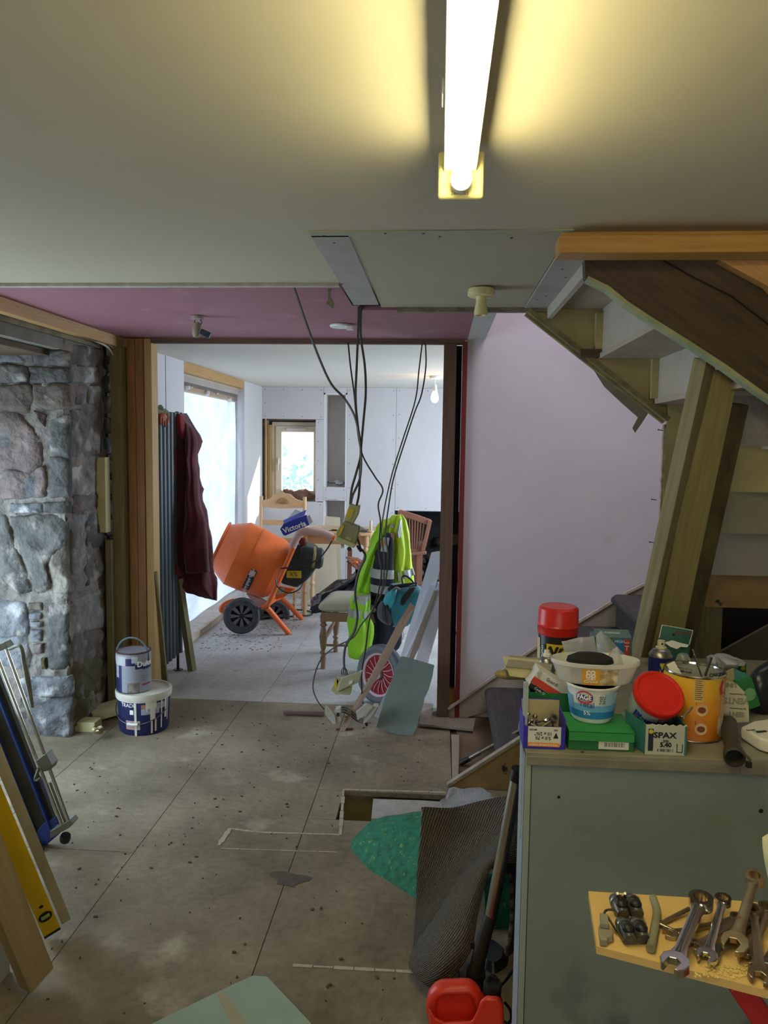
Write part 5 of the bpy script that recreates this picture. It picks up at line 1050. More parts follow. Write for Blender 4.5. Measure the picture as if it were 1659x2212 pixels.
# ---- pneumatic wheel
t = thing('pneumatic_wheel', 'pneumatic wheel with dark red hub leaning behind the brown plank', 'wheel', tuple(A(818, 1524, Z=0)))
wc = A(823, 1457, Y=4.62); wax = V((-.62, -.75, .12)).normalized(); WR = .182
CREM = mat('tyre_grey', '6a7078', .6, c2='54595f', scale=14)
obj('tyre', MB().lathe([(WR*.72, -.028), (WR*.86, -.042), (WR*.97, -.032), (WR, -.01), (WR, .01), (WR*.97, .032), (WR*.86, .042), (WR*.72, .028)], wc, wax, 44, closed=True), CREM, t)
obj('tread', MB().lathe([(WR*.96, -.034), (WR+.003, -.014), (WR+.003, .014), (WR*.96, .034)], wc, wax, 44, closed=True), RUB, t)
obj('pink_rim', MB().lathe([(WR*.73, -.03), (WR*.73, .03), (WR*.66, .022), (WR*.66, -.022)], wc, wax, 40, closed=True), mat('pinkish_white_rim', 'd3b4bd', .4), t)
obj('hub_disc', MB().lathe([(.01, .01), (WR*.67, .012), (WR*.67, -.012), (.01, -.01)], wc, wax, 40, closed=True), mat('deep_red_paint', '8c1420', .4), t)
b = MB(); _, s_, u_ = orth(wax)
for k in range(16):
    q = k*math.pi/8; d = s_*math.cos(q)+u_*math.sin(q); d2_ = s_*math.cos(q+.3)+u_*math.sin(q+.3)
    b.tube([wc+wax*.014+d*WR*.2, wc+wax*.02+d2_*WR*.45, wc+wax*.016+d2_*WR*.63], .0025, 5, 3)
obj('spoke_lines', b, mat('pinkish_white_rim', 'd3b4bd', .4), t, kind='stuff')
obj('hub_ring', MB().lathe([(.012, 0), (.026, 0), (.026, .035), (.016, .04), (.012, .04)], wc, wax, 20, closed=True), mat('hub_grey', 'a9a5ad', .4), t)
solo('knotted_string', MB().tube([A(868, 1360, Y=4.9), A(872, 1372, Y=4.9), A(868, 1384, Y=4.9)], .003, 6, 4), mat('white_string', 'b5b5ae', .7), 'short white string knotted between the wheel and the white boards', 'string') 

# ---- boards leaning in the doorway
WB_ = mat('white_board_face', 'b9bdc9', .6, var=.04); BE = mat('board_edge', '8f877c', .8)
def slabthing(name, label, cat, pts, m, th=.012, group=None, wdir=(0, 1, 0), **k):
    b = MB().poly3(pts, th, wdir); return solo(name, b, m, label, cat, group, smooth=False, **k)
Yt, Yb_ = 4.9, 4.35
def LP(x, y, y0=1190, y1=1560, Y0=4.85, Y1=4.3): f = (y-y0)/(y1-y0); return A(x, y, Y=Y0+(Y1-Y0)*f)
slabthing('white_board', 'longest white board strip leaning in the doorway, behind the others', 'board', [LP(x, y) for x, y in ((932, 1194), (950, 1191), (951, 1228), (935, 1290), (880, 1470), (862, 1430))], WB_)
slabthing('white_board', 'white board strip with a torn top leaning in front of the longest one', 'board', [LP(x, y, Y0=4.79, Y1=4.25) for x, y in ((928, 1262), (941, 1264), (936, 1290), (868, 1450), (820, 1552), (808, 1548), (866, 1430))], WB_)
slabthing('white_board', 'rightmost white board strip with a slanted tip leaning in the doorway', 'board', [LP(x, y, Y0=4.78, Y1=4.24) for x, y in ((946, 1257), (967, 1284), (925, 1430), (916, 1480), (884, 1480), (905, 1400))], WB_, th=.02)
slabthing('white_board', 'narrow bare board edge showing between the white strips', 'board', [LP(x, y, Y0=4.75, Y1=4.26) for x, y in ((938, 1275), (942, 1276), (905, 1400), (886, 1440), (878, 1438), (900, 1370))], BE)
GB = mat('green_moisture_board', '66756f', .75, c2='5b6a64', scale=5, c3='737f7a', s3=7, t3=.62)
P = [(865, 1420), (872, 1419), (938, 1438), (934, 1462), (926, 1490), (917, 1508), (915, 1520), (905, 1552), (903, 1566), (892, 1593), (860, 1590), (813, 1571), (830, 1510)]
def GP(x, y): f = (y-1420)/(1590-1420); return A(x, y, Y=4.30+(4.11-4.30)*f)
pts = [GP(x, y) for x, y in P]
for q in pts: q.z = max(q.z, .002)
t_ = slabthing('moisture_board', 'grey-green moisture board offcut with a chipped edge leaning by the doorway', 'board', pts, GB, th=.0125)
slabthing('brown_plank', 'long narrow brown hardboard strip leaning across the wheel', 'plank', [A(733, 1578, Z=.001), A(744, 1580, Z=.001), A(830, 1440, Y=4.3), A(897, 1312, Y=4.46), A(886, 1303, Y=4.46), A(860, 1345, Y=4.42), A(800, 1460, Y=4.28)], wood('brown_hardboard', '8c7766', '7a6657', .8), th=.008)
slabthing('floor_strip', 'thin brown strip lying on the floor left of the loose sockets', 'strip', [A(612, 1539, Z=.01), A(700, 1541, Z=.01), A(700, 1546, Z=.01), A(613, 1543, Z=.01)], wood('dark_red_strip', '6b4f44', '4f382f'), th=.01, wdir=(0, 0, 1))
slabthing('floor_strip', 'short dark sliver under the foot of the brown strip', 'strip', [A(726, 1575, Z=.001), A(763, 1574, Z=.001), A(763, 1577, Z=.001), A(726, 1578, Z=.001)], OLDW, th=.006, wdir=(0, 0, 1))
slabthing('loose_board', 'short brown board lying by the foot of the door post', 'board', [A(905, 1568, Z=.014), A(912, 1522, Z=.014), A(936, 1524, Z=.014), A(932, 1556, Z=.014), A(1027, 1556, Z=.014), A(1022, 1580, Z=.014)], LOOSE, th=.012, wdir=(0, 0, 1))
def AP(q):
    return A(q[0], q[1], Y=q[2])
def sheet(rows, nu=6, nv=6, amp=.0, fr=8, seed=0):
    """open cloth/carpet surface through rows of (px,py,Y) points"""
    R = [smooth_path([AP(q) if len(q) == 3 and not isinstance(q, V) else q for q in r], nv) for r in rows]
    cols = [smooth_path([r[j] for r in R], nu) for j in range(len(R[0]))]
    n = len(cols[0]); m = len(cols); b = MB()
    cum = [0]
    for i in range(1, n): cum.append(cum[-1]+(cols[0][i]-cols[0][i-1]).length)
    vm = [0]
    for j in range(1, m): vm.append(vm[-1]+(cols[j][0]-cols[j-1][0]).length)
    for j in range(m): b.v += [p+NZ.noise_vector(p*fr+V((seed, 0, 0)))*amp for p in cols[j]]
    for j in range(m-1):
        for i in range(n-1):
            b.face((j*n+i, (j+1)*n+i, (j+1)*n+i+1, j*n+i+1), ((cum[i], vm[j]), (cum[i], vm[j+1]), (cum[i+1], vm[j+1]), (cum[i+1], vm[j])))
    return b
# ================================================================ hatch board, carpet, underlay, vacuum, can
slabthing('hatch_board', 'grey board offcut laid half across the floor hatch', 'board', [A(x, y, Z=.002) for x, y in ((806, 1734), (905, 1737), (985, 1742), (985, 1790), (802, 1776))], CHIPB, th=.018, wdir=(0, 0, 1))
RUG = bpy.data.materials.new('ribbed_dark_carpet'); RUG.use_nodes = True; nt = RUG.node_tree; N = nt.nodes; Lk = nt.links; bs = N['Principled BSDF']
tc = N.new('ShaderNodeTexCoord'); wv = N.new('ShaderNodeTexWave'); wv.bands_direction = 'Y'; wv.inputs['Scale'].default_value = 29; wv.inputs['Distortion'].default_value = 2.0; wv.inputs['Detail'].default_value = 3; wv.inputs['Detail Scale'].default_value = 6
mp = N.new('ShaderNodeMapping'); mp.inputs['Rotation'].default_value = (0, 0, .25); Lk.new(tc.outputs['UV'], mp.inputs[0]); Lk.new(mp.outputs[0], wv.inputs[0])
cr = N.new('ShaderNodeValToRGB'); cr.color_ramp.elements[0].color = (*lin('1b1813'), 1); cr.color_ramp.elements[1].color = (*lin('6f6454'), 1); Lk.new(wv.outputs['Fac'], cr.inputs[0])
nz = N.new('ShaderNodeTexNoise'); nz.inputs['Scale'].default_value = 90; Lk.new(tc.outputs['UV'], nz.inputs[0]); mx_ = N.new('ShaderNodeMixRGB'); mx_.blend_type = 'MULTIPLY'; mx_.inputs[0].default_value = .7; Lk.new(cr.outputs[0], mx_.inputs[1]); Lk.new(nz.outputs['Fac'], mx_.inputs[2]); 
g2 = N.new('ShaderNodeGamma'); g2.inputs[1].default_value = .82; Lk.new(mx_.outputs[0], g2.inputs[0]); Lk.new(g2.outputs[0], bs.inputs['Base Color']); bs.inputs['Roughness'].default_value = .95
bp = N.new('ShaderNodeBump'); bp.inputs['Strength'].default_value = .8; bp.inputs['Distance'].default_value = .006; Lk.new(wv.outputs['Fac'], bp.inputs['Height']); Lk.new(bp.outputs[0], bs.inputs['Normal'])
t = thing('carpet_remnant', 'folded dark brown ribbed carpet remnant standing beside the grey cabinet', 'carpet', tuple(A(935, 2138, Z=0)))
obj('back_fold', sheet([[(912, 1745, 2.5), (980, 1745, 2.55), (1050, 1730, 2.6), (1128, 1715, 2.65)], [(904, 1850, 2.4), (965, 1838, 2.42), (1030, 1822, 2.4), (1100, 1790, 2.38)], [(900, 1950, 2.33), (935, 1944, 2.32), (968, 1935, 2.3), (1004, 1900, 2.28)], [(896, 2050, 2.28), (905, 2050, 2.26), (914, 2042, 2.25), (926, 2015, 2.24)]], amp=.006), RUG, t, solid=.012, smooth=1.2)
obj('front_fold', sheet([[(1122, 1722, 2.64), (1128, 1760, 2.5), (1132, 1800, 2.4), (1133, 1850, 2.35)], [(1090, 1786, 2.38), (1098, 1810, 2.3), (1108, 1835, 2.25), (1122, 1865, 2.25)], [(1042, 1848, 2.32), (1045, 1860, 2.25), (1050, 1870, 2.2), (1060, 1872, 2.2)], [(1000, 1893, 2.28), (1010, 1915, 2.2), (1022, 1940, 2.15), (1034, 1962, 2.15)], [(948, 1972, 2.26), (970, 2000, 2.15), (1000, 2030, 2.1), (1016, 2050, 2.1)], [(903, 2038, 2.25), (930, 2070, 2.12), (955, 2095, 2.07), (976, 2112, 2.07)], [(885, 2080, 2.24), (893, 2102, 2.15), (913, 2122, 2.10), (940, 2137, 2.08)]], amp=.006), RUG, t, solid=.012, smooth=1.2)
obj('side_fold', sheet([[(1060, 1874, 2.24), (1085, 1868, 2.3), (1110, 1866, 2.36), (1136, 1862, 2.4)], [(1100, 1890, 2.3), (1110, 1890, 2.33), (1122, 1890, 2.36), (1134, 1890, 2.4)], [(1105, 1950, 2.3), (1112, 1950, 2.33), (1122, 1950, 2.36), (1132, 1950, 2.4)], [(1102, 2020, 2.3), (1110, 2020, 2.33), (1118, 2020, 2.36), (1128, 2020, 2.4)], [(1088, 2080, 2.3), (1100, 2084, 2.33), (1110, 2088, 2.36), (1126, 2092, 2.4)]], amp=.004), RUG, t, solid=.012, smooth=1.2)
GRN = mat('green_crumb_underlay', '237a58', .8, c2='14503a', scale=38, bump=.4, bscale=70, c3='6b8f4a', s3=55, t3=.62, w3=.06)
t = thing('green_underlay', 'curled sheet of green foam underlay sticking out under the carpet', 'underlay', tuple(A(741, 1852, Z=0)))
obj('main_sheet', sheet([[(806, 1772, 3.12), (850, 1762, 3.05), (905, 1755, 2.95), (960, 1752, 2.9)], [(754, 1814, 3.02), (800, 1797, 2.96), (850, 1790, 2.88), (925, 1786, 2.8)], [(744, 1830, 2.95), (790, 1834, 2.86), (850, 1846, 2.76), (925, 1860, 2.66)], [(741, 1851, 2.89), (790, 1886, 2.76), (850, 1921, 2.66), (925, 1962, 2.54)]], amp=.006), GRN, t, solid=.008, smooth=1.2)
obj('inner_sheet', sheet([[(1040, 1890, 2.5), (1070, 1885, 2.5), (1110, 1885, 2.5)], [(1045, 1960, 2.46), (1070, 1960, 2.46), (1110, 1960, 2.46)], [(1040, 2010, 2.44), (1070, 2020, 2.44), (1095, 2048, 2.44)]], amp=.004), GRN, t, solid=.008)
t = solo('bubble_wrap', cloth([(985, 1712, 1035, 1710, 2.95, .03), (965, 1724, 1066, 1720, 2.9, .08), (952, 1738, 1062, 1740, 2.85, .10), (965, 1752, 1050, 1754, 2.8, .05)], .08, .2, 5, .012, 14, 2), mat('milky_plastic', 'a9adb3', .3, c2='8d9096', scale=30, bump=.5, bscale=120), 'crumpled white plastic wrap behind the carpet remnant', 'plastic wrap', smooth=1.5)
t = thing('vacuum_cleaner', 'black vacuum cleaner with shiny steel tube leaning by the cabinet', 'vacuum cleaner', tuple(A(1045, 2190, Z=0)))
pt, pm = A(1117, 1680, Y=2.02), A(1061, 1975, Y=2.08)
obj('steel_tube', MB().tube([pt, pm], .0175, 20), mat('brushed_steel_tube', 'c9c7bf', .28, metal=1, var=.05, scale=20), t)
obj('tube_cap', MB().tube([A(1121, 1662, Y=2.015), A(1116, 1684, Y=2.02)], .0205, 20), BLACK, t)
obj('hose_handle', MB().tube([pm, A(1050, 2010, Y=2.08), A(1034, 2070, Y=2.08), A(1026, 2110, Y=2.08)], [.0175, .019, .021, .023], 16, 4), mat('dark_grey_handle', '26251f', .5), t)
obj('elbow', MB().tube([A(1028, 2095, Y=2.08), A(1030, 2130, Y=2.1), A(1050, 2150, Y=2.12)], [.026, .03, .036], 16, 4), MATBLK, t)
obj('button', MB().box(*(A(1020, 2042, Y=2.05)+V((-.006, -.004, -.01))), *(A(1020, 2042, Y=2.05)+V((.006, .004, .012)))), BLACK, t, bev=.002)
obj('body', cloth([(1040, 2050, 1085, 2055, 2.3, .05), (1022, 2080, 1105, 2080, 2.3, .09), (1010, 2110, 1112, 2110, 2.3), (1005, 2150, 1115, 2150, 2.3), (1010, 2190, 1110, 2190, 2.3)], .12, .03, 4, .004, 7, 2), mat('vacuum_shell', '23272b', .35), t)
obj('power_cord', MB().tube([A(1082, 2130, Y=2.1), A(1100, 2108, Y=2.05), A(1118, 2075, Y=2.0), A(1128, 2048, Y=1.98)], .004, 8, 5), BLACK, t)
obj('plug_sleeve', MB().tube([A(1126, 2068, Y=1.95), A(1129, 1992, Y=1.95)], .010, 12), BLACK, t)
obj('cord_tag', MB().box(*(A(1125, 1990, Y=1.95)+V((-.002, -.004, 0))), *(A(1136, 1965, Y=1.95)+V((0, .004, 0)))), WPLAST, t, bev=.001)
# red fuel can
REDP = mat('red_can_plastic', 'd53a26', .38, c2='c03020', scale=6)
t = thing('fuel_can', 'red plastic fuel can with black cap in front of the carpet', 'fuel can', tuple(A(1005, 2540, Z=0)))
YK = 1.90
def K(x, y, dy=0): return A(x, y, Y=YK+dy)
lo = .0
body = []
for s, dy in ((.94, -.075), (1, -.062), (1, .062), (.94, .075)):
    out = [(926, 2175), (937, 2196), (960, 2206), (1020, 2204), (1032, 2180), (1040, 2158), (1052, 2150), (1078, 2152), (1088, 2170), (1090, 2300), (1088, 2430), (1076, 2442), (940, 2442), (926, 2430)]
    cxx, cyy = 1008, 2310; body.append([K(cxx+(x-cxx)*s, cyy+(y-cyy)*(1-(1-s)*.6), dy) for x, y in out])
obj('body', MB().loft(body), REDP, t, bev=.006, smooth=1.0)
obj('handle', MB().tube([K(936, 2200), K(932, 2172), K(938, 2146), K(955, 2133), K(985, 2131), K(1012, 2131), (K(1026, 2142)), K(1034, 2165), K(1044, 2185)], .0145, 14, 5, flat=1.7, up=(0, 1, 0)), REDP, t)
obj('recess_web', MB().poly3([K(x, y, -.006) for x, y in ((934, 2150), (950, 2136), (1020, 2136), (1036, 2180), (1036, 2215), (930, 2215))], .012, (0, 1, 0)), REDP, t, smooth=False)
pc = K(1062, 2150)
obj('neck', MB().lathe([(.03, -.02), (.026, 0), (.022, .006), (.022, .02)], pc, (0, 0, 1), 24), REDP, t)
obj('cap', MB().lathe([(.0235, .006), (.0235, .034), (.021, .04), (.014, .040), (.012, .037), (.001, .037)], pc, (.05, -.1, 1), 28), MATBLK, t)
obj('cap_tab', MB().tube([pc+V((-.012, 0, .04)), pc+V((-.006, .0, .055)), pc+V((.008, 0, .05)), pc+V((.014, 0, .04))], .005, 8, 4), MATBLK, t)
obj('spout_strap', MB().tube([K(1090, 2165), K(1101, 2180), K(1105, 2198), K(1098, 2210), K(1088, 2206)], .004, 8, 5), BLACK, t)
# green plasterboard in the foreground
P = [A(x, y, Z=.004) for x, y in ((120, 2330), (345, 2212), (500, 2137), (545, 2116), (577, 2118), (665, 2212), (760, 2330))]
t = thing('moisture_board', 'pale green moisture board lying on the floor in the foreground', 'board', tuple(A(520, 2212, Z=0)))
obj('board', MB().poly3(P, .0125, (0, 0, 1)), mat('pale_green_board', '93a596', .7, c2='869888', scale=4), t, smooth=False)
obj('paper_strip', MB().poly3([A(x, y, Z=.017) for x, y in ((470, 2146), (484, 2142), (545, 2226), (580, 2290), (520, 2290), (505, 2226))], .0008, (0, 0, 1)), mat('tan_strip', 'a59c80', .7, c2='8f8a72', scale=9), t, smooth=False)
# chromed pipe by the stairs
b0, b1 = A(1000, 1646, Z=.02), A(1135, 1571, Y=3.7)
t = thing('chrome_pole', 'thin chrome pole with black tip lying over the lower stair string', 'pole', tuple(b0)); obj('tube', MB().tube([b0, b0.lerp(b1, .15)], .011, 12).tube([b0.lerp(b1, .15), b1], .0085, 12), CHROME, t, kind='stuff') if 0 else None
obj('tube', MB().tube([b0.lerp(b1, .12), b1], .0085, 12), CHROME, t); obj('collar', MB().tube([b0.lerp(b1, .10), b0.lerp(b1, .28)], .0115, 12), STEEL, t); obj('tip', MB().tube([b0-(b1-b0)*.04, b0.lerp(b1, .11)], .0135, 12), BLACK, t)

# ================================================================ left foreground tools
CAMV = lambda p: (EYEV-p).normalized()
def leaner(px0, py0, X0_, px1, py1, X1_, L_, z0=.01):
    p = A(px0, py0, Z=z0); q = A(px1, py1, X=X1_); d = (q-p).normalized(); return p, p+d*L_, d
p, q, d = leaner(110, 2008, 0, 0, 1752, -1.222, 1.15, .03)
YEL = mat('yellow_level_paint', 'd9b60e', .4, c2='cba60a', scale=8)
t = thing('spirit_level', 'long yellow spirit level leaning behind the thick timber at the left', 'spirit level', tuple(p))
b = MB(); b.beam(p, q, .052, .022, up=CAMV(p)); obj('body', b, YEL, t, bev=.0015, smooth=False)
sd = d.cross(CAMV(p)).normalized(); nn = sd.cross(d).normalized()
if nn.dot(CAMV(p)) < 0: nn = -nn
obj('end_cap', MB().beam(p-d*.012, p, .052, .022, up=CAMV(p)), BLACK, t, bev=.001)
cv = p+d*.085+nn*.011
obj('vial_ring', MB().lathe([(.021, 0), (.021, .002), (.016, .002), (.016, 0)], cv, nn, 24, closed=True), BLACK, t)
obj('vial', MB().tube([cv-sd*.013+nn*.001, cv+sd*.013+nn*.001], .007, 10), mat('green_vial', '8d9a4a', .2), t)
obj('vial_back', MB().lathe([(.016, 0), (.001, .0006)], cv, nn, 20), MATBLK, t)
obj('hang_hole', MB().lathe([(.007, 0), (.001, .0012)], p+d*.135+nn*.011, nn, 16), MATBLK, t)
p2, q2 = p+V((.012, .035, 0)), q+V((.012, .035, 0)); off = sd*(-.018 if sd.x < 0 else .018)
solo('pale_batten', MB().beam(p2+off*1.0, q2+off*1.0, .03, .02, up=CAMV(p)), mat('pale_batten', 'a8a088', .7, c2='8f876f', scale=5), 'pale batten leaning just behind the yellow spirit level', 'batten', smooth=False, bev=.001)
p, q, d = leaner(80, 2112, 0, 0, 1915, -1.17, 1.5, .03)
solo('timber_post', MB().beam(p, q, .085, .047, up=CAMV(p), roll=-.45), wood('pale_construction_timber', 'a3916c', '7f6c48', .65, knots='57431f'), 'thick pale timber post leaning at the bottom left corner', 'timber', smooth=False, bev=.003)
# tile cutter
t = thing('tile_cutter', 'long blue tile cutter with twin steel rails stood on end at the left', 'tile cutter', tuple(A(108, 1835, Z=0)))
YT = 2.80; CB = mat('cutter_blue', '24408f', .4, c2='1b3276', scale=8)
def T_(x, y, dy=0): return A(x, y, Y=YT+dy)
pm_ = V((1, 0, 0))
obj('base', MB().poly3([T_(88, 1837), T_(128, 1800), T_(-60, 1322), T_(-90, 1380)], .02, (0, 1, 0)), mat('cutter_dark_bed', '3b3b2e', .7, c2='2c2b22', scale=6), t, smooth=False)
obj('side_rail', MB().beam(T_(84, 1834, -.005), T_(-92, 1378, -.005), .03, .035, up=(0, 1, 0)), CB, t, smooth=False, bev=.004)
obj('centre_rib', MB().beam(T_(110, 1790, -.01), T_(-70, 1335, -.01), .006, .02, up=(0, 1, 0)), CB, t, smooth=False)
obj('foot_plate', MB().poly3([T_(88, 1836, -.012), T_(130, 1800, -.012), T_(122, 1762, -.012), T_(90, 1782, -.012), T_(76, 1800, -.012)], .014, (0, 1, 0)), CB, t, smooth=False, bev=.003)
for (a, b_) in (((136, 1788), (-8, 1412)), ((150, 1780), (12, 1396))): obj('rail', MB().tube([T_(*a, -.05), T_(*b_, -.05)], .0065, 12), CHROME, t)
obj('scale_rail', MB().tube([T_(143, 1782, -.04), T_(108, 1690, -.045)], .005, 10), STEEL, t); obj('scale_rail', MB().tube([T_(128, 1770, -.04), T_(90, 1680, -.04)], .004, 8), CB, t)
GM = mat('dull_cast_metal', '7d7f72', .5, metal=.6, c2='62645a', scale=9)
obj('end_bracket', MB().poly3([T_(108, 1812, -.06), T_(150, 1788, -.06), T_(157, 1780, -.06), T_(150, 1772, -.06), T_(108, 1796, -.06)], .05, (0, 1, 0)), GM, t, smooth=False, bev=.002)
obj('top_bracket', MB().poly3([T_(-14, 1412, -.06), T_(16, 1400, -.06), T_(8, 1388, -.06), T_(-20, 1398, -.06)], .05, (0, 1, 0)), GM, t, smooth=False, bev=.002)
obj('rubber_foot', MB().lathe([(.018, -.014), (.021, 0), (.018, .014)], T_(141, 1810, -.03), (.3, -.2, 1), 18), BLACK, t)
obj('rubber_foot', MB().lathe([(.012, -.01), (.014, 0), (.012, .01)], T_(88, 1833, -.03), (0, -1, 0), 14), BLACK, t)
obj('carriage', MB().poly3([T_(76, 1644, -.075), T_(98, 1628, -.075), (T_(112, 1654, -.075)), T_(108, 1664, -.075), T_(92, 1668, -.075)], .05, (0, 1, 0)), GM, t, smooth=False, bev=.003)
obj('lever', MB().tube([T_(84, 1660, -.08), T_(76, 1685, -.08), T_(88, 1680, -.08)], .007, 8, 3), GM, t)
obj('handle', MB().tube([T_(20, 1402, -.06), T_(44, 1396, -.08), T_(52, 1430, -.08), T_(60, 1470, -.08), T_(70, 1528, -.08)], [.006, .007, .009, .011, .006], 10, 4), GM, t)

# ================================================================ grey cabinet and what stands on it
ZT = .92; YF0 = 1.685; XL = .205
GC = mat('cabinet_grey_green', '7b8885', .5, c2='707c79', scale=3, c3='5f6b68', s3=5, t3=.60, w3=.08)
GE = mat('cabinet_edge_metal', '8b877a', .45, metal=.3, c2='6f6a5c', scale=14)
cab = thing('steel_cabinet', 'waist-high grey-green metal cabinet covered with boxes and tins', 'cabinet', (.7, 2.0, 0))
obj('front_panel', MB().box(XL+.016, YF0+.004, .0, 1.5, YF0+.02, ZT-.03), GC, cab, smooth=False)
obj('side_panel', MB().box(XL, YF0, 0, XL+.012, YF0+.11, ZT-.004), mat('cabinet_side_blue_grey', '9ba4ac', .5, var=.06), cab, smooth=False)
obj('front_post', MB().box(XL, YF0-.002, 0, XL+.014, YF0+.01, ZT-.004), mat('cabinet_post', '8f9894', .45, var=.05), cab, smooth=False, bev=.002)
obj('dark_rear_fill', MB().box(.34, YF0+.11, 0, 1.5, 2.45, ZT-.013), MATBLK, cab, smooth=False)  # black box added under the top, stands for the open shade there
obj('top_panel', MB().prism([(XL, YF0-.004), (.69, YF0-.004), (.69, 2.5), (.32, 2.5), (XL, YF0+.16)], (0, 0, ZT-.012), (1, 0, 0), (0, 1, 0), .012), mat('cabinet_top', '8f8b7c', .5, c2='6f6a58', scale=7, c3='4f4737', s3=9, t3=.66), cab, smooth=False, bev=.002)
obj('top_edge', MB().box(XL+.002, YF0-.006, ZT-.03, .69, YF0+.004, ZT-.010), GE, cab, smooth=False, bev=.001)
obj('top_panel', MB().box(.694, YF0-.004, ZT-.008, 1.6, 2.5, ZT+.004), mat('cabinet_top', '8f8b7c', .5), cab, smooth=False, bev=.002)
obj('top_edge', MB().box(.67, YF0-.008, ZT-.03, 1.6, YF0+.004, ZT-.006), GE, cab, smooth=False, bev=.001)
obj('upright_strip', MB().box(XL-.004, YF0+.03, .7, XL+.006, YF0+.045, 1.065), mat('cabinet_side_blue_grey', '9ba4ac', .5), cab, smooth=False)
for px, py, r in ((1207, 1722, .0035), (1644, 1752, .005), (1646, 1672, .002)): obj('bolt_hole', MB().lathe([(r, 0), (.0005, .001)], A(px, py, Y=YF0+.0035), (0, -1, 0), 16), MATBLK, cab)
for px, py in ((1258, 1625), (1628, 1642)): obj('rivet', MB().lathe([(.004, 0), (.003, .002), (.0005, .0025)], A(px, py, Z=ZT), (0, 0, 1), 12), OLDW, cab)

def ctr(px, py, z=ZT): return A(px, py, Z=z)
def openbox(root, x0, y0, z0, w, d, h, m, mi, rz=0, t_=.0012, hf=None, parts=('front', 'back', 'side', 'side', 'base')):
    """open-topped card box, front edge on the -Y side; returns (origin, u, v)"""
    u = V((math.cos(rz), math.sin(rz), 0)); v = V((-math.sin(rz), math.cos(rz), 0)); o = V((x0, y0, z0)); up = V((0, 0, 1)); hf = hf or h
    obj('front', MB().obox(o+u*w/2+up*hf/2, u*w/2, v*t_, up*hf/2), m, root, smooth=False)
    obj('back', MB().obox(o+u*w/2+v*d+up*h/2, u*w/2, v*t_, up*h/2), m, root, smooth=False)
    obj('side', MB().obox(o+v*d/2+up*(h+hf)/4, v*d/2, u*t_, up*(h+hf)/4), m, root, smooth=False)
    obj('side', MB().obox(o+u*w+v*d/2+up*(h+hf)/4, v*d/2, u*t_, up*(h+hf)/4), m, root, smooth=False)
    obj('base', MB().obox(o+u*w/2+v*d/2+up*t_, u*w/2, v*d/2, up*t_), mi, root, smooth=False)
    return o, u, v
def flat(root, name, o, u, z0, z1, x0, x1, m, dy=-.0018):
    v = V((-u.y, u.x, 0)); return obj(name, MB().obox(o+u*(x0+x1)/2+V((0, 0, (z0+z1)/2))+v*dy, u*(x1-x0)/2, v*.0004, V((0, 0, (z1-z0)/2))), m, root, smooth=False)
CARD = mat('bare_card', 'a99d78', .8, c2='8f8465', scale=9)
# 1 purple screw box
o_ = ctr(1131, 1617); wX = ctr(1219, 1619).x-o_.x
t = thing('screw_box', 'open purple and orange screw box at the front left corner of the cabinet', 'box', tuple(o_))
PUR = mat('purple_card', '2f25a0', .5, c2='2a2090', scale=5)
o, u, v = openbox(t, o_.x, o_.y+.003, ZT, wX, .085, .088, PUR, CARD, hf=.052)
flat(t, 'white_label', o, u, .011, .052, .009, wX-.009, mat('white_label', 'd2d2ca', .5)); flat(t, 'orange_band', o, u, .006, .015, .009, wX-.011, mat('orange_band', 'e08a2c', .5), -.0022)
obj('inner_lining', MB().box(o.x+.002, o.y+.078, ZT+.02, o.x+wX-.002, o.y+.082, ZT+.087), CARD, t, smooth=False)
for s, sz, x, z in (('5.0 x 70', .0105, wX*.47, .026), ('10 x 2¾"', .0105, wX*.47, .036), ('100', .006, wX*.78, .045), ('MPC570', .005, wX*.22, .045)):
    text(s, sz, o+V((x, -.0024, z)), (-1, 0, 0), (0, 0, -1), INK, t, bold=.0002)
text('MULTI-PURPOSE SCREW', .0058, o+V((wX*.48, -.0030, .0105)), (-1, 0, 0), (0, 0, -1), WINK, t)
obj('screw_icon', MB().poly3([o+V((wX*.78+a, -.0024, b_)) for a, b_ in ((-.006, .026), (.006, .026), (.0015, .036), (.0015, .038), (-.0015, .038), (-.0015, .036))], .0004, (0, -1, 0)), INK, t, smooth=False)
for k in range(10):
    c = o+V((random.uniform(.015, wX-.02), random.uniform(.015, .065), random.uniform(.04, .058))); a = random.uniform(0, 3.1)
    d = V((math.cos(a), math.sin(a), random.uniform(-.2, .5)))*random.uniform(.01, .02)
    obj('screw', MB().tube([c-d, c+d*.6], .0025, 8).lathe([(.0025, 0), (.006, .003), (.006, .005)], c+d*.6, d, 10), CHROME if k % 2 else RUSTY, t)
obj('hex_nut', MB().lathe([(.006, 0), (.011, 0), (.011, .012), (.006, .012)], o+V((wX*.74, .035, .055)), (.3, -.6, .7), 6, closed=True), STEEL, t, smooth=False)
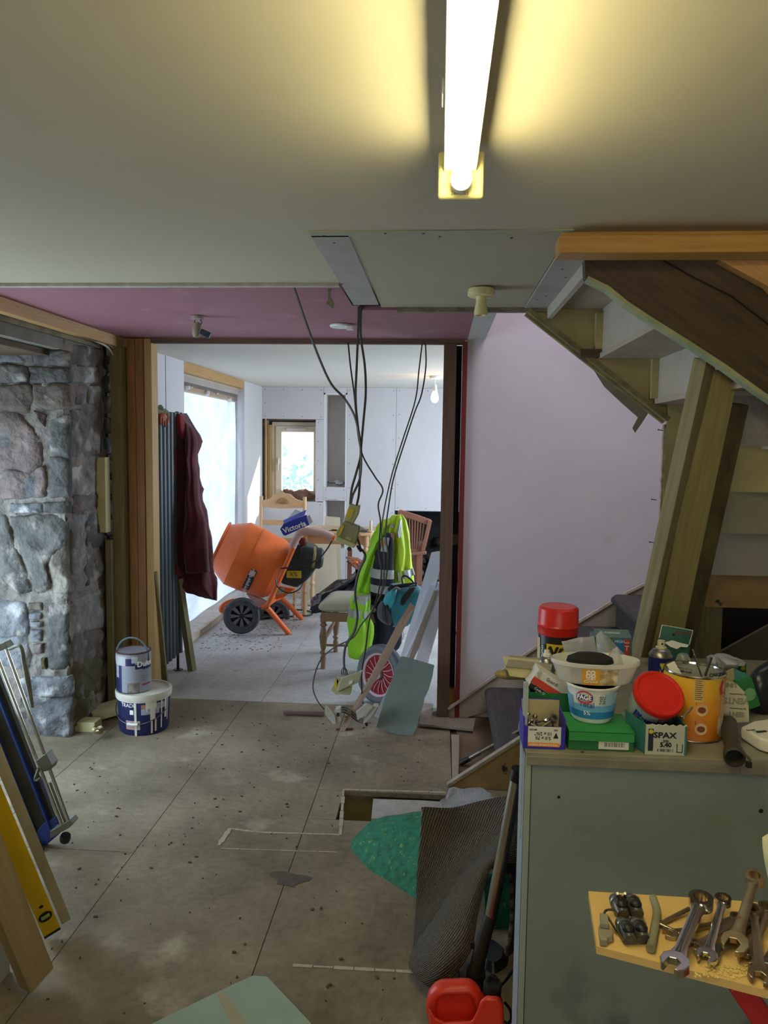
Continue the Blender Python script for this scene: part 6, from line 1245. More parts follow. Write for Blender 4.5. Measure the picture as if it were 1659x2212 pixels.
# 2 green box with tucked flap
o_ = ctr(1228, 1620); wG = ctr(1368, 1624).x-o_.x; GR = mat('green_card', '2f8f45', .55, c2='278040', scale=5); GRD = mat('dark_green_card', '1f6f38', .55, c2='1a5f30', scale=5)
t = thing('green_card_box', 'bright green closed card box with barcode under the yoghurt pot', 'box', tuple(o_))
obj('body', MB().box(o_.x, o_.y+.003, ZT, o_.x+wG, o_.y+.12, ZT+.042), GRD, t, bev=.001, smooth=False)
obj('lid_flap', MB().obox(V((o_.x+wG/2, o_.y+.06, ZT+.044)), V((wG/2, 0, 0)), V((0, .062, 0)), V((0, 0, .001))), GR, t, smooth=False)
obj('front_flap', MB().obox(V((o_.x+wG/2, o_.y-.001, ZT+.034)), V((wG/2, 0, 0)), V((0, .001, 0)), V((0, .0, .011))), GR, t, bev=.003, smooth=False)
flat(t, 'label', V((o_.x, o_.y+.003, ZT)), V((1, 0, 0)), .005, .024, wG*.46, wG*.92, mat('white_label', 'd2d2ca', .5))
bc = MB()
for k in range(26):
    if random.random() < .3: continue
    x = o_.x+wG*.55+k*.0017; bc.box(x, o_.y+.0005, ZT+.0105, x+.0009, o_.y+.0008, ZT+.0205)
obj('barcode', bc, INK, t, kind='stuff', smooth=False)
# 3 green tray behind, red and white box
t = thing('green_tray_box', 'dark green open box behind the purple screw box', 'box', tuple(ctr(1150, 1540)))
q = ctr(1152, 1545, .95); openbox(t, .232, 1.87, ZT, .145, .11, .085, GRD, CARD, hf=.075)
t = thing('tall_card_box', 'red, white and black card box tilted in the green open box', 'box', (.30, 1.93, ZT+.05))
pA = A(1190, 1482, Y=1.90); u = V((.83, 0, -.50)); w_ = V((.50, 0, .83)); dv = V((0, 1, 0))
WBX = mat('white_card', 'cfcdc4', .5, c2='bdbbb2', scale=4)
obj('body', MB().obox(pA, u*.058, w_*.026, dv*.03), WBX, t, smooth=False, bev=.001)
obj('red_stripe', MB().obox(pA-dv*.0305-w_*.004, u*.058, w_*.009, dv*.0004), mat('red_card_print', 'c03a22', .5), t, smooth=False)
obj('black_stripe', MB().obox(pA-dv*.0305-w_*.020-u*.01, u*.046, w_*.006, dv*.0004), INK, t, smooth=False)
obj('end_flap', MB().poly3([A(x, y, Y=1.87) for x, y in ((1155, 1480), (1162, 1452), (1172, 1448), (1166, 1494), (1158, 1502))], .003, (0, 1, 0)), WBX, t, smooth=False)
text('Guardi', .012, pA-dv*.031+w_*.016-u*.012, u, w_, INK, t); text('Code Q', .009, pA-dv*.0312-w_*.020-u*.026, u, w_, WINK, t)
# 4 wipes tub (red lid)
c = ctr(1205, 1440); zc = ZT; Yw = 2.18; cw = V((A(1204, 1400, Y=Yw).x, Yw, ZT)); rw = .0565
zlid0, zlid1 = A(1204, 1372, Y=Yw-rw).z, A(1204, 1322, Y=Yw-rw).z
t = thing('wipes_tub', 'tall black tub with a red lid and yellow lettering at the back of the cabinet', 'tub', tuple(cw))
obj('body', MB().lathe([(rw-.003, 0), (rw-.002, zlid0-ZT+.01)], cw, n=40), mat('black_label', '1b1a1c', .4, var=.03), t)
h_ = zlid1-ZT; g_ = zlid0-ZT
obj('lid', MB().lathe([(rw-.001, g_-.008), (rw+.001, g_), (rw+.001, g_+.014), (rw+.003, g_+.017), (rw+.001, g_+.02), (rw, g_+.022), (rw-.001, h_), (rw-.008, h_+.006), (rw-.02, h_+.005), (.001, h_+.008)], cw, n=40), mat('red_plastic_lid', 'c8281d', .35, c2='b82018', scale=8), t)
cx2 = (cw.x, cw.y)
band('yellow_panel', cx2, rw-.001, -.72, .40, ZT+.03, ZT+g_-.028, mat('yellow_label', 'd8b82a', .5), t); band('side_panel', cx2, rw-.001, -1.65, -1.2, ZT+.03, ZT+g_-.018, mat('cream_label', 'c9b77c', .5), t)
text('WO', .042, (0, 0, ZT+g_-.052), (1, 0, 0), (0, 0, 1), INK, t, cyl=(cx2, rw+.0002, -.2), bold=.002); text('WIPES', .036, (0, 0, ZT+g_-.09), (1, 0, 0), (0, 0, 1), INK, t, cyl=(cx2, rw+.0002, -.05), bold=.002)
for ph_, s_, z_ in ((-.98, 'WONDER', .011), (-1.16, 'THE MIGHTY', .006)):
    text(s_, z_, (cx2[0]+(rw+.0005)*math.sin(ph_), cx2[1]-(rw+.0005)*math.cos(ph_), ZT+g_-.06), (0, 0, -1), (math.cos(ph_), math.sin(ph_), 0), WINK, t)
# 5 foam slab on trowel handle
P = [A(x, y, Y=1.98) for x, y in ((1093, 1443), (1102, 1416), (1195, 1428), (1200, 1455), (1155, 1468), (1101, 1462))]
t = thing('foam_offcut', 'broken foam-backed board offcut sticking out over the left end of the cabinet', 'foam board', tuple(A(1150, 1468, Y=1.98)))
f_ = [(1093, 1441, 1.93), (1190, 1450, 1.93), (1192, 1472, 1.93), (1154, 1467, 1.93), (1101, 1461, 1.93)]
obj('foam_core', MB().poly3([AP(q) for q in f_], .10, (0, 1, -.0)).jitter(.002, 60), FOAM, t, smooth=False)
obj('paper_face', MB().poly3([AP(q) for q in ((1093, 1440, 1.925), (1190, 1449, 1.925), (1196, 1426, 2.06), (1102, 1417, 2.06))], .002), mat('grey_paper', '9b9788', .8, c2='87836f', scale=12), t, smooth=False)
t = solo('hand_tool', MB().lathe([(.004, 0), (.012, .008), (.016, .03), (.014, .07), (.011, .11), (.012, .15)], A(1069, 1456, Y=1.98), (1, .12, -.06), 18, sy=.8), mat('worn_wood_handle', '9c8a5c', .6, c2='7f6e46', scale=8), 'worn wooden tool handle poking out under the foam offcut', 'handle')
# 6 small spray can
c = A(1181, 1420, Y=2.02); zt_ = c.z
t = thing('aerosol_can', 'small spray can with white nozzle in front of the red-lidded tub', 'spray can', (c.x, 2.02, ZT))
obj('can', MB().lathe([(.022, 0), (.022, zt_-ZT-.012), (.018, zt_-ZT-.002), (.010, zt_-ZT+.003)], (c.x, 2.02, ZT), n=24), STEEL, t)
obj('nozzle', MB().lathe([(.010, 0), (.010, .008), (.0075, .010), (.007, .018), (.001, .019)], (c.x, 2.02, zt_+.002), n=18), WPLAST, t)
# 7 yoghurt pot
c = ctr(1285, 1563, ZT+.046); cy = c.y+.042; zf = ZT+.046; r0, r1 = .047, .061; hY = A(1285, 1489, Y=cy-.06).z-zf
t = thing('yoghurt_pot', 'white and blue yoghurt pot standing on the green box', 'pot', (c.x, cy, zf))
YW = mat('pot_white', 'd9dcd8', .4, var=.02); pc2 = (c.x, cy)
obj('pot', MB().lathe([(.001, 0), (r0-.004, 0), (r0, .006), (r1-.002, hY-.004), (r1+.002, hY-.003), (r1+.002, hY), (r1-.003, hY), (r0-.004, .01), (.001, .01)], (c.x, cy, zf), n=44), YW, t)
def pb_(a0, a1, f0, f1, m, n='print', tt=.0006): return band(n, pc2, r0+(r1-r0)*f0, a0-.2, a1-.2, zf+hY*f0, zf+hY*f1, m, t, r0+(r1-r0)*f1, tt)
pb_(-1.5, 1.5, .14, .34, mat('pot_blue', '2e7fc0', .4)); pb_(-1.5, 1.5, .34, .52, mat('pot_light_blue', '6fb0dc', .4)); pb_(.5, 1.5, .52, .86, mat('pot_pale_blue', 'a6cbe0', .4)); pb_(-1.5, -.9, .52, .7, mat('pot_light_blue', '6fb0dc', .4))
def pt_(s, sz, f, ph, m, tt=.001, bold=0): return text(s, sz, (0, 0, zf+hY*f), (1, 0, 0), (0, 0, 1), m, t, cyl=(pc2, r0+(r1-r0)*f+tt, ph-.2), bold=bold)
b = MB(); rf = r0+(r1-r0)*.72
for k in range(2):
    n = 12
    for i in range(n):
        a0, a1 = math.pi*i/n+math.pi*k, math.pi*(i+1)/n+math.pi*k
        q = [((.0155 if e else .0195)*math.cos(a), (.0115 if e else .0150)*math.sin(a)) for a, e in ((a0, 0), (a1, 0), (a1, 1), (a0, 1))]
        idx = len(b.v); b.v += [V((pc2[0]+(rf+.0014)*math.sin(-.50+x/rf), pc2[1]-(rf+.0014)*math.cos(-.50+x/rf), zf+hY*.74+y)) for x, y in q]; b.face((idx, idx+1, idx+2, idx+3), ((0, 0),)*4)
obj('red_oval', b, mat('logo_red', 'c43a4a', .4), t, smooth=False)
band('blue_banner', pc2, rf+.0018, -.82, -.18, zf+hY*.67, zf+hY*.81, BINK, t, rf+.0022)
pt_('FAGE', .0145, .74, -.30, WINK, .0032, .0004); pt_('Total', .017, .53, -.22, BINK); pt_('5%', .014, .30, -.2, WINK)
for k in range(4): pt_('0g fat  protein'[k:k+9], .0045, .78-k*.06, .42, INK)
# contents: dark soil-like line between pots
obj('dark_contents', MB().lathe([(.001, hY-.014), (r1-.006, hY-.014)], (c.x, cy, zf), n=30), MATBLK, t)
# 8 clear oval tub
za = zf+hY+.001; Yt_ = cy+.01; cL, cR = A(1189, 1428, Y=Yt_), A(1382, 1448, Y=Yt_); a_ = (cR.x-cL.x)/2; ct = V(((cL.x+cR.x)/2, Yt_, za)); hT = A(1285, 1432, Y=Yt_-.04).z-za; ks = .55
TUBM = mat('frosted_plastic', 'dcdcd6', .25, var=.02, alpha=.55)
t = thing('ice_cream_tub', 'frosted oval plastic tub with yellow label on top of the yoghurt pot', 'tub', tuple(ct))
obj('tub', MB().lathe([(.001, 0), (a_*.80, 0), (a_*.83, .004), (a_*.95, hT-.012), (a_*.99, hT-.01), (a_, hT-.003), (a_*.985, hT), (a_*.94, hT-.003), (a_*.80, .006), (.001, .004)], ct, n=56, sy=ks), TUBM, t)
def tubpatch(name, a0, a1, f0, f1, m, e=.001):
    b = MB(); 
    def f(i, j):
        a = a0+(a1-a0)*i; ff = f0+(f1-f0)*j; r = a_*(.83+(.95-.83)*ff)+e; return V((ct.x+r*math.sin(a), ct.y-r*ks*math.cos(a), za+ff*(hT-.008)))
    b.grid(f, 14, 3); return obj(name, b, m, t)
OCH = mat('ochre_label', 'd29a22', .5, var=.03)
tubpatch('ochre_label', -.42, .02, .02, .93, OCH); tubpatch('photo_label', .02, .48, .02, .93, mat('dessert_photo', 'c9b28a', .5, c2='6f5335', scale=38, c3='e3d6b4', s3=30, t3=.55))
def ttxt(s, sz, ff, ph, m=WINK, bold=0):
    r = a_*(.83+.12*ff)+.002; y = ct.y-r*ks*math.cos(ph); return text(s, sz, V((ct.x+r*math.sin(ph), y-.0005, za+ff*(hT-.008))), (1, ph*.1, 0), (0, -.2, 1), m, t, bold=bold)
ttxt('co', .022, .76, -.2, bold=.0007); ttxt('op', .022, .58, -.2, bold=.0007); ttxt('Salted', .009, .36, -.2); ttxt('Caramel', .009, .22, -.2)
obj('black_disc', MB().lathe([(.055, -.004), (.052, .006), (.035, .014), (.001, .017)], ct+V((-.012, .0, hT-.004)), n=32, sy=.62), MATBLK, t)
# zip bags
ZIP = bpy.data.materials.new('clear_zip_bag'); ZIP.use_nodes = True; nt = ZIP.node_tree; N = nt.nodes; nt.nodes.remove(N['Principled BSDF'])
tr = N.new('ShaderNodeBsdfTransparent'); tr.inputs[0].default_value = (.9, .9, .9, 1); gl = N.new('ShaderNodeBsdfPrincipled'); gl.inputs['Base Color'].default_value = (.55, .57, .58, 1); gl.inputs['Roughness'].default_value = .15
mx1 = N.new('ShaderNodeMixShader'); mx1.inputs[0].default_value = .42; nt.links.new(tr.outputs[0], mx1.inputs[1]); nt.links.new(gl.outputs[0], mx1.inputs[2]); nt.links.new(mx1.outputs[0], N['Material Output'].inputs[0])
def zipbag(label, rows, seal):
    t = thing('zip_bag', label, 'plastic bag', tuple(AP(rows[-1][0])), 'clear zip bags behind the oval tub'); obj('bag', sheet(rows, 5, 5, .004, 22, len(label)), ZIP, t, smooth=1.4)
    obj('seal_strip', MB().tube([AP(q) for q in seal], .0018, 6), mat('pink_seal', 'b98a86', .5), t)
zipbag('clear zip bag with a red seal standing behind the left side of the oval tub', [[(1213, 1385, 2.02), (1250, 1378, 2.0), (1283, 1374, 2.02)], [(1218, 1400, 2.0), (1252, 1400, 1.97), (1288, 1396, 2.0)], [(1225, 1440, 1.96), (1255, 1445, 1.94), (1298, 1440, 1.96)]], [(1214, 1387, 2.02), (1283, 1377, 2.02)])
zipbag('taller pointed clear bag rising behind the middle of the oval tub', [[(1288, 1372, 2.08), (1300, 1362, 2.07), (1308, 1368, 2.08)], [(1290, 1395, 2.05), (1312, 1392, 2.03), (1335, 1400, 2.05)], [(1295, 1440, 2.02), (1325, 1440, 2.0), (1376, 1432, 2.02)]], [(1296, 1370, 2.07), (1288, 1425, 2.04)])
zipbag('small crumpled clear bag with a red seal sticking out of the oval tub', [[(1325, 1402, 1.86), (1334, 1398, 1.85), (1340, 1402, 1.86)], [(1316, 1418, 1.85), (1335, 1416, 1.83), (1350, 1420, 1.85)], [(1306, 1440, 1.84), (1332, 1445, 1.82), (1362, 1442, 1.84)]], [(1308, 1432, 1.84), (1318, 1410, 1.85), (1334, 1398, 1.86)])
# 9 blue/red fixings box behind
t = thing('fixings_box', 'teal-topped box with blue and red panels behind the zip bags', 'box', tuple(A(1330, 1425, Y=2.22)))
YX = 2.22
obj('body', MB().poly3([A(x, y, Y=YX) for x, y in ((1284, 1376), (1365, 1378), (1365, 1440), (1288, 1440))], .07, (0, 1, 0)), mat('dull_teal_card', '4f7070', .5, c2='445f60', scale=5), t, smooth=False)
obj('lid', MB().poly3([A(1283, 1358, Y=2.29), A(1357, 1360, Y=2.29), A(1365, 1378, Y=YX), A(1284, 1376, Y=YX)], .002), mat('pale_teal_card', '6f8f94', .5, c2='557377', scale=8), t, smooth=False)
obj('blue_panel', MB().poly3([A(x, y, Y=YX-.001) for x, y in ((1326, 1380), (1349, 1381), (1349, 1412), (1330, 1412))], .0006, (0, -1, 0)), mat('panel_blue', '2a6fb8', .5), t, smooth=False)
obj('red_panel', MB().poly3([A(x, y, Y=YX-.001) for x, y in ((1349, 1381), (1359, 1381), (1359, 1420), (1349, 1416))], .0006, (0, -1, 0)), mat('panel_red', 'b83a2e', .5), t, smooth=False)
text('HIGH', .011, A(1338, 1386, Y=YX-.002), (1, 0, 0), (0, 0, 1), WINK, t); text('NEW', .006, A(1354, 1389, Y=YX-.002), (1, 0, 0), (0, 0, 1), WINK, t); text('T', .02, A(1354, 1401, Y=YX-.002), (1, 0, 0), (0, 0, 1), WINK, t); text('FIXINGS', .012, A(1322, 1367, Y=2.245), (1, 0, 0), (0, .9, .4), WINK, t)
# 10 SPAX box and the red-lidded tub in it
o_ = ctr(1393, 1629); w_ = ctr(1480, 1631).x-o_.x; TLC = mat('teal_card', '3d7f76', .5, c2='2f6a62', scale=6)
t = thing('worn_screw_box', 'worn teal and silver screw box with torn top at the cabinet front', 'box', tuple(o_))
hS = .066; o, u, v = openbox(t, o_.x, o_.y+.003, ZT, w_, .10, hS, TLC, CARD)
flat(t, 'silver_label', o, u, .0, hS, .0, w_-.004, mat('silver_label', 'b4b9ac', .45, c2='a3a89c', scale=8))
obj('skewed_side', MB().poly3([V((o.x, o.y, ZT)), V((o.x, o.y, ZT+hS)), V((o.x-.028, o.y+.07, ZT+hS+.01)), V((o.x-.022, o.y+.07, ZT))], .0015), TLC, t, smooth=False)
obj('torn_rim', MB().tube([o+V((x*w_, .0, hS+.002*math.sin(x*40))) for x in [k/12 for k in range(13)]], .0018, 6).jitter(.0012, 150), mat('torn_card_edge', 'b9b49a', .9), t)
text('SPAX', .0175, o+V((w_*.47, -.0028, .044)), (1, 0, 0), (0, 0, 1), INK, t, bold=.0006, sx=1.2); text('200', .008, o+V((w_*.50, -.0028, .031)), (1, 0, 0), (0, 0, 1), INK, t, bold=.0002); text('5.40', .0145, o+V((w_*.50, -.0028, .0225)), (1, 0, 0), (0, 0, 1), INK, t, bold=.0006)
flat(t, 'icon_strip', o, u, .008, .058, .006, .017, mat('icon_navy', '1c1f38', .5), -.0026)
obj('icon_disc', MB().lathe([(.005, 0), (.0003, .0004)], o+V((.0115, -.0032, .052)), (0, -1, 0), 16), mat('icon_yellow', 'c9b53a', .5), t)
b = MB(); 
for (x0, z0, x1, z1) in ((w_*.77, .008, w_*.79, .026), (w_*.90, .008, w_*.92, .026), (w_*.77, .006, w_*.92, .008)): b.box(o.x+x0, o.y-.0028, ZT+z0, o.x+x1, o.y-.0024, ZT+z1)
obj('measure_frame', b, INK, t, smooth=False, kind='stuff'); bc = MB()
for k in range(24):
    if random.random() < .35: continue
    x = o.x+w_*.30+k*.0015; bc.box(x, o.y-.0028, ZT+.007, x+.0008, o.y-.0024, ZT+.0135)
obj('barcode', bc, INK, t, kind='stuff', smooth=False)
t = thing('putty_tub', 'white tub with a tilted red lid sitting in the worn screw box', 'tub', (o.x+.02, o.y+.05, ZT+.02))
lc = A(1424, 1498, Y=1.75); ax_ = V((.14, -.68, .72)).normalized(); rl = .057
obj('lid', MB().lathe([(rl-.001, -.012), (rl+.001, -.010), (rl+.001, .0), (rl-.002, .004), (rl-.006, .004), (rl-.009, .001), (.02, .001), (.001, .002)], lc, ax_, 44), mat('red_plastic_lid', 'c8281d', .35), t)
obj('tub', MB().lathe([(rl-.003, -.011), (rl-.012, -.085), (.001, -.085)], lc, ax_, 44), mat('pale_blue_white_tub', 'c3ced2', .4, var=.03), t)
_, s1_, u1_ = orth(ax_, (0, 0, 1)); s1_ = s1_ if s1_.x > 0 else -s1_; dn_ = ax_.cross(s1_); dn_ = dn_ if dn_.z < 0 else -dn_
def ltxt(sx_, size, h, ph0, m, bold):
    cu = bpy.data.curves.new('t', 'FONT'); cu.body = sx_; cu.size = size; cu.align_x = 'CENTER'; cu.align_y = 'CENTER'; cu.offset = bold; to = bpy.data.objects.new('t', cu); COL.objects.link(to)
    me0 = bpy.data.meshes.new_from_object(to); bpy.data.objects.remove(to); b = MB(); r = rl-.003+.0015
    for p in me0.vertices:
        a = ph0+p.co.x/r; hh = -h+p.co.y; rr_ = r-(.009/.074)*(h-.011)+.0008; b.v.append(lc+ax_*hh+(s1_*math.sin(a)+dn_*math.cos(a))*rr_)
    b.f = [tuple(f.vertices) for f in me0.polygons]; b.uv = [[(0, 0)]*len(f) for f in b.f]; obj('lettering', b, m, t, smooth=False)
ltxt("Plumber's", .030, .048, -.15, mat('tub_blue_print', '2748b8', .4), .0012); ltxt('EVO-STIK', .012, .024, .25, RINK, .0008)
t = thing('screw', 'long bright screw resting on the torn edge of the screw box', 'screw', tuple(A(1474, 1552, Y=1.72)))
s0, s1v = A(1474, 1550, Y=1.70), A(1502, 1521, Y=1.72); dd = (s1v-s0).normalized()
obj('shank', MB().lathe([(.0025, 0), (.0025, .012)]+[(.0035 if k % 2 else .0024, .012+k*.0016) for k in range(14)]+[(.0004, .040)], s0, dd, 10), CHROME, t); obj('head', MB().lathe([(.0006, -.004), (.0055, -.003), (.0055, -.001), (.0025, .003)], s0, dd, 14), CHROME, t)
# 11 coffee tin
cb = ctr(1536, 1608); rC = .067; cC = (A(1498, 1500, Y=cb.y+rC).x, cb.y+rC); hC = A(1498, 1446, Y=cC[1]).z-ZT
t = thing('coffee_tin', 'large open orange and yellow drink powder tin full of small tools', 'tin', (cC[0], cC[1], ZT))
CO = bpy.data.materials.new('orange_yellow_print'); CO.use_nodes = True; nt = CO.node_tree; N = nt.nodes; tc = N.new('ShaderNodeTexCoord'); sp = N.new('ShaderNodeSeparateXYZ'); nt.links.new(tc.outputs['Object'], sp.inputs[0])
nz = N.new('ShaderNodeTexNoise'); nz.inputs['Scale'].default_value = 9; nt.links.new(tc.outputs['Object'], nz.inputs[0]); ad = N.new('ShaderNodeMath'); ad.operation = 'MULTIPLY_ADD'; ad.inputs[1].default_value = .05; nt.links.new(nz.outputs['Fac'], ad.inputs[0]); nt.links.new(sp.outputs['Z'], ad.inputs[2])
dv_ = N.new('ShaderNodeMath'); dv_.operation = 'DIVIDE'; dv_.inputs[1].default_value = hC+.03; nt.links.new(ad.outputs[0], dv_.inputs[0]); cr = N.new('ShaderNodeValToRGB'); nt.links.new(dv_.outputs[0], cr.inputs[0]); e_ = cr.color_ramp.elements
e_[0].position = .05; e_[0].color = (*lin('a5521c'), 1); e_[1].position = .5; e_[1].color = (*lin('cf8420'), 1); q_ = cr.color_ramp.elements.new(.95); q_.color = (*lin('dcb338'), 1)
nt.links.new(cr.outputs[0], N['Principled BSDF'].inputs['Base Color']); N['Principled BSDF'].inputs['Roughness'].default_value = .35
obj('body', MB().lathe([(rC, 0), (rC, hC)], (cC[0], cC[1], ZT), n=48, caps=False), CO, t)
obj('inner_wall', MB().lathe([(rC-.002, hC), (rC-.002, .004), (.001, .004)], (cC[0], cC[1], ZT), n=40, caps=False), mat('tin_inside', 'a4a6a2', .35), t)
obj('rim', MB().lathe([(rC+.001, hC-.004), (rC+.003, hC-.001), (rC+.002, hC+.002), (rC-.003, hC+.001), (rC-.004, hC-.004)], (cC[0], cC[1], ZT), n=48, caps=False), CHROME, t)
obj('base_rim', MB().lathe([(rC+.0005, 0), (rC+.0015, .003), (rC+.0005, .005)], (cC[0], cC[1], ZT), n=48, caps=False), STEEL, t)
def cb_(a0, a1, z0, z1, m, n='print', tt=.0005): return band(n, cC, rC, a0-.3, a1-.3, ZT+z0, ZT+z1, m, t, None, tt)
def ctx(s, sz, z, ph, m, bold=0): return text(s, sz, (0, 0, ZT+z), (1, 0, 0), (0, 0, 1), m, t, cyl=(cC, rC+.001, ph-.3), bold=bold)
IP = mat('brown_print', '5b2f12', .5); WP = mat('white_swirl', 'd9cfb4', .5, c2='c08a4a', scale=14)
cb_(-.02, .32, .098, .158, mat('text_panel', 'cfb06a', .5)); 
for k in range(11): cb_(.02, .28-(k % 3)*.03, .152-k*.0048, .1535-k*.0048, IP, 'small_print', .001)
cb_(1.05, 1.57, .01, .145, WP); cb_(.92, 1.1, .02, .06, WP); cb_(.95, 1.06, .11, .15, WP)
ctx('ORIGINAL', .012, .162, .86, INK, .0003); ctx('C', .062, .125, 1.22, mat('logo_red', 'c43a4a', .4), .002); ctx('o', .034, .118, 1.44, mat('logo_red', 'c43a4a', .4), .002)
ctx('MAKES UP TO', .0055, .172, -.35, INK); ctx('280 CUPS', .0062, .165, -.3, INK, .0003)
for k, z in enumerate((.080, .035)):
    for (r_, m_) in ((.014, WP), (.009, mat('cup_brown', '7a4020', .5))):
        b = MB(); c_ = []; n = 20
        for i in range(n): a = i*2*math.pi/n; ph = -.03+r_*math.cos(a)/rC; c_.append(V((cC[0]+(rC+.0008+(.014-r_)*.1)*math.sin(ph), cC[1]-(rC+.0008+(.014-r_)*.1)*math.cos(ph), ZT+z+r_*math.sin(a)*(.8 if r_ < .01 else 1))))
        b.v = c_; b.face(range(n), [(0, 0)]*n); obj('cup_icon', b, m_, t, smooth=False)
    ctx(str(k+1), .010, z+.014, .08, IP)
    for j in range(3): cb_(.02, .40-.05*j, z-.022-j*.004, z-.0205-j*.004, mat('pale_orange_print', 'd08a50', .5), 'small_print', .001)
def cin(name, label, cat, pts, r, m, **k): return solo(name, MB().tube([AP(q) for q in pts], r, 8, **k), m, label, cat)
t2 = solo('metal_strip', MB().beam(A(1448, 1432, Y=cC[1]+.01), A(1470, 1470, Y=cC[1]-.01), .02, .003, up=(0, -1, 0)), STEEL, 'perforated grey metal strip standing in the drink powder tin', 'strip')
cin('steel_rod', 'thin bright steel rod sticking up out of the drink powder tin', 'rod', [(1496, 1403, cC[1]), (1516, 1462, cC[1])], .0018, CHROME)
cin('allen_key', 'black rod leaning on the rim inside the drink powder tin', 'tool', [(1537, 1420, cC[1]), (1523, 1460, cC[1]-.01)], .0028, BLACK)
# 12 blue spray can
c = A(1426, 1440, Y=2.12); rS = .0315
t = thing('blue_aerosol', 'dark blue spray can with cream nozzle behind the red-lidded tub', 'spray can', (c.x, 2.12, ZT)); zb = A(1424, 1422, Y=2.12-rS).z-ZT
obj('can', MB().lathe([(rS, 0), (rS, zb)], (c.x, 2.12, ZT), n=32), mat('aerosol_blue', '1d2375', .35, var=.03), t)
obj('shoulder', MB().lathe([(rS+.001, zb-.002), (rS+.001, zb+.002), (.022, zb+.016), (.013, zb+.02)], (c.x, 2.12, ZT), n=32), STEEL, t)
obj('nozzle', MB().lathe([(.0145, zb+.018), (.0145, zb+.024), (.0105, zb+.026), (.0095, zb+.042), (.001, zb+.043)], (c.x, 2.12, ZT), n=24), mat('cream_nozzle', 'cfc8a8', .5), t)
obj('nozzle_hole', MB().lathe([(.003, 0), (.0004, .001)], (c.x, 2.12-.0100, ZT+zb+.034), (0, -1, 0), 12), INK, t)
band('yellow_patch', (c.x, 2.12), rS, -.3, .6, ZT+zb-.05, ZT+zb-.014, mat('aerosol_yellow', 'd9cf2a', .4), t); text('WD', .026, (0, 0, ZT+zb-.033), (1, 0, 0), (0, 0, 1), BINK, t, cyl=((c.x, 2.12), rS+.001, .0), bold=.001)
# 13 green hanging card packet
t = thing('blister_packet', 'torn green card packet standing behind the blue spray can', 'packet', tuple(A(1460, 1440, Y=2.16)))
YP = 2.15
obj('card', sheet([[(1430, 1350, YP), (1462, 1356, YP-.004), (1497, 1362, YP)], [(1424, 1375, YP), (1458, 1380, YP-.006), (1492, 1388, YP)], [(1424, 1410, YP), (1458, 1412, YP-.006), (1490, 1414, YP)], [(1426, 1455, YP), (1458, 1458, YP-.006), (1488, 1460, YP)]]), mat('green_packet', '2f6458', .5, c2='27564c', scale=6, c3='3f7a6a', s3=14, t3=.6), t, solid=.001)
obj('white_edge', MB().tube([A(x, y, Y=YP-.001) for x, y in ((1424, 1378), (1430, 1350), (1463, 1356), (1497, 1362), (1489, 1392))], .0012, 6), WPLAST, t)
obj('torn_window', MB().poly3([A(x, y, Y=YP-.01) for x, y in ((1435, 1388), (1452, 1383), (1468, 1388), (1488, 1393), (1484, 1398), (1470, 1397), (1462, 1402), (1448, 1397))], .001, (0, -1, 0)), WINK, t, smooth=False)
obj('hang_hole', MB().lathe([(.0035, 0), (.0004, .0005)], A(1455, 1371, Y=YP-.006), (0, -1, 0), 12), INK, t); text('BOSCH', .014, A(1476, 1368, Y=YP-.006), (1, 0, -.1), (.1, 0, 1), mat('dim_red_print', '8d2b33', .5), t)
obj('clear_blister', cloth([(1466, 1412, 1486, 1412, YP-.02, .01), (1460, 1425, 1492, 1426, YP-.02), (1460, 1440, 1492, 1440, YP-.02)], .02, .1, 4, .003, 20, 2), ZIP, t)
# 14 right cluster: green boxes, curved paper, dark pipe
t = thing('green_screw_box', 'dark green screw box at the back right behind the drink powder tin', 'box', tuple(A(1580, 1460, Y=2.15)))
obj('body', MB().poly3([A(x, y, Y=2.13) for x, y in ((1556, 1440), (1612, 1434), (1612, 1462), (1556, 1462))], .07, (0, 1, 0)), GRD, t, smooth=False); text('SPAX', .016, A(1572, 1448, Y=2.128), (1, 0, .1), (-.1, 0, 1), mat('pale_green_print', 'b9c9a0', .5), t, bold=.0004)
obj('seal_disc', MB().lathe([(.006, 0), (.0004, .0006)], A(1605, 1444, Y=2.129), (0, -1, 0), 14), mat('icon_yellow', 'c9b53a', .5), t)
obj('crumpled_film', cloth([(1540, 1418, 1560, 1417, 2.1, .02), (1532, 1428, 1600, 1426, 2.1, .04), (1530, 1440, 1604, 1436, 2.1, .03)], .03, .3, 5, .006, 20, 2), mat('milky_plastic', 'a9adb3', .3), t)
t = thing('torn_green_box', 'torn green card box standing at an angle beside the curved paper', 'box', tuple(A(1625, 1540, Y=1.95)))
obj('body', MB().poly3([A(x, y, Y=1.95) for x, y in ((1590, 1474), (1624, 1464), (1643, 1524), (1610, 1536))], .05, (0, 1, 0)), GRD, t, smooth=False)
obj('torn_flap', MB().poly3([A(x, y, Y=1.96) for x, y in ((1585, 1443), (1622, 1462), (1590, 1476))], .002, (0, 1, 0)), TLC, t, smooth=False); obj('inside_flap', MB().poly3([A(x, y, Y=1.97) for x, y in ((1562, 1452), (1585, 1443), (1592, 1474), (1565, 1478))], .002, (0, 1, 0)), CARD, t, smooth=False)
obj('pale_logo', MB().lathe([(.014, 0), (.0005, .0005)], A(1620, 1500, Y=1.949), (0, -1, 0), 20, sy=1.2), mat('pale_green_logo', '6fa070', .5), t)
t = thing('curved_paper', 'cream curled card with upside-down grey lettering right of the tin', 'card', tuple(A(1590, 1572, Y=1.86)))
YV = 1.84
pts = [(1561, 1470), (1568, 1469), (1590, 1476), (1608, 1494), (1617, 1520), (1618, 1560), (1560, 1562)]
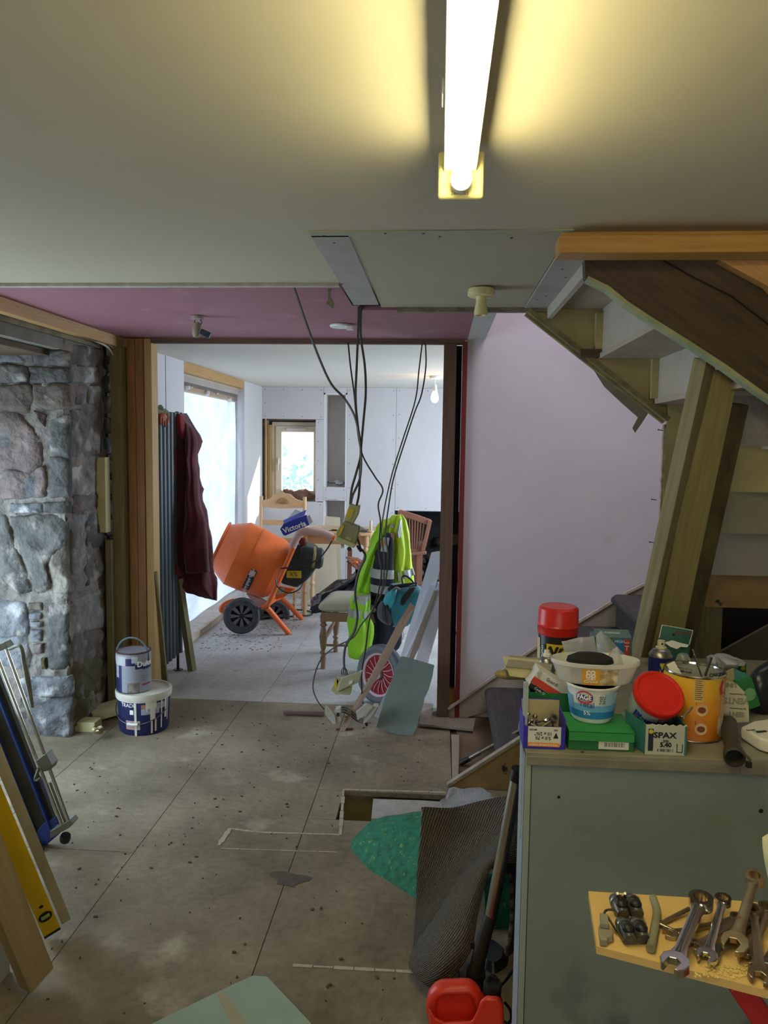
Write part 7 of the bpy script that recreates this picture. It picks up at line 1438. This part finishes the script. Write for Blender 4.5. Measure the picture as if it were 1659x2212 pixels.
obj('card', MB().poly3([A(x, y, Y=YV) for x, y in pts], .0015, (0, 1, 0)), mat('cream_paper', 'b9b49c', .7, c2='aaa58c', scale=5), t, smooth=False)
GP_ = mat('grey_print', '8a8774', .6)
for s, x, y, sz in (('VENTS', 1590, 1514, .020), ('SENT', 1590, 1543, .016), ('LINE', 1578, 1480, .014)): text(s, sz, A(x, y, Y=YV-.001), (-1, 0, .02), (0, 0, -1), GP_, t, bold=.0008)
for s, x, y in (('by Housewares', 1594, 1500), ('by Housewares', 1594, 1531)): text(s, .006, A(x, y, Y=YV-.001), (-1, 0, .02), (0, 0, -1), INK, t)
t = thing('dark_pipe_elbow', 'large dark curved metal pipe at the right edge behind the green boxes', 'pipe', tuple(A(1640, 1520, Y=2.0)))
obj('pipe', MB().tube([A(1720, 1430, Y=2.05), A(1670, 1448, Y=2.03), A(1642, 1470, Y=2.0), A(1640, 1505, Y=2.0)], .026, 20, 6), mat('dark_gunmetal', '3a3d42', .3, metal=.6), t)
obj('pipe_base', MB().tube([A(1640, 1500, Y=2.0), A(1644, 1560, Y=2.0)], .026, 18), MATBLK, t)
t = thing('waste_pipe', 'short dark tube lying over the front edge of the cabinet top', 'pipe', tuple(A(1580, 1610, Z=ZT)))
p0, p1 = A(1574, 1562, Z=ZT+.035), A(1589, 1650, Z=ZT+.012); e0 = (p1-p0).normalized(); p1 = p1
obj('tube', MB().lathe([(.0185, 0), (.0175, .12), (.0175, .13), (.0215, .14), (.0225, .165), (.0185, .167), (.0165, .16), (.015, .05)], p0, (p1-p0), 28), mat('scuffed_dark_plastic', '3f3b33', .5, c2='2d2923', scale=12), t)
obj('bore', MB().lathe([(.0165, .145), (.0005, .140)], p0, (p1-p0), 20), MATBLK, t); obj('clip', MB().box(p1.x+.016, p1.y-.02, p1.z+.0, p1.x+.026, p1.y-.01, p1.z+.012), MATBLK, t)
t = thing('white_device', 'white plastic control box lying at the right end of the cabinet top', 'device', tuple(A(1640, 1600, Z=ZT+.005)))
dp = [A(x, y, Z=ZT+.036) for x, y in ((1600, 1569), (1628, 1556), (1690, 1548), (1730, 1585), (1700, 1610), (1640, 1594))]
obj('case', MB().poly3(dp, .03, (0, 0, -1)), mat('ivory_plastic', 'd2cfc4', .4, var=.03), t, bev=.006, smooth=1.0)
text('Drayl', .010, A(1622, 1577, Z=ZT+.0375), V((.95, .35, 0)).normalized(), V((-.35, .95, 0)).normalized(), INK, t)
obj('slider', MB().obox(A(1645, 1580, Z=ZT+.0375), (.012, .004, 0), (-.001, .003, 0), (0, 0, .0008)), BLACK, t)

# ================================================================ plywood board with spanners
ZB = .85
PLY = mat('pale_plywood', 'd2b274', .6, c2='c4a264', coord='UV', stretch=(1, 8, 1), scale=4, c3='b08446', s3=3, t3=.66)
slabthing('plywood_board', 'pale plywood board with spanners on it, resting on the red stand', 'board', [A(x, y, Z=ZB) for x, y in ((1271, 1925), (1480, 1938), (1659, 1950), (1800, 1958), (1830, 2185), (1659, 2140), (1470, 2091), (1289, 2044))], PLY, th=.012, wdir=(0, 0, -1))
t = thing('red_stand', 'red painted metal stand under the plywood board', 'stand', (.75, 1.1, 0))
q0 = A(1592, 2120, Z=ZB-.014); q1 = A(1680, 2250, Y=q0.y-.01); dl = (q1-q0).normalized(); 
RS = mat('red_stand_paint', 'a8201c', .45, c2='8f1a18', scale=6)
obj('leg', MB().beam(q0, q0+dl*(q0.z/abs(dl.z)), .032, .02, up=(0, 1, 0)), RS, t, smooth=False, bev=.002); 
obj('leg', MB().beam(q0+V((.28, .06, 0)), V((q0.x+.85, q0.y+.3, 0)), .032, .02, up=(0, 1, 0)), RS, t, smooth=False); obj('top_bar', MB().box(q0.x-.02, q0.y+.02, ZB-.034, q0.x+.5, q0.y+.05, ZB-.013), RS, t, smooth=False)
def spanner(label, ring_, jaw, r1_, r2_, m, z0=.008, z1=.008, wd=.45, name='spanner', th=.007):
    c0_ = A(*ring_, Z=ZB+z0+th/2) ; c1_ = A(*jaw, Z=ZB+z1+th/2); d, s_, u_ = orth(c1_-c0_)
    t = thing(name, label, 'spanner', tuple(c1_), None)
    obj('ring_end', MB().lathe([(r1_*.62, -th*.8), (r1_, -th*.8), (r1_, th*.8), (r1_*.62, th*.8)], c0_, u_, 24, closed=True), m, t)
    L2 = (c1_-c0_).length; w0, w1_ = r1_*wd*1.1, r2_*wd*1.0
    a, e = c0_+d*r1_*.9, c1_-d*r2_*.75
    b = MB().loft([[p+s_*w*x+u_*th*.5*y for x, y in ((-1, -.6), (-.6, -1), (.6, -1), (1, -.6), (1, .6), (.6, 1), (-.6, 1), (-1, .6))] for p, w in ((a, w0*1.2), (a.lerp(e, .12), w0*.9), (a.lerp(e, .85), w1_*.9), (e, w1_*1.3))])
    obj('shaft', b, m, t)
    k = [(math.cos(x), math.sin(x)) for x in [math.radians(g) for g in (38, 65, 100, 140, 180, 220, 260, 295, 322)]]
    pl = [(r2_*x, r2_*y) for x, y in k]+[(r2_*.86, -r2_*.38), (r2_*.0, -r2_*.42), (-r2_*.22, 0), (0, r2_*.42), (r2_*.86, r2_*.38)]
    dj_ = (d*math.cos(.26)+s_*math.sin(.26)); sj = u_.cross(dj_)
    obj('open_jaw', MB().prism(pl, c1_-u_*th*.6, dj_, sj, th*1.2), m, t, smooth=False, bev=.0012)
spanner('long rusty spanner lying crossways under the others near the board middle', (1592, 1985), (1448, 2018), .011, .013, RUSTY, .0, .0)
spanner('dull spanner lying crossways with its jaw at the board middle', (1618, 1972), (1505, 2045), .012, .014, RUSTY, .006, .006)
spanner('short dull spanner crossing beneath the large upright ones', (1630, 1995), (1535, 2062), .011, .014, STEEL, .004, .004)
spanner('largest bright chrome spanner, its open jaw overhanging the board front', (1514, 1948), (1458, 2082), .0185, .0205, CHROME, .028, .014, th=.011)
spanner('medium chrome spanner right of the largest one', (1562, 1945), (1527, 2066), .0125, .0155, CHROME, .022, .008)
spanner('tall worn spanner whose ring stands up above the far edge', (1630, 1898), (1588, 2038), .0145, .020, RUSTY, .055, .016, th=.009)
spanner('rusty spanner at the far right with jaw towards the front edge', (1628, 1968), (1642, 2108), .012, .017, RUSTY, .022, .006)
spanner('darker rusty spanner at the right edge beside the front corner', (1655, 1962), (1616, 2070), .012, .015, RUSTY, .014, .004)
spanner('dull spanner leaning at the outer right of the pile', (1690, 1960), (1662, 2090), .012, .017, STEEL, .014, .004)
def rod(name, label, cat, pts, r, m): return solo(name, MB().tube([A(x, y, Z=ZB+z) for x, y, z in pts], r, 10, 5), m, label, cat)
rod('flat_rod', 'brown square rod pointing up to the right beside the bent tube', 'rod', [(1426, 1996, .004), (1500, 1957, .01)], .0035, RUSTY)
rod('flat_rod', 'brown square rod pointing down to the right beside the bent tube', 'rod', [(1424, 1996, .006), (1468, 2018, .004)], .0035, RUSTY)
rod('bent_tube', 'bent grey tube lying on the board left of the spanners', 'tube', [(1411, 1940, .008), (1419, 1968, .008), (1414, 2005, .008), (1405, 2050, .008)], .0065, mat('grey_tube', '8d8a78', .5, c2='6f6a52', scale=14))
for k, (x, y, nm) in enumerate(((1338, 1952, 'back left'), (1369, 1952, 'back right'), (1352, 2005, 'front left'), (1381, 2004, 'front right'))):
    c = A(x, y+4, Z=ZB+.014); t = thing('pipe_clip', 'black sprung pipe clip on the board, %s of the four' % nm, 'clip', (c.x, c.y, ZB), 'four black pipe clips on the board')
    obj('body', MB().tube([c+V((-.002, .024, -.004)), c+V((0, 0, 0)), c+V((.002, -.018, -.004))], [.0095, .011, .0100], 16, 3), mat('dark_grey_clip', '4a4c48', .3, c2='2c2d2a', scale=20), t)
    obj('socket', MB().ball(c+V((.001, -.008, .008)), .0095, 14, sz=.7), BLACK, t)
    obj('collar', MB().lathe([(.0125, -.003), (.0135, 0), (.0125, .003)], c+V((0, .008, 0)), (0, 1, -.1), 16, closed=False), STEEL, t)
t = thing('clip_block', 'small beige plastic block with a wire loop at the left end of the board', 'block', tuple(A(1305, 2028, Z=ZB)))
b = MB().poly3([A(x, y, Z=ZB+.013) for x, y in ((1293, 2000), (1300, 1984), (1312, 1984), (1316, 2006), (1326, 2010), (1324, 2020), (1314, 2022), (1312, 2029), (1296, 2028))], .012, (0, 0, -1)); obj('block', b, mat('dull_beige', '8d8472', .6), t, smooth=False, bev=.002)
obj('lug', MB().beam(A(1306, 2000, Z=ZB+.018), A(1304, 1978, Z=ZB+.016), .012, .008), mat('grey_print', '8a8774', .6), t, bev=.001); obj('wire_loop', MB().tube([A(1304, 1976, Z=ZB+.015), A(1310, 1966, Z=ZB+.012), A(1328, 1966, Z=ZB+.01)], .002, 6, 4).tube([A(1312, 1980, Z=ZB+.015), A(1334, 2014, Z=ZB+.006)], .002, 6), STEEL, t, kind='stuff')
for x in (1334, 1350): rod('upright_screw', 'thin screw standing up behind the %s pipe clips' % ('left' if x == 1334 else 'right'), 'screw', [(x-1, 1945, .002), (x, 1930, .035)], .0022, STEEL)
db = MB()
for k in range(120):
    c = A(random.uniform(1500, 1650), random.uniform(2085, 2112), Z=ZB+.001); r = random.uniform(.0006, .002); db.obox(c, (r, r*.5, 0), (-r*.5, r, 0), (0, 0, r*.5))
o = obj('sawdust', db, mat('sawdust', 'd8bf7c', .9), None, kind='stuff', smooth=False); o['label'] = 'pale sawdust scattered along the front of the plywood board'; o['category'] = 'sawdust'
solo('folded_cloth', sheet([[(1642, 1806, 1.42), (1665, 1796, 1.42), (1700, 1792, 1.42)], [(1648, 1850, 1.40), (1668, 1846, 1.38), (1700, 1840, 1.4)], [(1658, 1895, 1.38), (1675, 1900, 1.36), (1700, 1900, 1.38)], [(1664, 1955, 1.3), (1680, 1960, 1.29), (1705, 1965, 1.3)]], amp=.006), mat('cream_cloth', 'cfc8a4', .8, c2='b8b08c', scale=9), 'cream cloth hanging at the right edge above the spanners', 'cloth', solid=.004, smooth=1.3)
